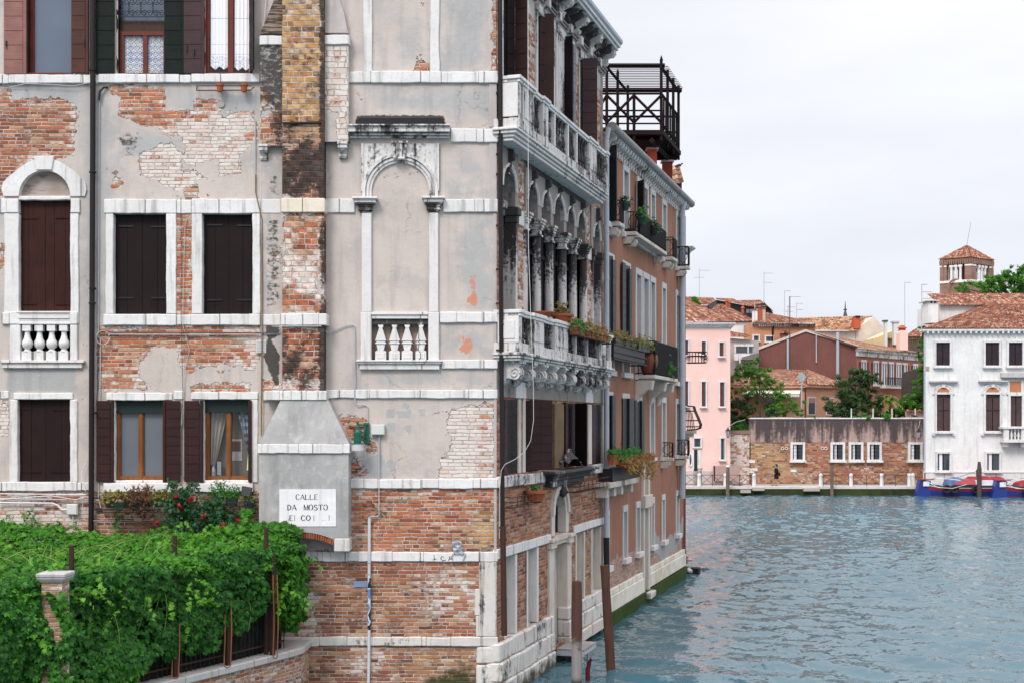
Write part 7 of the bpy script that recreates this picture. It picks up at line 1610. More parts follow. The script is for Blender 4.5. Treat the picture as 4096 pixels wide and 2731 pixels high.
def trough(u0,u1,v0,v1,n,mat,label,nm='window_box',w=.22):
 t=thing(nm,label,'window box',MAIN.world((mx((u0+u1)/2,n),n,mz(v1,n)))[0],'plant boxes under the low windows')
 m=MB(MAIN); a,c=mx(u0,n),mx(u1,n); z0,z1=mz(v1,n),mz(v0,n)
 m.hexa([(a+.03,n-w/2+.02,z0),(c-.03,n-w/2+.02,z0),(c-.03,n+w/2-.02,z0),(a+.03,n+w/2-.02,z0)],[(a,n-w/2,z1),(c,n-w/2,z1),(c,n+w/2,z1),(a,n+w/2,z1)]); m.build('box',mat,t); return t
def sprout(t,spots,size,mat,palm=1,asp=.3,n=1.0,name='foliage',up=.5):
 P=[]; N=[]
 for (u,v,ru,rv,k) in spots:
  for _ in range(k): P.append((mx(u+random.gauss(0,ru),n),Y0-n+random.gauss(0,.06),mz(v+random.gauss(0,rv),n)))
 return leaf_cloud(name,np.array(P),np.array([[0,-.8,up]]),size,mat,t,palm,asp,.7,droop=.0)
t=trough(425,505,2008,2030,.34,PLGREEN,'green box of yellow leaved sedum on the left below the open window'); sprout(t,[(430,1990,18,9,90),(470,1975,20,8,120),(445,2005,14,8,40)],.05,SEDUM,3,.8,.36)
t=trough(500,600,2000,2032,.34,IRON,'dark box of spiky brown aloes in the middle below the open window'); sprout(t,[(520,1985,18,12,90),(560,1980,20,14,130),(590,1975,14,12,80),(550,2035,22,12,110),(585,2025,18,12,70),(545,2000,20,12,80)],.15,ALOE,1,.16,.38)
t=trough(600,690,2000,2026,.34,PLGREEN,'dark green box of trailing yellow sedum on the right below the open window'); sprout(t,[(620,1985,18,14,130),(655,1980,18,12,120),(640,2005,20,12,90),(690,1975,8,10,40)],.05,SEDUM,3,.8,.36)
m=MB(MAIN)
for v in (2030,2040): m.tube([(mx(412),.05,mz(v)),(mx(412),.46,mz(v)),(mx(700),.46,mz(v)),(mx(700),.05,mz(v))],.012,5)
tag(m.build('pot_rack',IRON),'black iron rack holding the aloe and sedum boxes','pot rack')
def herbpot(u,v0,v1,lab,spots,mat=PLGREEN,hw=22):
 t=trough(u-hw,u+hw,v0,v1,.30,mat,lab,'herb_pot',.2); sprout(t,spots,.10,HERB,1,.22,.3); return t
herbpot(872,1985,2025,'left pot of bushy green rosemary by the small black floodlight',[(862,1965,14,16,110),(885,1955,12,16,110),(872,1978,18,6,50)])
herbpot(928,1988,2026,'second pot of bushy green rosemary left of the black floodlight',[(918,1970,12,12,90),(942,1968,12,14,100),(928,1980,16,6,40)])
herbpot(998,2000,2030,'dark blue pot of pale leafy plant under the black floodlight',[(992,1990,12,6,50),(1008,1990,8,5,30)],paint_mat('dark blue pot',(.01,.018,.05),.5,.3),20)
m=MB(MAIN)
for v in (2004,2018,2032): m.tube([(mx(845),.05,mz(v)),(mx(845),.44,mz(v)),(mx(1024),.44,mz(v)),(mx(1024),.05,mz(v))],.010,5)
for u in (870,905,940,975,1005): m.tube([(mx(u),.44,mz(2004)),(mx(u),.44,mz(2034)),(mx(u),.05,mz(2034))],.008,5)
tag(m.build('pot_rack',RUST),'dark rack holding the rosemary pots under the curtained window','pot rack')
m=MB(MAIN); m.hexa([(mx(964,.4),.30,mz(1978,.4)),(mx(1000,.4),.30,mz(1984,.4)),(mx(1000,.4),.42,mz(1984,.4)),(mx(964,.4),.42,mz(1978,.4))],[(mx(966,.4),.25,mz(1943,.4)),(mx(1004,.4),.25,mz(1950,.4)),(mx(1004,.4),.36,mz(1950,.4)),(mx(966,.4),.36,mz(1943,.4))]); m.tube([(mx(1000),.3,mz(1968)),(mx(1020),.2,mz(1975)),(mx(1026),.05,mz(1975))],.014,5)
tag(m.build('floodlight',IRON),'small black floodlight tilted over the herb pots','floodlight')
for q in PLQ:
 t,pts,sp,cnt,mat=q[:5]; dr=q[5] if len(q)>5 else 0
 P=[]
 for _ in range(cnt):
  p=np.array(random.choice(pts)); d=np.array([random.gauss(0,sp*.32),random.gauss(0,sp*.32),abs(random.gauss(.25*sp,sp*.45))])
  if dr: d[2]=random.uniform(-dr,.1) ; d[:2]*=1.1; d+=CAN.dn*.08
  elif random.random()<.35: d[2]-=sp*.7; d+=CAN.dn*sp*.35
  P.append(p+d)
 leaf_cloud('foliage',np.array(P),np.array([[.5,-.5,.6]]),.085 if sp<.5 else .13,mat,t,3,.6 if sp<.5 else .3,.7)
#------------------------------------------------------------------the far bank
ZQ=.72
def fbox(m,u0,u1,v0,v1,Ya,Yb=None,at=None):
 at=at or Ya; m.box(fx(u0,at),fx(u1,at),Ya,Yb if Yb else Ya+.3,fz(v1,at),fz(v0,at)); return m
m=MB(); m.add([(-60,102.6,ZQ),(fx(3668,102.6),102.6,ZQ),(fx(3668,104.5),104.5,ZQ),(90,104.5,ZQ),(90,180,ZQ),(-60,180,ZQ)],[(0,1,2,3,4,5)]); structure(m,'ground',plaster_mat('far ground',(.42,.38,.36),(.3,.27,.25),.3))
m=MB(); m.add([(-900,180,ZQ-.01),(900,180,ZQ-.01),(900,2500,ZQ-.01),(-900,2500,ZQ-.01)],[(0,1,2,3)]); structure(m,'far_land',paint_mat('far land',(.12,.12,.09),.9))
QY=102.3
QM=plaster_mat('mossy quay wall',(.030,.035,.014),(.010,.010,.008),.8,(.05,.065,.016),.6,(3,3,.6),.02)
m=MB(); m.box(-60,fx(3664,QY),QY+.05,QY+1.5,-2,ZQ-.22); structure(m,'quay_wall',QM)
m=MB(); e=list(np.arange(-40,fx(3664,QY),1.9))+[fx(3664,QY)]
for a,c in zip(e[:-1],e[1:]): m.box(a,c-.02,QY,QY+.7,ZQ-.2,ZQ+.004)
structure(m,'quay_edge',stone_mat('quay stone',(.62,.58,.56),.0,.3,0))
m=MB()
for (u0,u1,v) in ((3008,3055,1948),(3212,3275,1950),(2960,3000,1957)): m.box(fx(u0,QY),fx(u1,QY),QY-.35,QY+.04,fz(v+12,QY),fz(v,QY))
structure(m,'quay_steps',stone_mat('wet step stone',(.40,.36,.33),.1,.4,0))
def win(parent,u0,u1,v0,v1,Y,fr=None,pane=GLASS,fw=8,fm=WHITE,sill=True,bars=False,depth_=.18,split=None,name='window'):
 """window: surround, pane and sill seen on a front wall at depth Y"""
 x0,x1,z0,z1=fx(u0,Y),fx(u1,Y),fz(v1,Y),fz(v0,Y); f=fw*Y/F
 m=MB(); m.box(x0-f,x0,Y-.15,Y+.12,z0,z1); m.box(x1,x1+f,Y-.15,Y+.12,z0,z1); m.box(x0-f,x1+f,Y-.16,Y+.12,z1,z1+f); m.box(x0-f,x1+f,Y-.15,Y+.12,z0-f,z0)
 if sill: m.box(x0-f*1.4,x1+f*1.4,Y-.26,Y+.1,z0-f*1.3,z0-f*.4)
 w=m.build(name,fm,parent)
 m=MB(); m.box(x0,x1,Y-.012,Y+.04,z0,z1); p=m.build('pane',pane,w)
 m=MB(); c=(x0+x1)/2; m.box(c-.03,c+.03,Y-.03,Y-.013,z0,z1)
 if bars:
  for k in range(1,7): x=x0+(x1-x0)*k/7; m.tube([(x,Y-.03,z0),(x,Y-.03,z1)],.014,4)
  for k in range(1,4): z=z0+(z1-z0)*k/4; m.tube([(x0,Y-.03,z),(x1,Y-.03,z)],.014,4)
 m.build('bars' if bars else 'mullion',DARKBR,w)
 if split:
  a,c,mt=split; m=MB(); m.box(x0+(x1-x0)*a,x0+(x1-x0)*c,Y-.035,Y-.014,z0,z1); m.build('shutter' if mt is not LACE else 'curtain',mt,w)
 return w
REDSH=wood_mat('red brown far shutter',(.14,.035,.022),(.09,.025,.018),0)
VIOSH=wood_mat('dark violet shutter',(.035,.020,.028),(.022,.014,.018),0)
SLATB=wood_mat('brown slat blind',(.075,.045,.045),(.05,.03,.032),0)
Y=104.6; PK=thing('pink_house','pale pink house with white framed windows across the water','house',(fx(2830,Y),Y,ZQ))
PINK=plaster_mat('pink plaster',(.86,.575,.51),(.70,.46,.41),.2,(.84,.53,.465),.25)
xl,xr=fx(2690,Y),fx(2921,Y); zt=fz(1312,Y)
m=MB(); m.ext([(xl,Y),(xr,Y),(xr+1.2,Y+9),(xl,Y+9)],ZQ-.3,zt+.35,'z'); m.build('wall',PINK,PK)
m=MB(); m.box(xl,xr+.06,Y-.07,Y+.1,ZQ,ZQ+1.15); m.build('base_render',plaster_mat('grey base',(.55,.47,.45),(.4,.35,.33),.4),PK)
m=MB()
for i,(o_,z0,z1) in enumerate(((.10,zt+.02,zt+.16),(.25,zt+.162,zt+.3),(.38,zt+.302,zt+.46))): m.box(xl,xr+o_,Y-o_,Y+9,z0,z1)
m.build('cornice',WHITE,PK)
tile_roof('roof',(xl,Y-.45,zt+.47),(xr+.5,Y-.45,zt+.47),(xr-3.2,Y+5,zt+2.9),(xl,Y+5,zt+3.7),TILES,PK)
tile_roof('roof',(xr+.5,Y-.45,zt+.47),(xr+1.5,Y+9,zt+.47),(xr-2.4,Y+8,zt+2.8),(xr-3.2,Y+5,zt+2.9),TILES,PK)
for (a,b,c,d,sp) in ((2806,2822,1366,1418,1),(2877,2894,1370,1424,1),(2806,2822,1526,1624,1),(2879,2896,1528,1624,1),(2738,2752,1362,1420,1),(2738,2752,1524,1622,1)): win(PK,a,b,c,d,Y,None,GLASS,5,WHITE,split=(0,.72,REDSH))
win(PK,2882,2897,1752,1836,Y,None,GLASSF,5,WHITE)
d=win(PK,2776,2801,1752,1785,Y,None,GLASS,6,WHITE,sill=False); 
m=MB(); fbox(m,2776,2790,1797,1908,Y-.02,Y+.1); dd2=m.build('door',paint_mat('black door',(.015,.017,.018),.5),PK); m=MB(); fbox(m,2770,2776,1797,1910,Y-.06,Y+.1); fbox(m,2790,2803,1797,1910,Y-.06,Y+.1); m.build('frame',WHITE,dd2)
m=MB(); c=(fx(2762,Y),Y-.04,fz(1838,Y)); m.tube([(c[0]+.14*math.cos(a),c[1],c[2]+.52*math.sin(a)) for a in np.linspace(0,6.28,20)[:-1]],.07,6,True); ow=m.build('oval_window',WHITE,PK); m=MB(); m.ball(c,.14,10,8,(1,.15,3.6)); m.build('pane',GLASS,ow)
m=MB()
for k in range(7): x=fx(2776+5*k,Y-.9); m.tube([(x,Y-.9,ZQ),(x,Y-.9,ZQ+1.35)],.02,4)
m.tube([(fx(2775,Y-.9),Y-.9,ZQ+1.36),(fx(2812,Y-.9),Y-.9,ZQ+1.36)],.025,4); tag(m.build('gate_railing',IRON),'thin iron railing in front of the black door of the pink house','railing')
m=MB(); fbox(m,2852,2960,1862,1922,Y-.35,Y-.28); fbox(m,2855,2860,1862,1935,Y-.35,Y-.28); tag(m.build('screen_panel',paint_mat('brown mesh panel',(.40,.27,.24),.8,.3)),'brown see through screen standing at the foot of the pink house','screen')
def lantern(u,v,ua,va,Y,label,curve=1):
 t=thing('wall_lantern',label,'lantern',(fx(u,Y),Y,fz(v+14,Y)),'iron lanterns across the water'); x,z=fx(u,Y),fz(v,Y)
 m=MB(); m.lathe(x,Y,z-.30,[(.10,0),(.20,.48),(.20,.5)],6); m.build('glass',paint_mat('lantern glass',(.38,.38,.42),.3,.3),t)
 m=MB(); m.lathe(x,Y,z+.2,[(.24,0),(.12,.12),(.03,.26),(.02,.34)],6); m.lathe(x,Y,z-.36,[(.08,0),(.11,.05)],6)
 for k in range(6): a=k*math.pi/3; m.tube([(x+.10*math.cos(a),Y+.1*math.sin(a),z-.3),(x+.2*math.cos(a),Y+.2*math.sin(a),z+.2)],.014,4)
 m.build('cage',IRON,t)
 m=MB(); xa,za=fx(ua,Y),fz(va,Y); m.tube([(x,Y,z+.5),(x+(xa-x)*.12,Y,z+.62),(x+(xa-x)*.5,Y,z+.62+(za-z-.62)*(.5+.18*curve)),(xa,Y+.1,za)],.03,6); m.build('arm',paint_mat('grey lamp arm',(.30,.29,.30),.5),t)
lantern(2912,1732,2982,1677,103.9,'iron lantern on a curved arm at the corner of the pink house')
lantern(3674,1736,3682,1680,104.6,'iron lantern on a slanting arm by the white palace corner',0)
def paint_far(s,z):
 z_=np.zeros_like(s); return dict(P=z_-.5,W=z_+.08+.18*np.sin(s*.7)*np.sin(z*1.3+s*.4),K=z_+.10,T=z_+.52+.4*np.clip(np.sin(s*.35+1)*.6+np.sin(z*1.2+s*.8)*.5,-.5,1),G=z_,M=z_,O=z_)
FWM=wall_mat('far brick',bw=.42,bh=.15,bmort=.03,mortar=(.33,.24,.19))
Y=106.0
LW=thing('low_brick_wall','pale brick wall with a darker coping between the pink house and the long wall','wall',(fx(2958,Y),Y,ZQ))
fr=depth(Y); wall_grid('wall',FWM,LW,fr,fx(2905,Y),fx(3002,Y),ZQ-.1,fz(1735,Y),.25,[],lambda s,z: {**paint_far(s,z),'W': s*0+.5,'T': s*0+.6})
m=MB(); fbox(m,2905,3002,1720,1734,Y-.08,Y+.4); m.build('coping',plaster_mat('dark brick coping',(.27,.17,.13),(.1,.07,.06),.5),LW)
BW=thing('long_garden_wall','long brick garden wall with black streaked top and five white framed barred windows','wall',(fx(3350,Y),Y,ZQ))
wall_grid('wall',FWM,BW,fr,fx(2998,Y),fx(3694,Y),ZQ-.1,fz(1768,Y),.25,[],paint_far)
g=NT('streaked parapet'); p=g.pos(); x=g.xyz(p); st=g.noise(g.comb(g.mul(x[0],1.5),g.mul(x[2],.16),0),1.0,4,.6); s2=g.noise(g.comb(g.mul(x[0],5),g.mul(x[2],.5),3),1.0,4,.65); f=g.noise(p,4,4,.65)
k=g.add(g.mul(st,.75),g.add(g.mul(s2,.42),g.mul(g.sub(f,.5),.25))); top=g.lin(x[2],fz(1768,Y),fz(1672,Y),-.0,.15)
c=g.mix(g.step(g.add(k,top),.50,.70),g.mix(f,(.36,.245,.22),(.44,.31,.27)),g.mix(s2,(.045,.035,.038),(.11,.085,.085))); PARA=g.out(c,.9,g.bump(g.mul(f,.02),.8,1),.15)
m=MB(); fbox(m,2998,3694,1672,1768,Y-.04,Y+.4); m.build('parapet',PARA,BW)
m=MB(); e=list(np.linspace(2998,3696,9))
for i,(a,c) in enumerate(zip(e[:-1],e[1:])): fbox(m,a,c-.5,1669-(i % 2),1674,Y-.10,Y+.46)
m.build('coping',WHITE2,BW)
for u in (3170,3330,3403,3477,3640): win(BW,u,u+40,1776,1836,Y-.06,None,GLASS,9,WHITE,bars=True,split=(.12,.38,LACE) if u<3300 or u>3600 else (.2,.4,BOXGREY))
m=MB()
for u in (3130,3145,3289,3303):
 m.tube([(fx(u,Y)+.11*math.cos(a),Y-.05,fz(1792,Y)+.11*math.sin(a)) for a in np.linspace(0,6.28,13)[:-1]],.035,5,True)
m.build('round_vent',BOXGREY,BW)
for (a,b,c,d) in ((2998,3020,1838,1850),(2998,3030,1872,1882),(3162,3186,1876,1886),(2998,3016,1880,1890)): m=MB(); fbox(m,a,b,c,d,Y-.03,Y+.1); m.build('stone_block',WHITE2,BW)
m=MB()
for k,u in enumerate((3408,3495,3571,3664)): m=MB(); m.tube([(fx(u,Y),Y+.2,fz(1670,Y)),(fx(u,Y),Y+.2,fz(1632,Y))],.05,6); m.build('wire_post',BOXGREY,BW)
bird('gull',(fx(3656,Y),Y,fz(1668,Y)),1.6,'grey gull sitting on the long garden wall near the white palace',PIG,2.6); bird('pigeon',(fx(3017,Y),Y,fz(1670,Y)),1.1,'small dark pigeon on the left end of the long garden wall',PIG,.4)
Y=103.2; WP=thing('white_palace','tall white palace with dark shuttered windows rising from the water on the right','palace',(fx(4000,Y),Y,0))
WHP=plaster_mat('white palace plaster',(.78,.765,.745),(.40,.38,.37),.5,(.68,.665,.65),.4,(3,3,.4))
xl,xr=fx(3697,Y),fx(4420,Y); ze=fz(1330,Y)
xb=xl*(Y+16)/Y+.25; m=MB(); m.ext([(xl,Y),(xr,Y),(xr,Y+16),(xb,Y+16)],-1.5,ze,'z'); m.build('wall',WHP,WP)
m=MB(); fbox(m,3695,4422,1886,2060,Y-.06,Y+.1); fbox(m,3695,4422,1884,1889,Y-.1,Y+.1); m.build('base_course',stone_mat('white base',(.76,.75,.75),0,.35,.3),WP)
m=MB(); fbox(m,3691,4424,1316,1324,Y-.35,Y+.5); fbox(m,3693,4422,1324,1329,Y-.2,Y+.5); m.build('cornice',WHITE,WP)
m=MB()
for u in np.arange(3708,4420,21.5): fbox(m,u,u+8,1324.2,1333,Y-.33,Y+.1)
m.build('dentil',WHITE,WP)
m=MB(); fbox(m,3697,3702,1335,2040,Y-.06,Y+.1); m.build('downpipe',ZINC,WP)
tile_roof('roof',(fx(3686,Y),Y-.4,ze+.28),(xr,Y-.4,ze+.28),(xr,Y+6.5,ze+3.0),(fx(3966,Y+5),Y+6.0,ze+2.8),TILES,WP,.215,.42,.055)
tile_roof('roof',(fx(3686,Y)*(Y+16)/Y,Y+16,ze+.28),(fx(3686,Y),Y-.4,ze+.28),(fx(3966,Y+5),Y+6.0,ze+2.8),(fx(3966,Y+5),Y+11,ze+2.8),TILES,WP,.215,.42,.055)
Yu=Y+6.2; m=MB(); fbox(m,3758,4430,1215,1300,Yu,Yu+6); m.build('attic_wall',WHP,WP)
tile_roof('roof',(fx(3750,Yu),Yu-.4,fz(1224,Yu)),(fx(4430,Yu),Yu-.4,fz(1224,Yu)),(fx(4430,Yu),Yu+3.6,fz(1174,Yu+3.6)),(fx(3758,Yu),Yu+3.6,fz(1176,Yu+3.6)),TILES,WP,.215,.42,.055)
m=MB(); fbox(m,3714,3753,1214,1292,Yu-2,Yu-.2); ck=m.build('chimney',WHP,WP); m=MB(); fbox(m,3708,3760,1200,1204,Yu-2.2,Yu+.1); fbox(m,3716,3722,1204,1214,Yu-2,Yu-.4); fbox(m,3730,3736,1204,1214,Yu-2,Yu-.4); fbox(m,3744,3752,1204,1214,Yu-2,Yu-.4); m.build('chimney_cap',BOXGREY,ck)
for u in (3747,3944,4037,4232): win(WP,u-4,u+51,1370,1461,Y,None,VIOSH,8,WHITE)
def arched(u0,u1,v0,v1,vs,Y,hood=True):
 w=win(WP,u0,u1,vs,v1,Y,None,SLATB,8,WHITE); cx,r=(fx(u0,Y)+fx(u1,Y))/2,(fx(u1,Y)-fx(u0,Y))/2; z=fz(vs,Y)
 m=MB()
 for i in range(14):
  t0,t1=math.pi*i/14,math.pi*(i+1)/14
  for ra,rb,yy in ((r,r+.17,Y-.06),(r+.17,r+.34,Y-.10)):
   a=[(cx+ra*math.cos(t0),z+ra*math.sin(t0)),(cx+rb*math.cos(t0),z+rb*math.sin(t0)),(cx+rb*math.cos(t1),z+rb*math.sin(t1)),(cx+ra*math.cos(t1),z+ra*math.sin(t1))]
   m.hexa([(a[0][0],yy,a[0][1]),(a[1][0],yy,a[1][1]),(a[1][0],Y+.1,a[1][1]),(a[0][0],Y+.1,a[0][1])],[(a[3][0],yy,a[3][1]),(a[2][0],yy,a[2][1]),(a[2][0],Y+.1,a[2][1]),(a[3][0],Y+.1,a[3][1])])
 m.box(cx-.14,cx+.14,Y-.16,Y+.1,z+r,z+r+.4); m.build('arch',WHITE,w)
 m=MB(); pts=[(cx+r*math.cos(t),z+r*math.sin(t)) for t in np.linspace(0,math.pi,14)]; k=len(pts); m.add([(a,Y-.013,b) for a,b in pts],[tuple(range(k))[::-1]]); m.build('lunette',paint_mat('orange lunette',(.50,.19,.085),.8,.3),w)
 m=MB(); m.box(fx(u0,Y)-.02,fx(u1,Y)+.02,Y-.04,Y-.015,z-.25,z-.02); m.box(fx(u0,Y),fx(u1,Y),Y-.04,Y-.014,(z+fz(v1,Y))/2+.15,(z+fz(v1,Y))/2+.22); m.build('blind_box',VIOSH,w)
 m=MB(); m.box(cx-1.15,cx+1.15,Y-.32,Y+.1,z+r+.42,z+r+.55); m.box(cx-1.0,cx+1.0,Y-.18,Y+.1,z+r+.26,z+r+.419); m.build('hood_cornice',stone_mat('grey hood stone',(.52,.51,.51),.15,.5,0),w)
 for s in (-1,1): m=MB(); m.box(cx+s*(r+.25)-.1,cx+s*(r+.25)+.1,Y-.2,Y+.1,fz(v1+18,Y),fz(v1+8,Y)); m.build('corbel',WHITE,w)
arched(3745,3800,0,1722,1576,Y); arched(3941,3998,0,1722,1576,Y); arched(4228,4284,0,1722,1576,Y)
w=win(WP,4040,4086,1582,1704,Y,None,SLATB,9,WHITE); m=MB(); fbox(m,4039,4085,1524,1566,Y-.04,Y+.1); m.build('lunette',bpy.data.materials['orange lunette'],w)
m=MB(); fbox(m,4030,4039,1515,1575,Y-.06,Y+.1); fbox(m,4085,4094,1515,1575,Y-.06,Y+.1); fbox(m,4026,4200,1567,1576,Y-.12,Y+.1); m.build('surround',WHITE,w)
m=MB(); fbox(m,4008,4222,1490,1508,Y-.4,Y+.1); fbox(m,4014,4216,1508.5,1514,Y-.22,Y+.1); m.build('hood_cornice',bpy.data.materials['grey hood stone'],w)
win(WP,4140,4186,1582,1704,Y,None,SLATB,9,WHITE)
bal=thing('white_balcony','white stone balcony with small balusters on the white palace','balcony',(fx(4110,Y),Y-.4,fz(1788,Y)))
m=MB(); fbox(m,4012,4212,1706,1713,Y-.95,Y+.05); m.build('rail',WHITE,bal); m=MB(); fbox(m,4016,4208,1756,1768,Y-.9,Y+.05); m.build('slab',WHITE2,bal)
for u in (4018,4086,4190): m=MB(); fbox(m,u,u+18,1713.2,1755.8,Y-.85,Y-.5); m.build('pedestal',WHITE,bal); m=MB(); fbox(m,u,u+16,1768.3,1786,Y-.6,Y+.05); m.build('corbel',WHITE2,bal)
for u in (4046,4060,4074,4116,4132,4148,4164,4180): m=MB(); x=fx(u,Y-.7); z0=fz(1755.5,Y-.7); m.lathe(x,Y-.7,z0,[(.09,0),(.05,.1),(.11,.3),(.05,.6),(.09,.82)],8); m.build('baluster',WHITE,bal,smooth=True)
for u in (3750,3948,4250): win(WP,u-2,u+47,1812,1879,Y-.02,None,GLASS,8,WHITE,split=(.18,.42,LACE))
for (a,b,c,d) in ((3703,3717,1465,1484),): m=MB(); fbox(m,a,b,c,d,Y-.01,Y+.05); m.build('bare_brick_spot',paint_mat('bare brick',(.45,.28,.22),.9,.5),WP)
Y=158.0; CT=thing('bell_tower','square brick bell tower with white colonnettes and a low tiled roof','bell tower',(fx(3868,Y),Y,ZQ))
CB=plaster_mat('tower brick',(.215,.125,.095),(.10,.065,.055),.5,(.30,.19,.145),.6,(2,2,6),.02)
c0=np.array((fx(3884,Y),Y)); a_=np.array((fx(3759,Y+2.2),Y+2.2)); b_=np.array((fx(3975,Y+3.2),Y+3.2)); d_=a_+b_-c0
zt,zo,zs=fz(1030,Y),fz(1118,Y),fz(1053,Y)
def quad(p,z0,z1,m,g=0): m.ext([tuple(c0+(c0-d_)*g),tuple(b_+(b_-a_)*g),tuple(d_+(d_-c0)*g),tuple(a_+(a_-b_)*g)],z0,z1,'z')
m=MB(); quad(0,ZQ,zo-.3,m); m.build('shaft',CB,CT); m=MB(); quad(0,zs+.9,zt,m,.0); m.build('top_wall',CB,CT)
m=MB(); quad(0,zo-.3,zo,m,.02); m.build('string_course',WHITE2,CT)
for (p,q,nf) in ((a_,c0,0),(c0,b_,1),(b_,d_,2),(d_,a_,3)):
 L=np.linalg.norm(q-p); d=(q-p)/L; fr=Frame((p[0],p[1],0),(d[0],d[1],0),(d[1],-d[0],0))
 m=MB(fr); m.box(0,L*.22,-.5,0.0,zo,zs+.9); m.box(L*.80,L,-.5,.0,zo,zs+.9); m.build('corner_pier',CB,CT)
 m=MB(fr)
 for i in range(4):
  s0,s1=L*(.22+.145*i),L*(.22+.145*(i+1)); cc,r=(s0+s1)/2,(s1-s0)*.40; zc=zs+.1
  arc=[(cc+r*math.cos(t),zc+r*math.sin(t)) for t in np.linspace(math.pi,0,9)]; m.ext([(s0,zc-.2),(cc-r,zc-.2)]+arc+[(cc+r,zc-.2),(s1,zc-.2),(s1,zs+.9),(s0,zs+.9)],-.35,.02,'n')
 m.build('arcade',CB,CT)
 for i in range(1,4): s=L*(.22+.145*i); m=MB(fr); m.box(s-.24,s+.24,-.35,.05,zs-.35,zs-.1); m.lathe(s,-.15,zo,[(.24,0),(.17,.15),(.15,zs-zo-.6),(.22,zs-zo-.35)],8); m.build('colonnette',WHITE,CT)
 m=MB(fr); m.box(-.04,L*.22,-.3,.05,zs-.3,zs-.1); m.box(L*.8,L+.04,-.3,.05,zs-.3,zs-.1); m.build('band',WHITE2,CT)
 m=MB(fr)
 for i in range(14): m.box(L*(i+.2)/14,L*(i+.8)/14,-.1,.12,zt-.7,zt-.15)
 m.build('corbel_frieze',CB,CT)
ap=np.array([*((a_+b_)/2),fz(984,Y+3)]); e=[np.array([*(p+(p-(a_+b_)/2)*.05),zt]) for p in (a_,c0,b_,d_)]
for i in range(4): tile_roof('roof',e[i],e[(i+1) % 4],ap,ap+.001,TILES,CT,.5,.7,.07)
m=MB(); m.tube([tuple(ap),(ap[0]+.5,ap[1],ap[2]+2.9)],.02,5); m.build('lightning_rod',CABLED,CT)
m=MB(); x,y_,z=(a_[0]+c0[0])/2,(a_[1]+c0[1])/2-.08,fz(1150,Y); m.tube([(x+.9*math.cos(t),y_,z+1.1*math.sin(t)) for t in np.linspace(0,math.pi,10)],.12,5); m.build('blind_arch',CB,CT)
def house(name,label,poly,Y,base_z,mat,back=8.0,loc=None):
 """gabled or flat house: poly = pixel outline of the front at depth Y"""
 P=[(fx(u,Y),fz(v,Y)) for u,v in poly]; t=thing(name,label,'house',(sum(p[0] for p in P)/len(P),Y,base_z)); m=MB(depth(Y))
 m.ext([(x,z) for x,z in P],-back,0,'n'); m.build('wall',mat,t); return t
def droof(t,A,B,C,D,mat=TILES,name='roof',**k):
 q=[(fx(u,Y),Y,fz(v,Y)) for u,v,Y in (A,B,C,D)]; return tile_roof(name,*q,mat,t,**k)
Y=118.0; BR=house('brown_gabled_house','large house with a dark red brown gable wall and grey drain pipes',[(3031,1900),(3427,1900),(3427,1390),(3222,1326),(3031,1399)],Y,ZQ,plaster_mat('red brown render',(.205,.085,.072),(.12,.055,.05),.35,(.17,.075,.065),.4,(4,4,.6)),1.0)
p0,p1=np.array((fx(3427,Y),Y)),np.array((fx(3690,128),128)); L=np.linalg.norm(p1-p0); d=(p1-p0)/L; FRB=Frame((p0[0],p0[1],0),(d[0],d[1],0),(d[1],-d[0],0)); zb=fz(1393,Y)
m=MB(FRB); m.box(0,L,-6,0,ZQ,zb-.1); m.build('side_wall',plaster_mat('dusty red plaster',(.42,.19,.145),(.25,.12,.10),.35),BR)
m=MB(FRB); m.box(-.1,L+.1,-.2,.35,zb-.25,zb-.02); m.box(-.05,L,-.1,.18,zb-.7,zb-.26); m.build('cornice',SOOTL,BR)
tile_roof('roof',FRB.world((-.2,.5,zb))[0],FRB.world((L+.3,.5,zb))[0],FRB.world((L-2,-5.2,zb+1.2))[0],(fx(3222,Y),Y-.1,fz(1320,Y)),TILES2,BR)
m=MB(depth(Y)); 
def slab(m,A,B,th,n0,n1): m.ext([(fx(A[0],Y),fz(A[1],Y)),(fx(B[0],Y),fz(B[1],Y)),(fx(B[0],Y),fz(B[1],Y)+th),(fx(A[0],Y),fz(A[1],Y)+th)],n0,n1,'n')
slab(m,(3028,1401),(3222,1327),.22,-.6,.12); slab(m,(3222,1327),(3432,1391),.22,-.6,.12); m.build('verge',OLDST,BR)
for (u,a,c,r) in ((3150,1358,1560,.10),(3264,1340,1450,.06),(3349,1330,1560,.15)): m=MB(); m.tube([(fx(u,Y),Y-.15,fz(a,Y)),(fx(u,Y),Y-.15,fz(c,Y))],r,8); m.build('drain_pipe',ZINC,BR,smooth=True)
def sidewin(s0,s1,z0,z1,sp=True):
 m=MB(FRB); m.box(s0-.14,s0,-.05,.06,z0,z1); m.box(s1,s1+.14,-.05,.06,z0,z1); m.box(s0-.14,s1+.14,-.05,.07,z1,z1+.2); m.box(s0-.2,s1+.2,-.05,.2,z0-.2,z0-.002); w=m.build('window',WHITE2,BR)
 m=MB(FRB); m.box(s0,s1,-.05,.02,z0,z1); m.build('pane',GLASS,w)
 m=MB(FRB); m.box(s0-.5,s0-.16,.0,.08,z0,z1) if sp else None; m.box(s1+.16,s1+.5,.0,.08,z0,z1); m.build('shutter',REDSH,w)
 m=MB(FRB); m.box((s0+s1)/2-.1,(s0+s1)/2+.12,.021,.03,z0,z1); m.build('curtain',LACE,w)
for s in (.9,3.3,5.0,6.4,8.0,9.3,11.6): sidewin(s,s+.8,zb-3.2,zb-1.2,s not in (5.0,6.4,8.0,9.3))
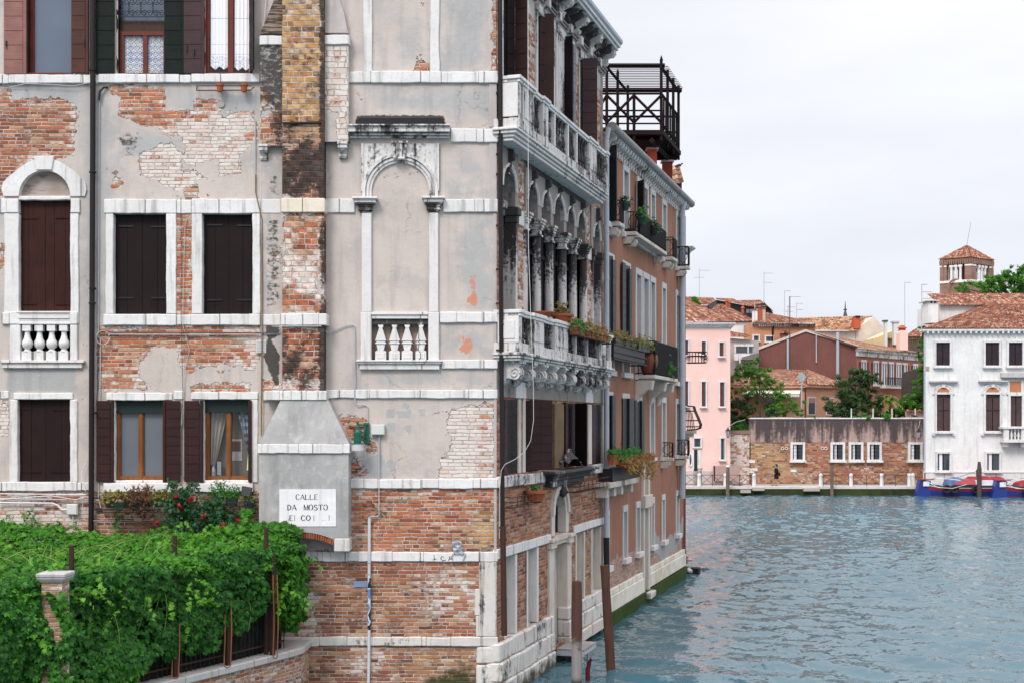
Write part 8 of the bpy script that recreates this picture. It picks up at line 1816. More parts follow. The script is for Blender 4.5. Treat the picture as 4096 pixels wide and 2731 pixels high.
b_l=MB(FRB); b_l.box(4.6,10.6,0,.7,zb-3.55,zb-3.4); bl=b_l.build('balcony_slab',OLDST,BR); m=MB(FRB)
for s in np.arange(4.6,10.61,.2): m.tube([(s,.68,zb-3.4),(s,.68,zb-2.55)],.025,4)
m.tube([(4.6,.68,zb-2.55),(10.6,.68,zb-2.55)],.04,4); m.build('railing',IRON,bl)
Y=112.0; PE=house('peach_house','low peach coloured house with a hipped tile roof and a white awning',[(2900,1900),(3218,1900),(3218,1548),(2900,1548)],Y,ZQ,plaster_mat('peach plaster',(.72,.40,.27),(.55,.3,.2),.25),7)
p0,p1=np.array((fx(3218,Y),Y)),np.array((fx(3362,Y+4),Y+4)); L=np.linalg.norm(p1-p0); d=(p1-p0)/L; FRP=Frame((p0[0],p0[1],0),(d[0],d[1],0),(d[1],-d[0],0)); ze=fz(1546,Y)
m=MB(FRP); m.box(0,L,-6,0,ZQ,ze); m.build('side_wall',bpy.data.materials['peach plaster'],PE)
m=MB(FRP); m.box(-.1,L+.2,-.1,.3,ze-.02,ze+.2); m.build('cornice',bpy.data.materials['peach plaster'],PE); m=MB(); fbox(m,2890,3222,1540,1549,Y-.3,Y+.1); m.build('cornice',bpy.data.materials['peach plaster'],PE)
droof(PE,(2885,1541,Y-.4),(3222,1541,Y-.4),(3222,1480,Y+4.5),(3120,1477,Y+4.5),TILES2); tile_roof('roof',FRP.world((-.2,.4,ze+.2))[0],FRP.world((L+.5,.4,ze+.2))[0],(fx(3235,Y+5),Y+5,fz(1480,Y+5)),(fx(3222,Y+4.5),Y+4.5,fz(1479,Y+4.5)),TILES2,PE)
droof(PE,(2885,1541,Y-.4),(2886,1541,Y-.39),(3120,1477,Y+4.5),(2890,1500,Y+4.5),TILES2)
for s in (.55,3.5,6.3): m=MB(FRP); m.box(s-.1,s+1.1,-.05,.05,fz(1659,Y),fz(1585,Y)); w=m.build('window',WHITE,PE); m=MB(FRP); m.box(s,s+1.0,0,.06,fz(1654,Y),fz(1590,Y)); m.build('pane',GLASS,w); m=MB(FRP); m.box(s,s+1.0,0,.075,fz(1610,Y),fz(1590,Y)); m.build('blind',paint_mat('pinkish blind',(.35,.20,.16),.8),w)
m=MB(); fbox(m,3057,3104,1590,1660,Y-.04,Y+.1); w=m.build('window',WHITE,PE); m=MB(); fbox(m,3060,3101,1594,1660,Y-.06,Y+.1); m.build('pane',GLASS,w)
m=MB(); m.tube([(fx(3220,Y),Y-.12,ze),(fx(3220,Y),Y-.12,fz(1680,Y))],.06,6); m.build('drain_pipe',REDWOOD,PE)
aw_=MB(); q=[(fx(2976,Y),Y,fz(1559,Y)),(fx(3203,Y),Y,fz(1557,Y)),(fx(3198,Y-1.6),Y-1.6,fz(1573,Y-1.6)),(fx(2970,Y-1.6),Y-1.6,fz(1571,Y-1.6))]; aw_.hexa([tuple(np.array(p)-(0,0,.04)) for p in q],q)
k=24
for i in range(k): a=np.array(q[3])+(np.array(q[2])-np.array(q[3]))*i/k; b=np.array(q[3])+(np.array(q[2])-np.array(q[3]))*(i+1)/k; c=(a+b)/2; aw_.add([tuple(a),tuple(b),tuple(b-(0,0,.22)),tuple(c-(0,0,.34)),tuple(a-(0,0,.22))],[(0,4,3,2,1)])
aw_.build('awning',paint_mat('cream awning',(.60,.57,.50),.85,.2),PE)
Y=126.0; H1=house('white_back_house','white walled house with a hipped tile roof behind the pink house',[(2905,1700),(3018,1700),(3018,1290),(2905,1290)],Y,ZQ,WHP,8)
droof(H1,(2896,1288,Y-.3),(3022,1284,Y-.3),(2890,1218,Y+5),(2880,1218,Y+5)); droof(H1,(2825,1262,Y+5),(2896,1288,Y-.3),(2885,1218,Y+5),(2870,1218,Y+5))
m=MB(); m.box(fx(2868,Y),fx(2880,Y),Y+3,Y+3.2,fz(1248,Y),fz(1240,Y)); m.build('skylight',GLASSB,H1)
for u,v in ((2907,1215),(2917,1220),(2971,1243)): m=MB(); m.lathe(fx(u,Y+1),Y+1,fz(v+12,Y+1),[(.13,0),(.13,.5),(.2,.52),(.1,.75)],8); m.build('clay_flue',TERRA,H1)
Y=134.0; H2=house('dark_gabled_house','house with a dark slate gable and long tiled roof on the skyline',[(2866,1400),(3060,1400),(3092,1250),(3058,1212),(2990,1224),(2866,1200)],Y,ZQ,paint_mat('dark slate wall',(.035,.032,.04),.8,.4),8)
droof(H2,(2985,1228,Y-.5),(3068,1228,Y-.5),(3040,1200,Y+4),(2945,1203,Y+4)); droof(H2,(2860,1198,Y-.6),(2998,1226,Y-.6),(2930,1196,Y+3),(2866,1194,Y+3)); droof(H2,(3064,1222,Y-.5),(3094,1248,Y-.5),(3080,1240,Y+3),(3050,1204,Y+3))
m=MB(); fbox(m,2984,3012,1236,1254,Y-.6,Y-.5); ww=m.build('dormer_window',REDWOOD,H2); m=MB(); fbox(m,2986,2996,1238,1252,Y-.65,Y-.6); fbox(m,3000,3010,1238,1252,Y-.65,Y-.6); m.build('pane',GLASSB,ww)
Y=140.0; H3=house('far_ochre_roof_house','house whose long tiled roof rises behind the conifer at the left of the skyline',[(2740,1400),(2872,1400),(2872,1222),(2740,1222)],Y,ZQ,PINK,8); droof(H3,(2720,1222,Y-.5),(2876,1222,Y-.5),(2852,1192,Y+5),(2720,1186,Y+5))
Y=122.0; OC=house('ochre_house','orange ochre house with scalloped eaves and two tall chimneys',[(3006,1700),(3262,1700),(3262,1302),(3040,1296),(3006,1290)],Y,ZQ,plaster_mat('ochre orange plaster',(.54,.26,.15),(.4,.2,.12),.4),7)
m=MB(); fbox(m,3010,3264,1291,1297,Y-.35,Y+.2); m.build('eaves',SOOTL,OC); m=MB()
for u in np.arange(3036,3262,8.5): fbox(m,u,u+4,1297.3,1306,Y-.3,Y+.1)
m.build('eaves_bracket',SOOTL,OC)
droof(OC,(3008,1292,Y-.5),(3266,1299,Y-.5),(3165,1272,Y+5),(3060,1250,Y+5))
for (a,b,v0,v1,mt) in ((3016,3030,1240,1286,WHP),(3050,3062,1234,1290,plaster_mat('pale chimney',(.6,.42,.34),(.3,.2,.18),.5)),(3031,3049,1228,1290,TERRA)): m=MB(); fbox(m,a,b,v0,v1,Y+.5,Y+1.5); c_=m.build('chimney',mt,OC); m=MB(); fbox(m,a-2,b+2,v0-4,v0,Y+.4,Y+1.6); m.build('chimney_cap',TILES,c_)
for (a,b,v0,v1) in ((3014,3034,1343,1362),(3063,3090,1346,1365)): win(OC,a,b,v0,v1,Y,None,GLASS,5,WHITE)
m=MB(); fbox(m,3128,3144,1338,1352,Y-.6,Y-.1); dv=m.build('dormer_vent',paint_mat('old brick',(.30,.13,.09),.9,.5),OC); m=MB(); m.ext([(fx(3118,Y),fz(1336,Y)),(fx(3152,Y),fz(1336,Y)),(fx(3138,Y),fz(1324,Y)),(fx(3130,Y),fz(1324,Y))],.0,.8,'n'); m.v=[(a,Y-b,c) for a,b,c in m.v]; m.build('vent_hood',TILES,dv)
m=MB(); m.tube([(fx(3094,Y),Y-.1,fz(1305,Y)),(fx(3090,Y),Y-.1,fz(1318,Y)),(fx(3090,Y),Y-.1,fz(1370,Y))],.09,6); m.build('drain_pipe',DARKBR,OC)
Y=116.0; H4=house('laundry_house','grey house with a loggia and white laundry behind the acacia tree',[(2921,1800),(3035,1800),(3035,1362),(2921,1352)],Y,ZQ,plaster_mat('grey ashlar',(.42,.39,.37),(.2,.18,.17),.5),4)
droof(H4,(2915,1350,Y-.4),(3000,1352,Y-.4),(2998,1340,Y+3),(2915,1324,Y+3)); m=MB(); fbox(m,2944,3010,1385,1410,Y-.03,Y+.1); w=m.build('loggia',GLASS,H4); m=MB(); fbox(m,2938,2944,1382,1412,Y-.1,Y+.1); fbox(m,2990,2995,1385,1412,Y-.1,Y+.1); fbox(m,2936,3014,1376,1385,Y-.12,Y+.1); m.build('colonnette',WHITE2,w)
for i,(a,b,v) in enumerate(((2936,2954,1440),(2956,2962,1452),(2963,2984,1438),(2985,3000,1436))):
 m=MB(); fbox(m,a,b,1414,v,Y-.35,Y-.33); tag(m.build('laundry',LACE,jitter=.01),('first white sheet of laundry hung below the loggia','narrow white shirt of laundry below the loggia','wide white cloth in the middle of the washing line','last white cloth on the washing line below the loggia')[i],'laundry','laundry on the line')
m=MB(); m.hexa([(fx(2966,Y-1),Y-1,fz(1440,Y)),(fx(3034,Y-1),Y-1,fz(1440,Y)),(fx(3034,Y),Y,fz(1440,Y)),(fx(2966,Y),Y,fz(1440,Y))],[(fx(2968,Y-1),Y-1,fz(1430,Y)),(fx(3034,Y-1),Y-1,fz(1412,Y)),(fx(3034,Y),Y,fz(1412,Y)),(fx(2968,Y),Y,fz(1430,Y))]); m.build('lean_to_roof',paint_mat('lead roof',(.16,.15,.16),.7),H4)
Y=136.0; H5=house('cream_gable_house','house with a broad orange tile roof and a cream gable on its right',[(3423,1700),(3540,1700),(3540,1315),(3495,1266),(3423,1325)],Y,ZQ,plaster_mat('cream plaster',(.68,.58,.50),(.45,.38,.34),.3),8)
m=MB(); fbox(m,3150,3424,1324,1500,Y+.1,Y+6); m.build('front_wall',WHP,H5)
droof(H5,(3146,1320,Y-.6),(3426,1327,Y-.6),(3497,1265,Y+4),(3160,1274,Y+4),tile_mat('orange mottled tiles',[(.17,.09,.05),(.31,.15,.08),(.43,.24,.14),(.35,.18,.10),(.48,.33,.21),(.22,.13,.085)],.34,.6),tw=.34,th=.6,amp=.08)
m=MB(); fbox(m,3416,3442,1270,1314,Y-.2,Y+.8); ck=m.build('chimney',plaster_mat('red chimney',(.50,.11,.055),(.3,.08,.05),.4),H5); m=MB(); fbox(m,3424,3442,1263,1270,Y-.3,Y+.9); m.build('chimney_cap',IRON,ck)
Y=130.0; H6=house('yellow_house','small pale yellow gabled house between chimneys',[(3512,1700),(3600,1700),(3600,1318),(3586,1316),(3512,1348)],Y,ZQ,plaster_mat('yellow plaster',(.72,.56,.32),(.5,.4,.25),.25),5)
for (a,b,v0,v1,mt,cp) in ((3540,3550,1286,1385,BOXGREY,LAMPG),(3575,3596,1290,1378,BOXGREY,ZINC)): m=MB(); fbox(m,a,b,v0,v1,Y-1.4,Y-.8); c_=m.build('chimney',mt,H6); m=MB(); fbox(m,a-4,b+3,v0-6,v0,Y-1.5,Y-.7); m.build('chimney_cap',cp,c_)
Y=124.0; m=MB(); m.ext([(fx(3600,Y),fz(1400,Y)),(fx(3632,Y),fz(1400,Y)),(fx(3632,Y),fz(1330,Y)),(fx(3628,Y),fz(1322,Y)),(fx(3604,Y),fz(1322,Y)),(fx(3600,Y),fz(1330,Y))],0,1.2,'n'); m.v=[(a,Y+b,c) for a,b,c in m.v]
tp=thing('pink_chimney','thick pale pink chimney with a small tiled hat beside the white palace','chimney',(fx(3616,Y),Y,fz(1400,Y))); m.build('stack',PINK,tp); m=MB(); m.lathe(fx(3616,Y),Y+.6,fz(1322,Y),[(.35,0),(.35,.25),(.5,.26),(.15,.55)],10); m.build('hat',TERRA,tp)
Y=132.0; H7=house('slate_court_house','tiled house with a wooden balustrade squeezed against the white palace',[(3620,1700),(3720,1700),(3720,1345),(3620,1345)],Y,ZQ,paint_mat('dark court wall',(.10,.085,.075),.9,.4),5); droof(H7,(3610,1348,Y-.5),(3730,1348,Y-.5),(3730,1290,Y+3),(3690,1300,Y+3))
m=MB()
for u in np.arange(3545,3700,7): fbox(m,u,u+2,1355,1385,Y-2.2,Y-2.1)
fbox(m,3543,3700,1352,1356,Y-2.25,Y-2.05); m.build('balustrade',OLDWOOD,H7)
Y=109.5; HU=house('garden_hut','little pink hut with a dark tiled roof at the end of the long wall',[(3626,1800),(3700,1800),(3700,1642),(3626,1646)],Y,ZQ,PINK,2.5); droof(HU,(3620,1648,Y-.4),(3702,1646,Y-.4),(3700,1619,Y+1.6),(3645,1619,Y+1.6),tile_mat('dark hut tiles',[(.12,.05,.035),(.26,.09,.05),(.2,.08,.05)]))
Y=112.5; m=MB(depth(Y)); m.ext([(fx(3608,Y),fz(1680,Y)),(fx(3705,Y),fz(1680,Y)),(fx(3705,Y),fz(1468,Y)),(fx(3690,Y),fz(1466,Y)),(fx(3612,Y),fz(1490,Y))],-.4,0,'n'); tag(m.build('dark_ivy_wall',plaster_mat('dark old wall',(.085,.07,.065),(.03,.03,.028),.5)),'dark sloping old wall behind the garden shrubs','wall')
def aerial(u,v0,v1,Y,bars,label,r=.035):
 t=thing('roof_aerial',label,'aerial',(fx(u,Y),Y,fz(v1,Y)),'television aerials on the roofs'); m=MB(); m.tube([(fx(u,Y),Y,fz(v1,Y)),(fx(u,Y),Y,fz(v0,Y))],r,6); m.build('mast',CABLED if r>.036 else CABLE,t)
 m=MB()
 for (v,ua,ub) in bars:
  m.tube([(fx(ua,Y),Y,fz(v,Y)),(fx(ub,Y),Y,fz(v,Y))],.026,4)
  for k in range(5): x=fx(ua+(ub-ua)*(k+.5)/5,Y); m.tube([(x,Y-.25,fz(v,Y)),(x,Y+.25,fz(v,Y))],.012,4)
 m.build('crossbar',CABLE,t)
aerial(2797,1074,1190,139,[(1082,2797,2840),(1110,2776,2818)],'tall aerial with two arms at the left of the skyline')
aerial(3056,1088,1210,136,[(1093,3056,3090),(1130,3052,3088)],'tall aerial above the dark gabled house')
aerial(3138,1163,1276,130,[(1164,3138,3162)],'aerial with a single short arm left of the black mast')
aerial(3159,1186,1476,116,[(1187,3159,3202)],'long black mast standing in front of the brown gable',.045)
aerial(3152,1222,1275,131,[(1228,3150,3180),(1246,3132,3172)],'low double aerial just behind the black mast')
aerial(3186,1213,1280,130,[(1214,3186,3210),(1239,3186,3210)],'aerial with two short arms right of the black mast')
aerial(3019,1200,1290,122.5,[(1202,3016,3022)],'thin bare mast by the pale chimney of the ochre house')
aerial(3619,1129,1308,125,[(1130,3619,3645)],'aerial with one arm over the pink chimney')
aerial(3687,1137,1316,104.5,[(1138,3687,3709),(1168,3687,3728),(1194,3687,3728)],'aerial with three arms at the corner of the white palace')
Y=170; t=thing('church_finial','small dark cross finial peeping over the tile roof','finial',(fx(3381,Y),Y,fz(1275,Y))); m=MB(); m.lathe(fx(3381,Y),Y,fz(1275,Y),[(.4,0),(.25,.5),(.12,1.0),(.06,1.8),(.03,2.3)],8); m.bar((fx(3374,Y),Y,fz(1239,Y)),(fx(3388,Y),Y,fz(1239,Y)),.12); m.bar((fx(3381,Y),Y,fz(1275,Y)),(fx(3381,Y),Y,fz(1226,Y)),.10); m.build('cross',CABLED,t)
Y=103.0; t=thing('square_sign','grey diamond shaped panel on a thin pole above the garden wall','sign',(fx(3207,108),108,ZQ)); m=MB(); x,z=fx(3207,108),fz(1507,108); m.ext([(x,z-.42),(x+.42,z+.02),(x+.30,z+.12),(x,z+.46),(x-.30,z+.12),(x-.42,z+.02)],0,.06,'n'); m.v=[(a,108+b,c) for a,b,c in m.v]; m.build('panel',paint_mat('grey panel',(.33,.35,.37),.5,.3),t); m=MB(); m.tube([(x,108.1,ZQ),(x,108.1,z+.1)],.05,6); m.build('pole',ZINC,t)
bol=None
BL=['white bollard farthest left beside the iron gate railing','white bollard left of the white capped mooring pole','white bollard where the pink house side railing ends','white bollard left of the thin grey mooring pole','white bollard right of the thin grey mooring pole','white bollard before the last length of railing','left bollard of the pair by the blue boat','right bollard of the pair by the blue boat']
for i,u in enumerate((2797,2901,3016,3283,3404,3526,3637,3651)):
 yy=QY+.35 if i<7 else QY+.8; loc=(fx(u,yy),yy,ZQ)
 if bol is None:
  bol=thing('bollard',BL[0],'bollard',loc,'white stone bollards on the far quay'); m=MB(); m.lathe(loc[0],yy,ZQ,[(.17,0),(.16,.5),(.145,.80),(.165,.84),(.165,.88),(.15,.93),(.10,1.0),(.03,1.03)],14); m.build('post',WHITE,bol,smooth=True)
 else: dup(bol,loc,BL[i])
QRAIL=paint_mat('weathered quay iron',(.11,.075,.065),.8,.4,0,.15)
for i,(u0,u1,cross) in enumerate(((2742,2790,1),(2806,2893,2),(2909,3007,2),(3292,3396,2),(3413,3518,2),(3535,3630,2))):
 yy=QY+.35; x0,x1=fx(u0,yy),fx(u1,yy); t=thing('quay_railing',('short rusty railing at the left edge of the far quay','rusty crossed railing in front of the pink house door','rusty crossed railing in front of the low brick wall','rusty crossed railing behind the thin grey mooring pole','rusty crossed railing under the middle wall windows','rusty crossed railing ending at the paired bollards')[i],'railing',((x0+x1)/2,yy,ZQ),'crossed railings on the far quay')
 m=MB(); 
 for z in (ZQ+.9,ZQ+.16): m.bar((x0,yy,z),(x1,yy,z),.034)
 for k in range(cross+1): x=x0+(x1-x0)*k/cross; m.bar((x,yy,ZQ),(x,yy,ZQ+.92),.04)
 m.build('frame',QRAIL,t); m=MB()
 for k in range(cross): a,c=x0+(x1-x0)*k/cross,x0+(x1-x0)*(k+1)/cross; m.bar((a,yy,ZQ+.16),(c,yy,ZQ+.9),.026); m.bar((a,yy,ZQ+.9),(c,yy,ZQ+.16),.026)
 m.build('cross_bar',QRAIL,t)
mooring(fx(2911,101.6),101.6,0,0,.14,fz(1866,101.6),GREYWOOD,'far mooring pole with a white painted top by the pink house',LACE,.95)
mooring(fx(3328,101.6),101.6,0,0,.13,fz(1860,101.6),GREYWOOD,'thin grey far mooring pole in front of the long brick wall',None,.95)
mooring(fx(3917,99.6),99.6,0,0,.18,fz(1845,99.6),wood_mat('dark old pile',(.075,.055,.05),(.05,.04,.035),.03,(.2,.17,.15)),'thick dark mooring pole standing in front of the blue boat',None,.6)
m=MB(); fbox(m,2932,2972,1925,1934,103.6,104.2); fbox(m,2936,2940,1934,1940,103.7,104.1); fbox(m,2964,2968,1934,1940,103.7,104.1); tag(m.build('bench',paint_mat('grey bench',(.25,.22,.22),.8,.3)),'low grey bench behind the railing by the brick wall','bench')
def boat(name,label,u_bow,u_end,vb,Yb,tarp=True):
 Lg=fx(u_end,Yb)-fx(u_bow,Yb); x0=fx(u_bow,Yb); t=thing(name,label,'boat',(x0+Lg/2,Yb,0),'blue and red cargo boats')
 N_=26; W_=1.15
 def hull(tt):
  w=W_*min(1,(tt/.22)**.6 if tt<.22 else 1)*(1 if tt<.8 else 1-.5*(tt-.8)); zs=.84+.34*max(0,(.28-tt)/.28)**1.6; return max(w,.04),zs
 bands=[('boot_stripe',-.35,.10,paint_mat('boat boot top',(.09,.025,.03),.6,.3)),('hull',.10,.52,paint_mat('boat blue',(.012,.032,.20),.35,.25,0,.5)),('red_strake',.52,.80,paint_mat('boat red',(.27,.016,.028),.4,.25,0,.5)),('white_line',.80,.86,LACE),('green_gunwale',.86,1.0,paint_mat('boat green',(.015,.10,.075),.4,.25))]
 for nm,f0,f1,mt in bands:
  v=[]; f=[]
  for i in range(N_+1):
   tt=i/N_; w,zs=hull(tt)
   for s in (-1,1):
    for ff in (f0,f1):
     z=ff*zs if ff>0 else ff; fl=.72+.28*max(0,ff); v.append((x0+.35+(Lg-.35)*tt,Yb+s*w*fl,z))
  for i in range(N_):
   b=i*4; c=b+4; f+=[(b,c,c+1,b+1),(b+2,b+3,c+3,c+2)]
  f.append((N_*4,N_*4+1,N_*4+3,N_*4+2)); m=MB(); m.add(v,f); m.build(nm,mt,t)
 v=[]; f=[]
 for i in range(N_+1):
  w,zs=hull(i/N_); v+=[(x0+.35+(Lg-.35)*i/N_,Yb-w,zs*.97),(x0+.35+(Lg-.35)*i/N_,Yb+w,zs*.97)]
 for i in range(N_): f.append((2*i,2*i+2,2*i+3,2*i+1))
 m=MB(); m.add(v,f); m.build('deck',paint_mat('boat deck',(.60,.58,.57),.6,.3),t)
 m=MB(); w=0
 m.hexa([(x0-.35,Yb-.3,-.3),(x0+.85,Yb-.5,-.3),(x0+.85,Yb+.5,-.3),(x0-.35,Yb+.3,-.3)],[(x0+.08,Yb-.4,1.30),(x0+.85,Yb-.5,1.25),(x0+.85,Yb+.5,1.25),(x0+.08,Yb+.4,1.30)]); m.build('bow_block',bands[1][3],t)
 m=MB(); m.box(x0+.05,x0+1.15,Yb-.52,Yb+.52,1.305,1.36); m.build('bow_cap',bands[2][3],t)
 m=MB(); m.box(x0+.25,x0+.72,Yb-.56,Yb-.50,.82,1.18); m.build('number_plate',LACE,t)
 for k,a in enumerate((.32,.45,.82)[: 3 if tarp else 2]): m=MB(); w,zs=hull(a); x=x0+.35+(Lg-.35)*a*.8; m.tube([(x+.27*math.cos(q),Yb-w-.10,.62+.27*math.sin(q)) for q in np.linspace(0,6.28,15)[:-1]],.11,8,True); m.build('tyre_fender',paint_mat('black rubber',(.012,.012,.013),.7,.3),t,smooth=True)
 m=MB(); m.hexa([(x0+2.5,Yb-.8,.95),(x0+4.2,Yb-1.0,.95),(x0+4.2,Yb+1,.95),(x0+2.5,Yb+.8,.95)],[(x0+3.3,Yb-.5,1.35),(x0+4.3,Yb-.6,1.4),(x0+4.3,Yb+.6,1.4),(x0+3.3,Yb+.5,1.35)]); m.build('hatch',bands[2][3],t)
 m=MB(); m.box(x0+4.25,x0+Lg*.97,Yb-.9,Yb+.9,.9,1.3); m.build('coaming',LACE,t)
 m=MB(); m.box(x0+4.6,x0+4.72,Yb-.06,Yb+.06,.9,2.1); m.tube([(x0+4.66,Yb,2.0),(x0+3.2,Yb,1.5),(x0+.6,Yb,1.34)],.018,4); m.build('mast',GREYWOOD,t)
 m=MB(); m.tube([(x0+.5,Yb-.5,1.2),(x0+1.2,Yb-1.3,.75),(x0+2.2,Yb-1.55,.7),(x0+3.4,Yb-1.3,1.0)],.02,4); m.build('rope',BOXGREY,t)
 m=MB(); m.tube([(x0+1.2,Yb-.7,1.45),(x0+2.2,Yb-.9,1.40),(x0+3.0,Yb-1.0,1.3)],.03,5); m.build('handrail',LACE,t)
 return t
def heap(name,label,cat,u0,u1,v0,v1,Y,dep,mat,seed,flat=.4,lump=.12):
 r_=random.Random(seed); n_,k_=16,10; v=[]
 for j in range(k_+1):
  for i in range(n_+1):
   a,c=i/n_,j/k_; e=min(1,min(a,1-a)/.10)**.5*min(1,min(c,1-c)/.18)**.6
   v.append((fx(u0+(u1-u0)*a,Y),Y-dep/2+dep*c,fz(v1,Y)+(fz(v0,Y)-fz(v1,Y))*e*(1-flat*(abs(a-.4))-.1*r_.random())+lump*(math.sin(a*17+c*5+seed)*.3)*e))
 m=MB(); m.add(v,[(j*(n_+1)+i,j*(n_+1)+i+1,(j+1)*(n_+1)+i+1,(j+1)*(n_+1)+i) for j in range(k_) for i in range(n_)]); return tag(m.build(name,mat),label,cat)
boat('cargo_boat','blue and red cargo boat with white bow plate moored behind the dark pole',3672,3985,0,101.2)
boat('cargo_boat','second blue and red cargo boat cut by the right edge of the picture',3976,4330,0,100.0)
heap('blue_tarp','crumpled blue tarpaulin over the hatch of the first boat','tarp',3778,3873,1908,1940,101.2,1.5,paint_mat('blue tarp',(.075,.12,.27),.6,.5),3,.5,.2)
heap('red_tarp','red tarpaulin over the cargo of the first boat','tarp',3860,4022,1903,1952,101.3,1.9,paint_mat('red tarp',(.27,.010,.022),.6,.5),8,.08,.14)
heap('red_tarp','red tarpaulin at the right edge over the second boat','tarp',4052,4250,1920,1955,100.0,1.9,bpy.data.materials['red tarp'],5,.1,.14)
def person(u,vf,Y):
 x,z0=fx(u,Y),ZQ; t=thing('person','person in black knee length clothes with dark tied hair walking on the far quay','person',(x,Y,z0))
 SK=paint_mat('skin',(.42,.22,.15),.6,.2); BK=paint_mat('black cloth',(.012,.012,.013),.85,.3,0,.1); HR=paint_mat('dark hair',(.02,.012,.01),.5,.3)
 def skin(name,V,E,R,mat,par,sub=2):
  me=bpy.data.meshes.new(name); me.from_pydata([tuple(p) for p in V],E,[]); me.materials.append(mat); o=bpy.data.objects.new(name,me); COL.objects.link(o); o.parent=par
  md=o.modifiers.new('s','SKIN'); 
  for i,r in enumerate(R): me.skin_vertices[0].data[i].radius=(r,r) if not isinstance(r,tuple) else r
  me.skin_vertices[0].data[0].use_root=True; md.use_smooth_shade=True; sb=o.modifiers.new('d','SUBSURF'); sb.levels=sb.render_levels=sub; return o
 V=[(0,0,.86),(.02,-.09,.82),(-.06,-.09,.46),(.10,-.09,.09),(.02,-.09,.03),(-.13,-.09,.02),
   (.02,.09,.82),(-.16,.09,.47),(-.19,.09,.09),(-.24,.09,.04),(-.37,.09,.03),
   (0,0,1.10),(-.01,0,1.32),(-.02,0,1.42),(-.035,0,1.50),(-.05,0,1.60),(-.05,0,1.68),
   (-.01,-.17,1.36),(-.02,-.22,1.10),(-.22,-.20,.98),(-.30,-.19,.97),(-.02,.17,1.36),(.02,.22,1.10),(-.20,.20,1.00),(-.28,.19,1.0)]
 E=[(0,1),(1,2),(2,3),(3,4),(4,5),(0,6),(6,7),(7,8),(8,9),(9,10),(0,11),(11,12),(12,13),(13,14),(14,15),(15,16),(12,17),(17,18),(18,19),(19,20),(12,21),(21,22),(22,23),(23,24)]
 R=[(.14,.12),.09,.062,.042,.04,.032,.09,.062,.042,.04,.032,(.13,.11),(.15,.10),.06,.055,(.085,.10),(.07,.08),.06,.045,.034,.03,.06,.045,.034,.03]
 skin('body',V,E,R,SK,t)
 skin('coat',[(0,0,.98),(.01,0,.70),(.01,0,.50),(0,0,1.18),(-.01,0,1.34),(-.02,0,1.42),(-.01,-.17,1.37),(-.01,-.225,1.12),(-.16,-.21,1.02),(-.01,.17,1.37),(.02,.225,1.12),(-.14,.21,1.04)],[(0,1),(1,2),(0,3),(3,4),(4,5),(4,6),(6,7),(7,8),(4,9),(9,10),(10,11)],[(.19,.17),(.22,.19),(.25,.21),(.17,.15),(.175,.14),.07,.085,.07,.055,.085,.07,.055],BK,t)
 skin('hair',[(-.02,0,1.62),(-.03,0,1.70),(.06,0,1.60),(.08,0,1.48)],[(0,1),(0,2),(2,3)],[(.10,.105),(.085,.09),.07,.04],HR,t)
 m=MB(); m.ball((x-.14,Y,z0+1.60),.022,6,4); m.build('nose',SK,t)
 for s in (-1,1): m=MB(); m.ball((x-.125,Y+s*.035,z0+1.62),.012,6,4); m.build('eye',HR,t)
 for s in (-1,1):
  base=np.array((x-.29,Y+s*.19,z0+.985))
  for k in range(4): m=MB(); m.tube([tuple(base+(0,(k-1.5)*.018,0)),tuple(base+(-.05,(k-1.5)*.018,-.01)),tuple(base+(-.075+.006*abs(k-1.5),(k-1.5)*.017,-.035))],[.010,.009,.007],6); m.build('finger',SK,t,smooth=True)
  m=MB(); m.tube([tuple(base+(.02,-s*.03,.01)),tuple(base+(-.02,-s*.055,-.005)),tuple(base+(-.045,-s*.05,-.02))],[.011,.010,.008],6); m.build('thumb',SK,t,smooth=True)
 for (dx,dy) in ((-.03,-.09),(-.29,.09)): m=MB(); m.ball((x+dx,Y+dy,z0+.035),.05,8,6,(2.3,.9,.7)); m.build('shoe',BK,t,smooth=True)
 m=MB(); m.ball((x+.20,Y-.2,z0+.92),.14,8,6,(.8,.45,1)); m.tube([(x+.18,Y-.2,z0+1.02),(x+.06,Y-.16,z0+1.40)],.014,4); tag(m.build('shoulder_bag',BK,smooth=True),'black shoulder bag carried by the person on the quay','bag')
person(3105,1938,103.6)
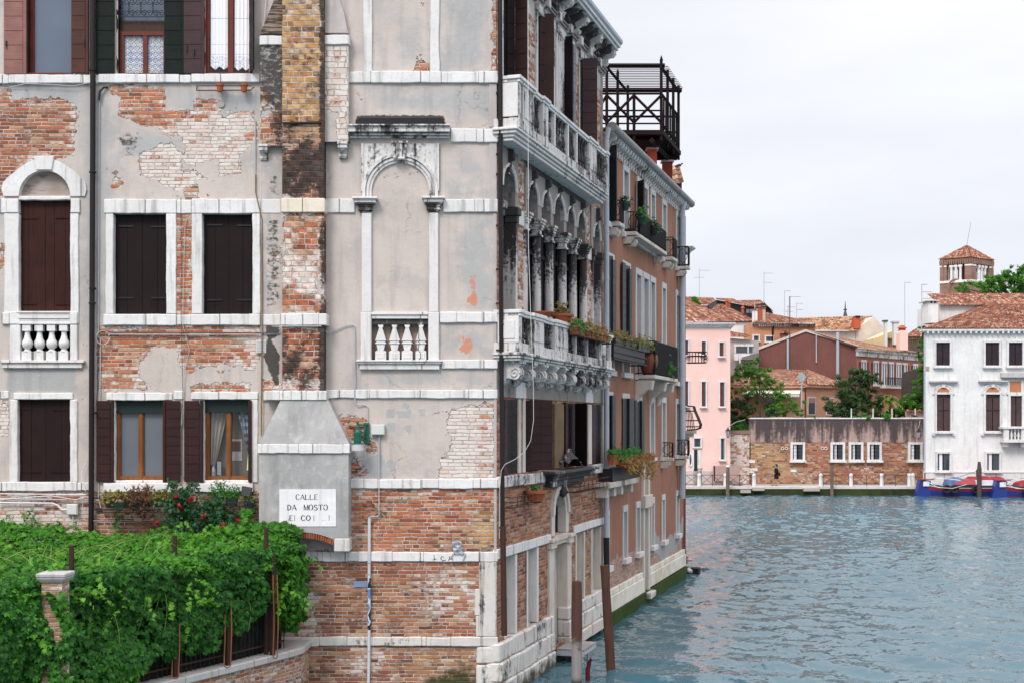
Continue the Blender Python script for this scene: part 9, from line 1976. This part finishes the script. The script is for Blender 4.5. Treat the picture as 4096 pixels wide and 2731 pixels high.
def clump_tree(name,label,blobs,Y,mat,leaf,n_per,trunk=None,dy=1.6,cat='tree',palm=1,asp=.55,fill=1.0,limbs=True):
 t=thing(name,label,cat,(fx(blobs[0][0],Y),Y,ZQ)); P=[]; N=[]
 for (u,v,r) in blobs:
  r=r*(.72 if Y==128.0 else .9); R_=r*Y/F; c=np.array((fx(u,Y),Y+random.uniform(-dy,dy)*.6,fz(v,Y))); k=int(n_per*2.6*(R_/1.0)**2)
  sub=[c+RNG.normal(0,1,3)*R_*.62 for _ in range(max(7,int(18*R_)))]
  for s in sub:
   kk=max(1,k//len(sub)); d=RNG.normal(0,1,(kk,3)); d/=np.linalg.norm(d,axis=1,keepdims=True); rr=R_*RNG.uniform(.18,.55)*RNG.uniform(0,1,(kk,1))**.5*(1+.5*RNG.normal(0,.35,(kk,1))); P.append(s+d*rr*(1.1,1.1,.8)); N.append(d+(0,-.2,.5))
 leaf_cloud('crown',np.concatenate(P),np.concatenate(N),leaf,mat,t,palm,asp,.5,droop=.25)
 if trunk:
  u0,v0,r0=trunk; m=MB(); b=(fx(u0,Y),Y,ZQ-.1); mid=(fx(u0,Y)+.1,Y,fz(v0,Y)); m.tube([b,((b[0]+mid[0])/2+.08,Y,(b[2]+mid[2])/2),mid],[r0,r0*.8,r0*.6],8)
  if limbs:
   for (u,v,r) in blobs: m.tube([mid,((mid[0]+fx(u,Y))/2,Y,(mid[2]+fz(v,Y))/2-.1),(fx(u,Y),Y,fz(v,Y))],[r0*.5,r0*.35,r0*.15],6)
  m.build('trunk',BARK,t)
 return t
clump_tree('acacia_tree','light green acacia with a thin bent trunk beside the pink house',[(2985,1470,34),(3040,1490,44),(3075,1520,38),(2960,1520,34),(3020,1530,44),(3090,1555,30),(2945,1575,26),(3105,1600,40),(3150,1620,38),(3190,1648,26),(3075,1640,36),(3035,1452,26),(2990,1560,26),(3120,1650,30)],108.0,TREEL,.15,430,(3034,1590,.13),1.5,palm=3,asp=.5)
clump_tree('dark_shrub','dark bushy shrub at the left between pink house and acacia',[(2945,1620,34),(2980,1650,40),(2935,1690,30),(2970,1695,30),(2990,1610,26)],109.0,TREED,.2,560,(2955,1690,.1),1.0,'shrub',3)
clump_tree('long_grass_bush','bright grassy bush spilling over the low brick wall',[(2950,1705,26),(2975,1700,22),(2930,1712,18)],107.2,HERB,.3,500,None,.5,'shrub',1,.15)
clump_tree('dark_evergreen_tree','round dark evergreen tree behind the long garden wall',[(3400,1540,50),(3440,1520,44),(3360,1590,48),(3420,1600,56),(3470,1580,46),(3340,1640,42),(3400,1650,52),(3460,1645,48),(3485,1520,22),(3425,1495,24),(3500,1620,24),(3320,1620,26),(3455,1488,16)],109.5,TREED,.16,700,(3410,1620,.22),2.0,'tree',3,.5)
pl=thing('palm_tree','yellow green palm with arching fronds beside the dark evergreen','palm',(fx(3550,109),109,ZQ)); m=MB(); Y=109.0; c=np.array((fx(3553,Y),Y,fz(1600,Y))); m.tube([(c[0],Y,ZQ),tuple(c)],[.25,.2],8); m.build('trunk',BARK,pl)
PALM=leaf_mat('palm frond',[(.08,.13,.02),(.15,.21,.03),(.24,.27,.05),(.06,.10,.02)])
V=[]; Fc_=[]
for i in range(34):
 a=random.uniform(0,6.28); el=random.uniform(.1,1.3); L=random.uniform(1.1,1.7)
 pts=[c+np.array((math.cos(a)*L*t*math.cos(el),math.sin(a)*L*t*math.cos(el),L*(t*math.sin(el)-.75*t*t))) for t in np.linspace(0,1,9)]
 sd=np.array((-math.sin(a),math.cos(a),0))
 for k in range(1,9):
  for s in (-1,1): b=len(V); w=.30*(1-.5*k/9); V+=[tuple(pts[k-1]),tuple(pts[k]),tuple(pts[k]+sd*s*w+(0,0,-.12)),tuple((pts[k-1]+pts[k])/2+sd*s*w*.8+(0,0,-.1))]; Fc_.append((b,b+1,b+2,b+3))
m=MB(); m.add(V,Fc_); m.build('crown',PALM,pl)
for nm,lab,bl,Yq,mt in (('garden_bush','leafy green bush under the dark sloping wall',[(3650,1590,34),(3675,1560,24),(3620,1610,26),(3690,1600,22)],110.5,TREEL),('garden_bush','lower green bush in front of the dark sloping wall',[(3610,1645,26),(3640,1625,22),(3580,1655,18),(3670,1625,22)],109.9,TREEL),('climber','green climber hanging at the corner of the white palace',[(3690,1420,18),(3686,1450,20),(3692,1480,18),(3688,1390,10),(3690,1365,9),(3682,1510,14),(3700,1310,10),(3707,1270,8)],109.0,TREEL),('rooftop_plants','pale green plants in front of the dusty red house windows',[(3448,1500,14),(3470,1510,10),(3490,1508,8)],116.5,HERB),('wall_top_plant','bright green tuft on the long garden wall under the palm',[(3545,1660,12),(3555,1664,12),(3535,1665,10)],106.2,HERB),('wall_top_plant','low bright green plants on the wall left of the palm',[(3440,1666,9),(3455,1664,10),(3470,1667,8),(3425,1668,7)],106.2,HERB),('wall_top_plant','thin bright green strip on the wall below the dark evergreen',[(3260,1668,6),(3420,1669,6)],106.2,HERB)):
 clump_tree(nm,lab,bl,Yq,mt,.2,700,None,.5,'shrub' if 'plant' not in nm else 'plant',3)
clump_tree('tall_tree','bright green crown of a tree rising behind the white palace roof',[(3870,1155,34),(3840,1165,26),(3905,1140,36),(3950,1135,44),(3995,1120,44),(4040,1120,48),(4085,1130,48),(4130,1120,48),(4060,1095,26),(4090,1090,26),(4050,1160,40),(3960,1165,36),(4180,1130,46),(3920,1165,30),(4015,1155,30),(4000,1150,36),(4100,1160,40)],128.0,TREEL,.20,430,(4050,1200,.3),2.5,palm=3)
cf=thing('conifer','small pointed green conifer between the tiled roofs at the left','conifer',(fx(2778,120),120,ZQ)); P=[]; Y=120.0
for _ in range(2600):
 h=random.random()**.8; vv=1190+75*h; r=(4+42*h)*(1+.25*math.sin(h*26)); a=random.uniform(0,6.28); P.append((fx(2778+r*math.cos(a)*random.uniform(.5,1)+6*h,Y),Y+r*math.sin(a)*Y/F,fz(vv,Y)))
leaf_cloud('crown',np.array(P),np.array([[0,-.5,.8]]),.22,TREEL,cf,3,.4,.8); m=MB(); m.tube([(fx(2778,Y),Y,ZQ),(fx(2778,Y),Y,fz(1195,Y))],[.2,.05],6); m.build('trunk',BARK,cf)
#------------------------------------------------------------------sky,sun,camera
EL,ROT=math.radians(48),math.radians(207)
w=bpy.data.worlds.new('World'); SC.world=w; w.use_nodes=True; nt=w.node_tree; nt.nodes.clear()
sky=nt.nodes.new('ShaderNodeTexSky'); sky.sky_type='NISHITA'; sky.sun_disc=False; sky.sun_elevation=EL; sky.sun_rotation=ROT; sky.air_density=1.0; sky.dust_density=2.0
tc=nt.nodes.new('ShaderNodeTexCoord'); sx=nt.nodes.new('ShaderNodeSeparateXYZ'); nt.links.new(tc.outputs['Generated'],sx.inputs[0])
rp=nt.nodes.new('ShaderNodeValToRGB'); nt.links.new(sx.outputs[2],rp.inputs[0])
els=rp.color_ramp.elements; els[0].position=.0; els[0].color=(5.5,5.7,6.4,1); els[1].position=1.0; els[1].color=(18.5,18.6,19.4,1)
e=els.new(.16); e.color=(6.15,6.25,6.7,1); e=els.new(.34); e.color=(6.8,6.85,7.15,1)
nz=nt.nodes.new('ShaderNodeTexNoise'); mp=nt.nodes.new('ShaderNodeMapping'); mp.inputs['Scale'].default_value=(1.2,1.2,4.5); nt.links.new(tc.outputs['Generated'],mp.inputs[0]); nt.links.new(mp.outputs[0],nz.inputs['Vector']); nz.inputs['Scale'].default_value=2.2; nz.inputs['Detail'].default_value=5; nz.inputs['Roughness'].default_value=.5
mr=nt.nodes.new('ShaderNodeMapRange'); nt.links.new(nz.outputs[0],mr.inputs[0]); mr.inputs[1].default_value=.3; mr.inputs[2].default_value=.7; mr.inputs[3].default_value=.88; mr.inputs[4].default_value=1.07
mu=nt.nodes.new('ShaderNodeMix'); mu.data_type='RGBA'; mu.blend_type='MULTIPLY'; mu.inputs[0].default_value=1.0
ia=[i for i in mu.inputs if i.type=='RGBA']; nt.links.new(rp.outputs[0],ia[0]); nt.links.new(mr.outputs[0],ia[1])
mi=nt.nodes.new('ShaderNodeMix'); mi.data_type='RGBA'; mi.inputs[0].default_value=.93; ib=[i for i in mi.inputs if i.type=='RGBA']; mo=[o for o in mu.outputs if o.type=='RGBA'][0]
nt.links.new(sky.outputs[0],ib[0]); nt.links.new(mo,ib[1])
bg=nt.nodes.new('ShaderNodeBackground'); bg.inputs['Strength'].default_value=.1; nt.links.new([o for o in mi.outputs if o.type=='RGBA'][0],bg.inputs[0])
wo=nt.nodes.new('ShaderNodeOutputWorld'); nt.links.new(bg.outputs[0],wo.inputs[0])
sl=bpy.data.lights.new('sun','SUN'); sl.energy=1.5; sl.angle=math.radians(18); sl.color=(1,.965,.93); so=bpy.data.objects.new('sun',sl); COL.objects.link(so)
d=Vector((math.sin(ROT)*math.cos(EL),math.cos(ROT)*math.cos(EL),math.sin(EL))); so.rotation_euler=d.to_track_quat('Z','Y').to_euler()
cam=bpy.data.cameras.new('camera'); co=bpy.data.objects.new('camera',cam); COL.objects.link(co); co.location=(0,0,H); co.rotation_euler=(math.pi/2,0,0)
cam.sensor_width=36; cam.lens=36*F/4096; cam.shift_y=(VH-1365.5)/4096; cam.clip_start=.1; cam.clip_end=5000; SC.camera=co
vs=SC.view_settings; SC.display_settings.display_device='sRGB'; vs.view_transform='Standard'; vs.look='None'; vs.exposure=0.62; vs.gamma=1.0
SC.cycles.max_bounces=6; SC.cycles.diffuse_bounces=2; SC.cycles.glossy_bounces=3; SC.cycles.transparent_max_bounces=8
try: SC.cycles.use_denoising=True
except Exception: pass
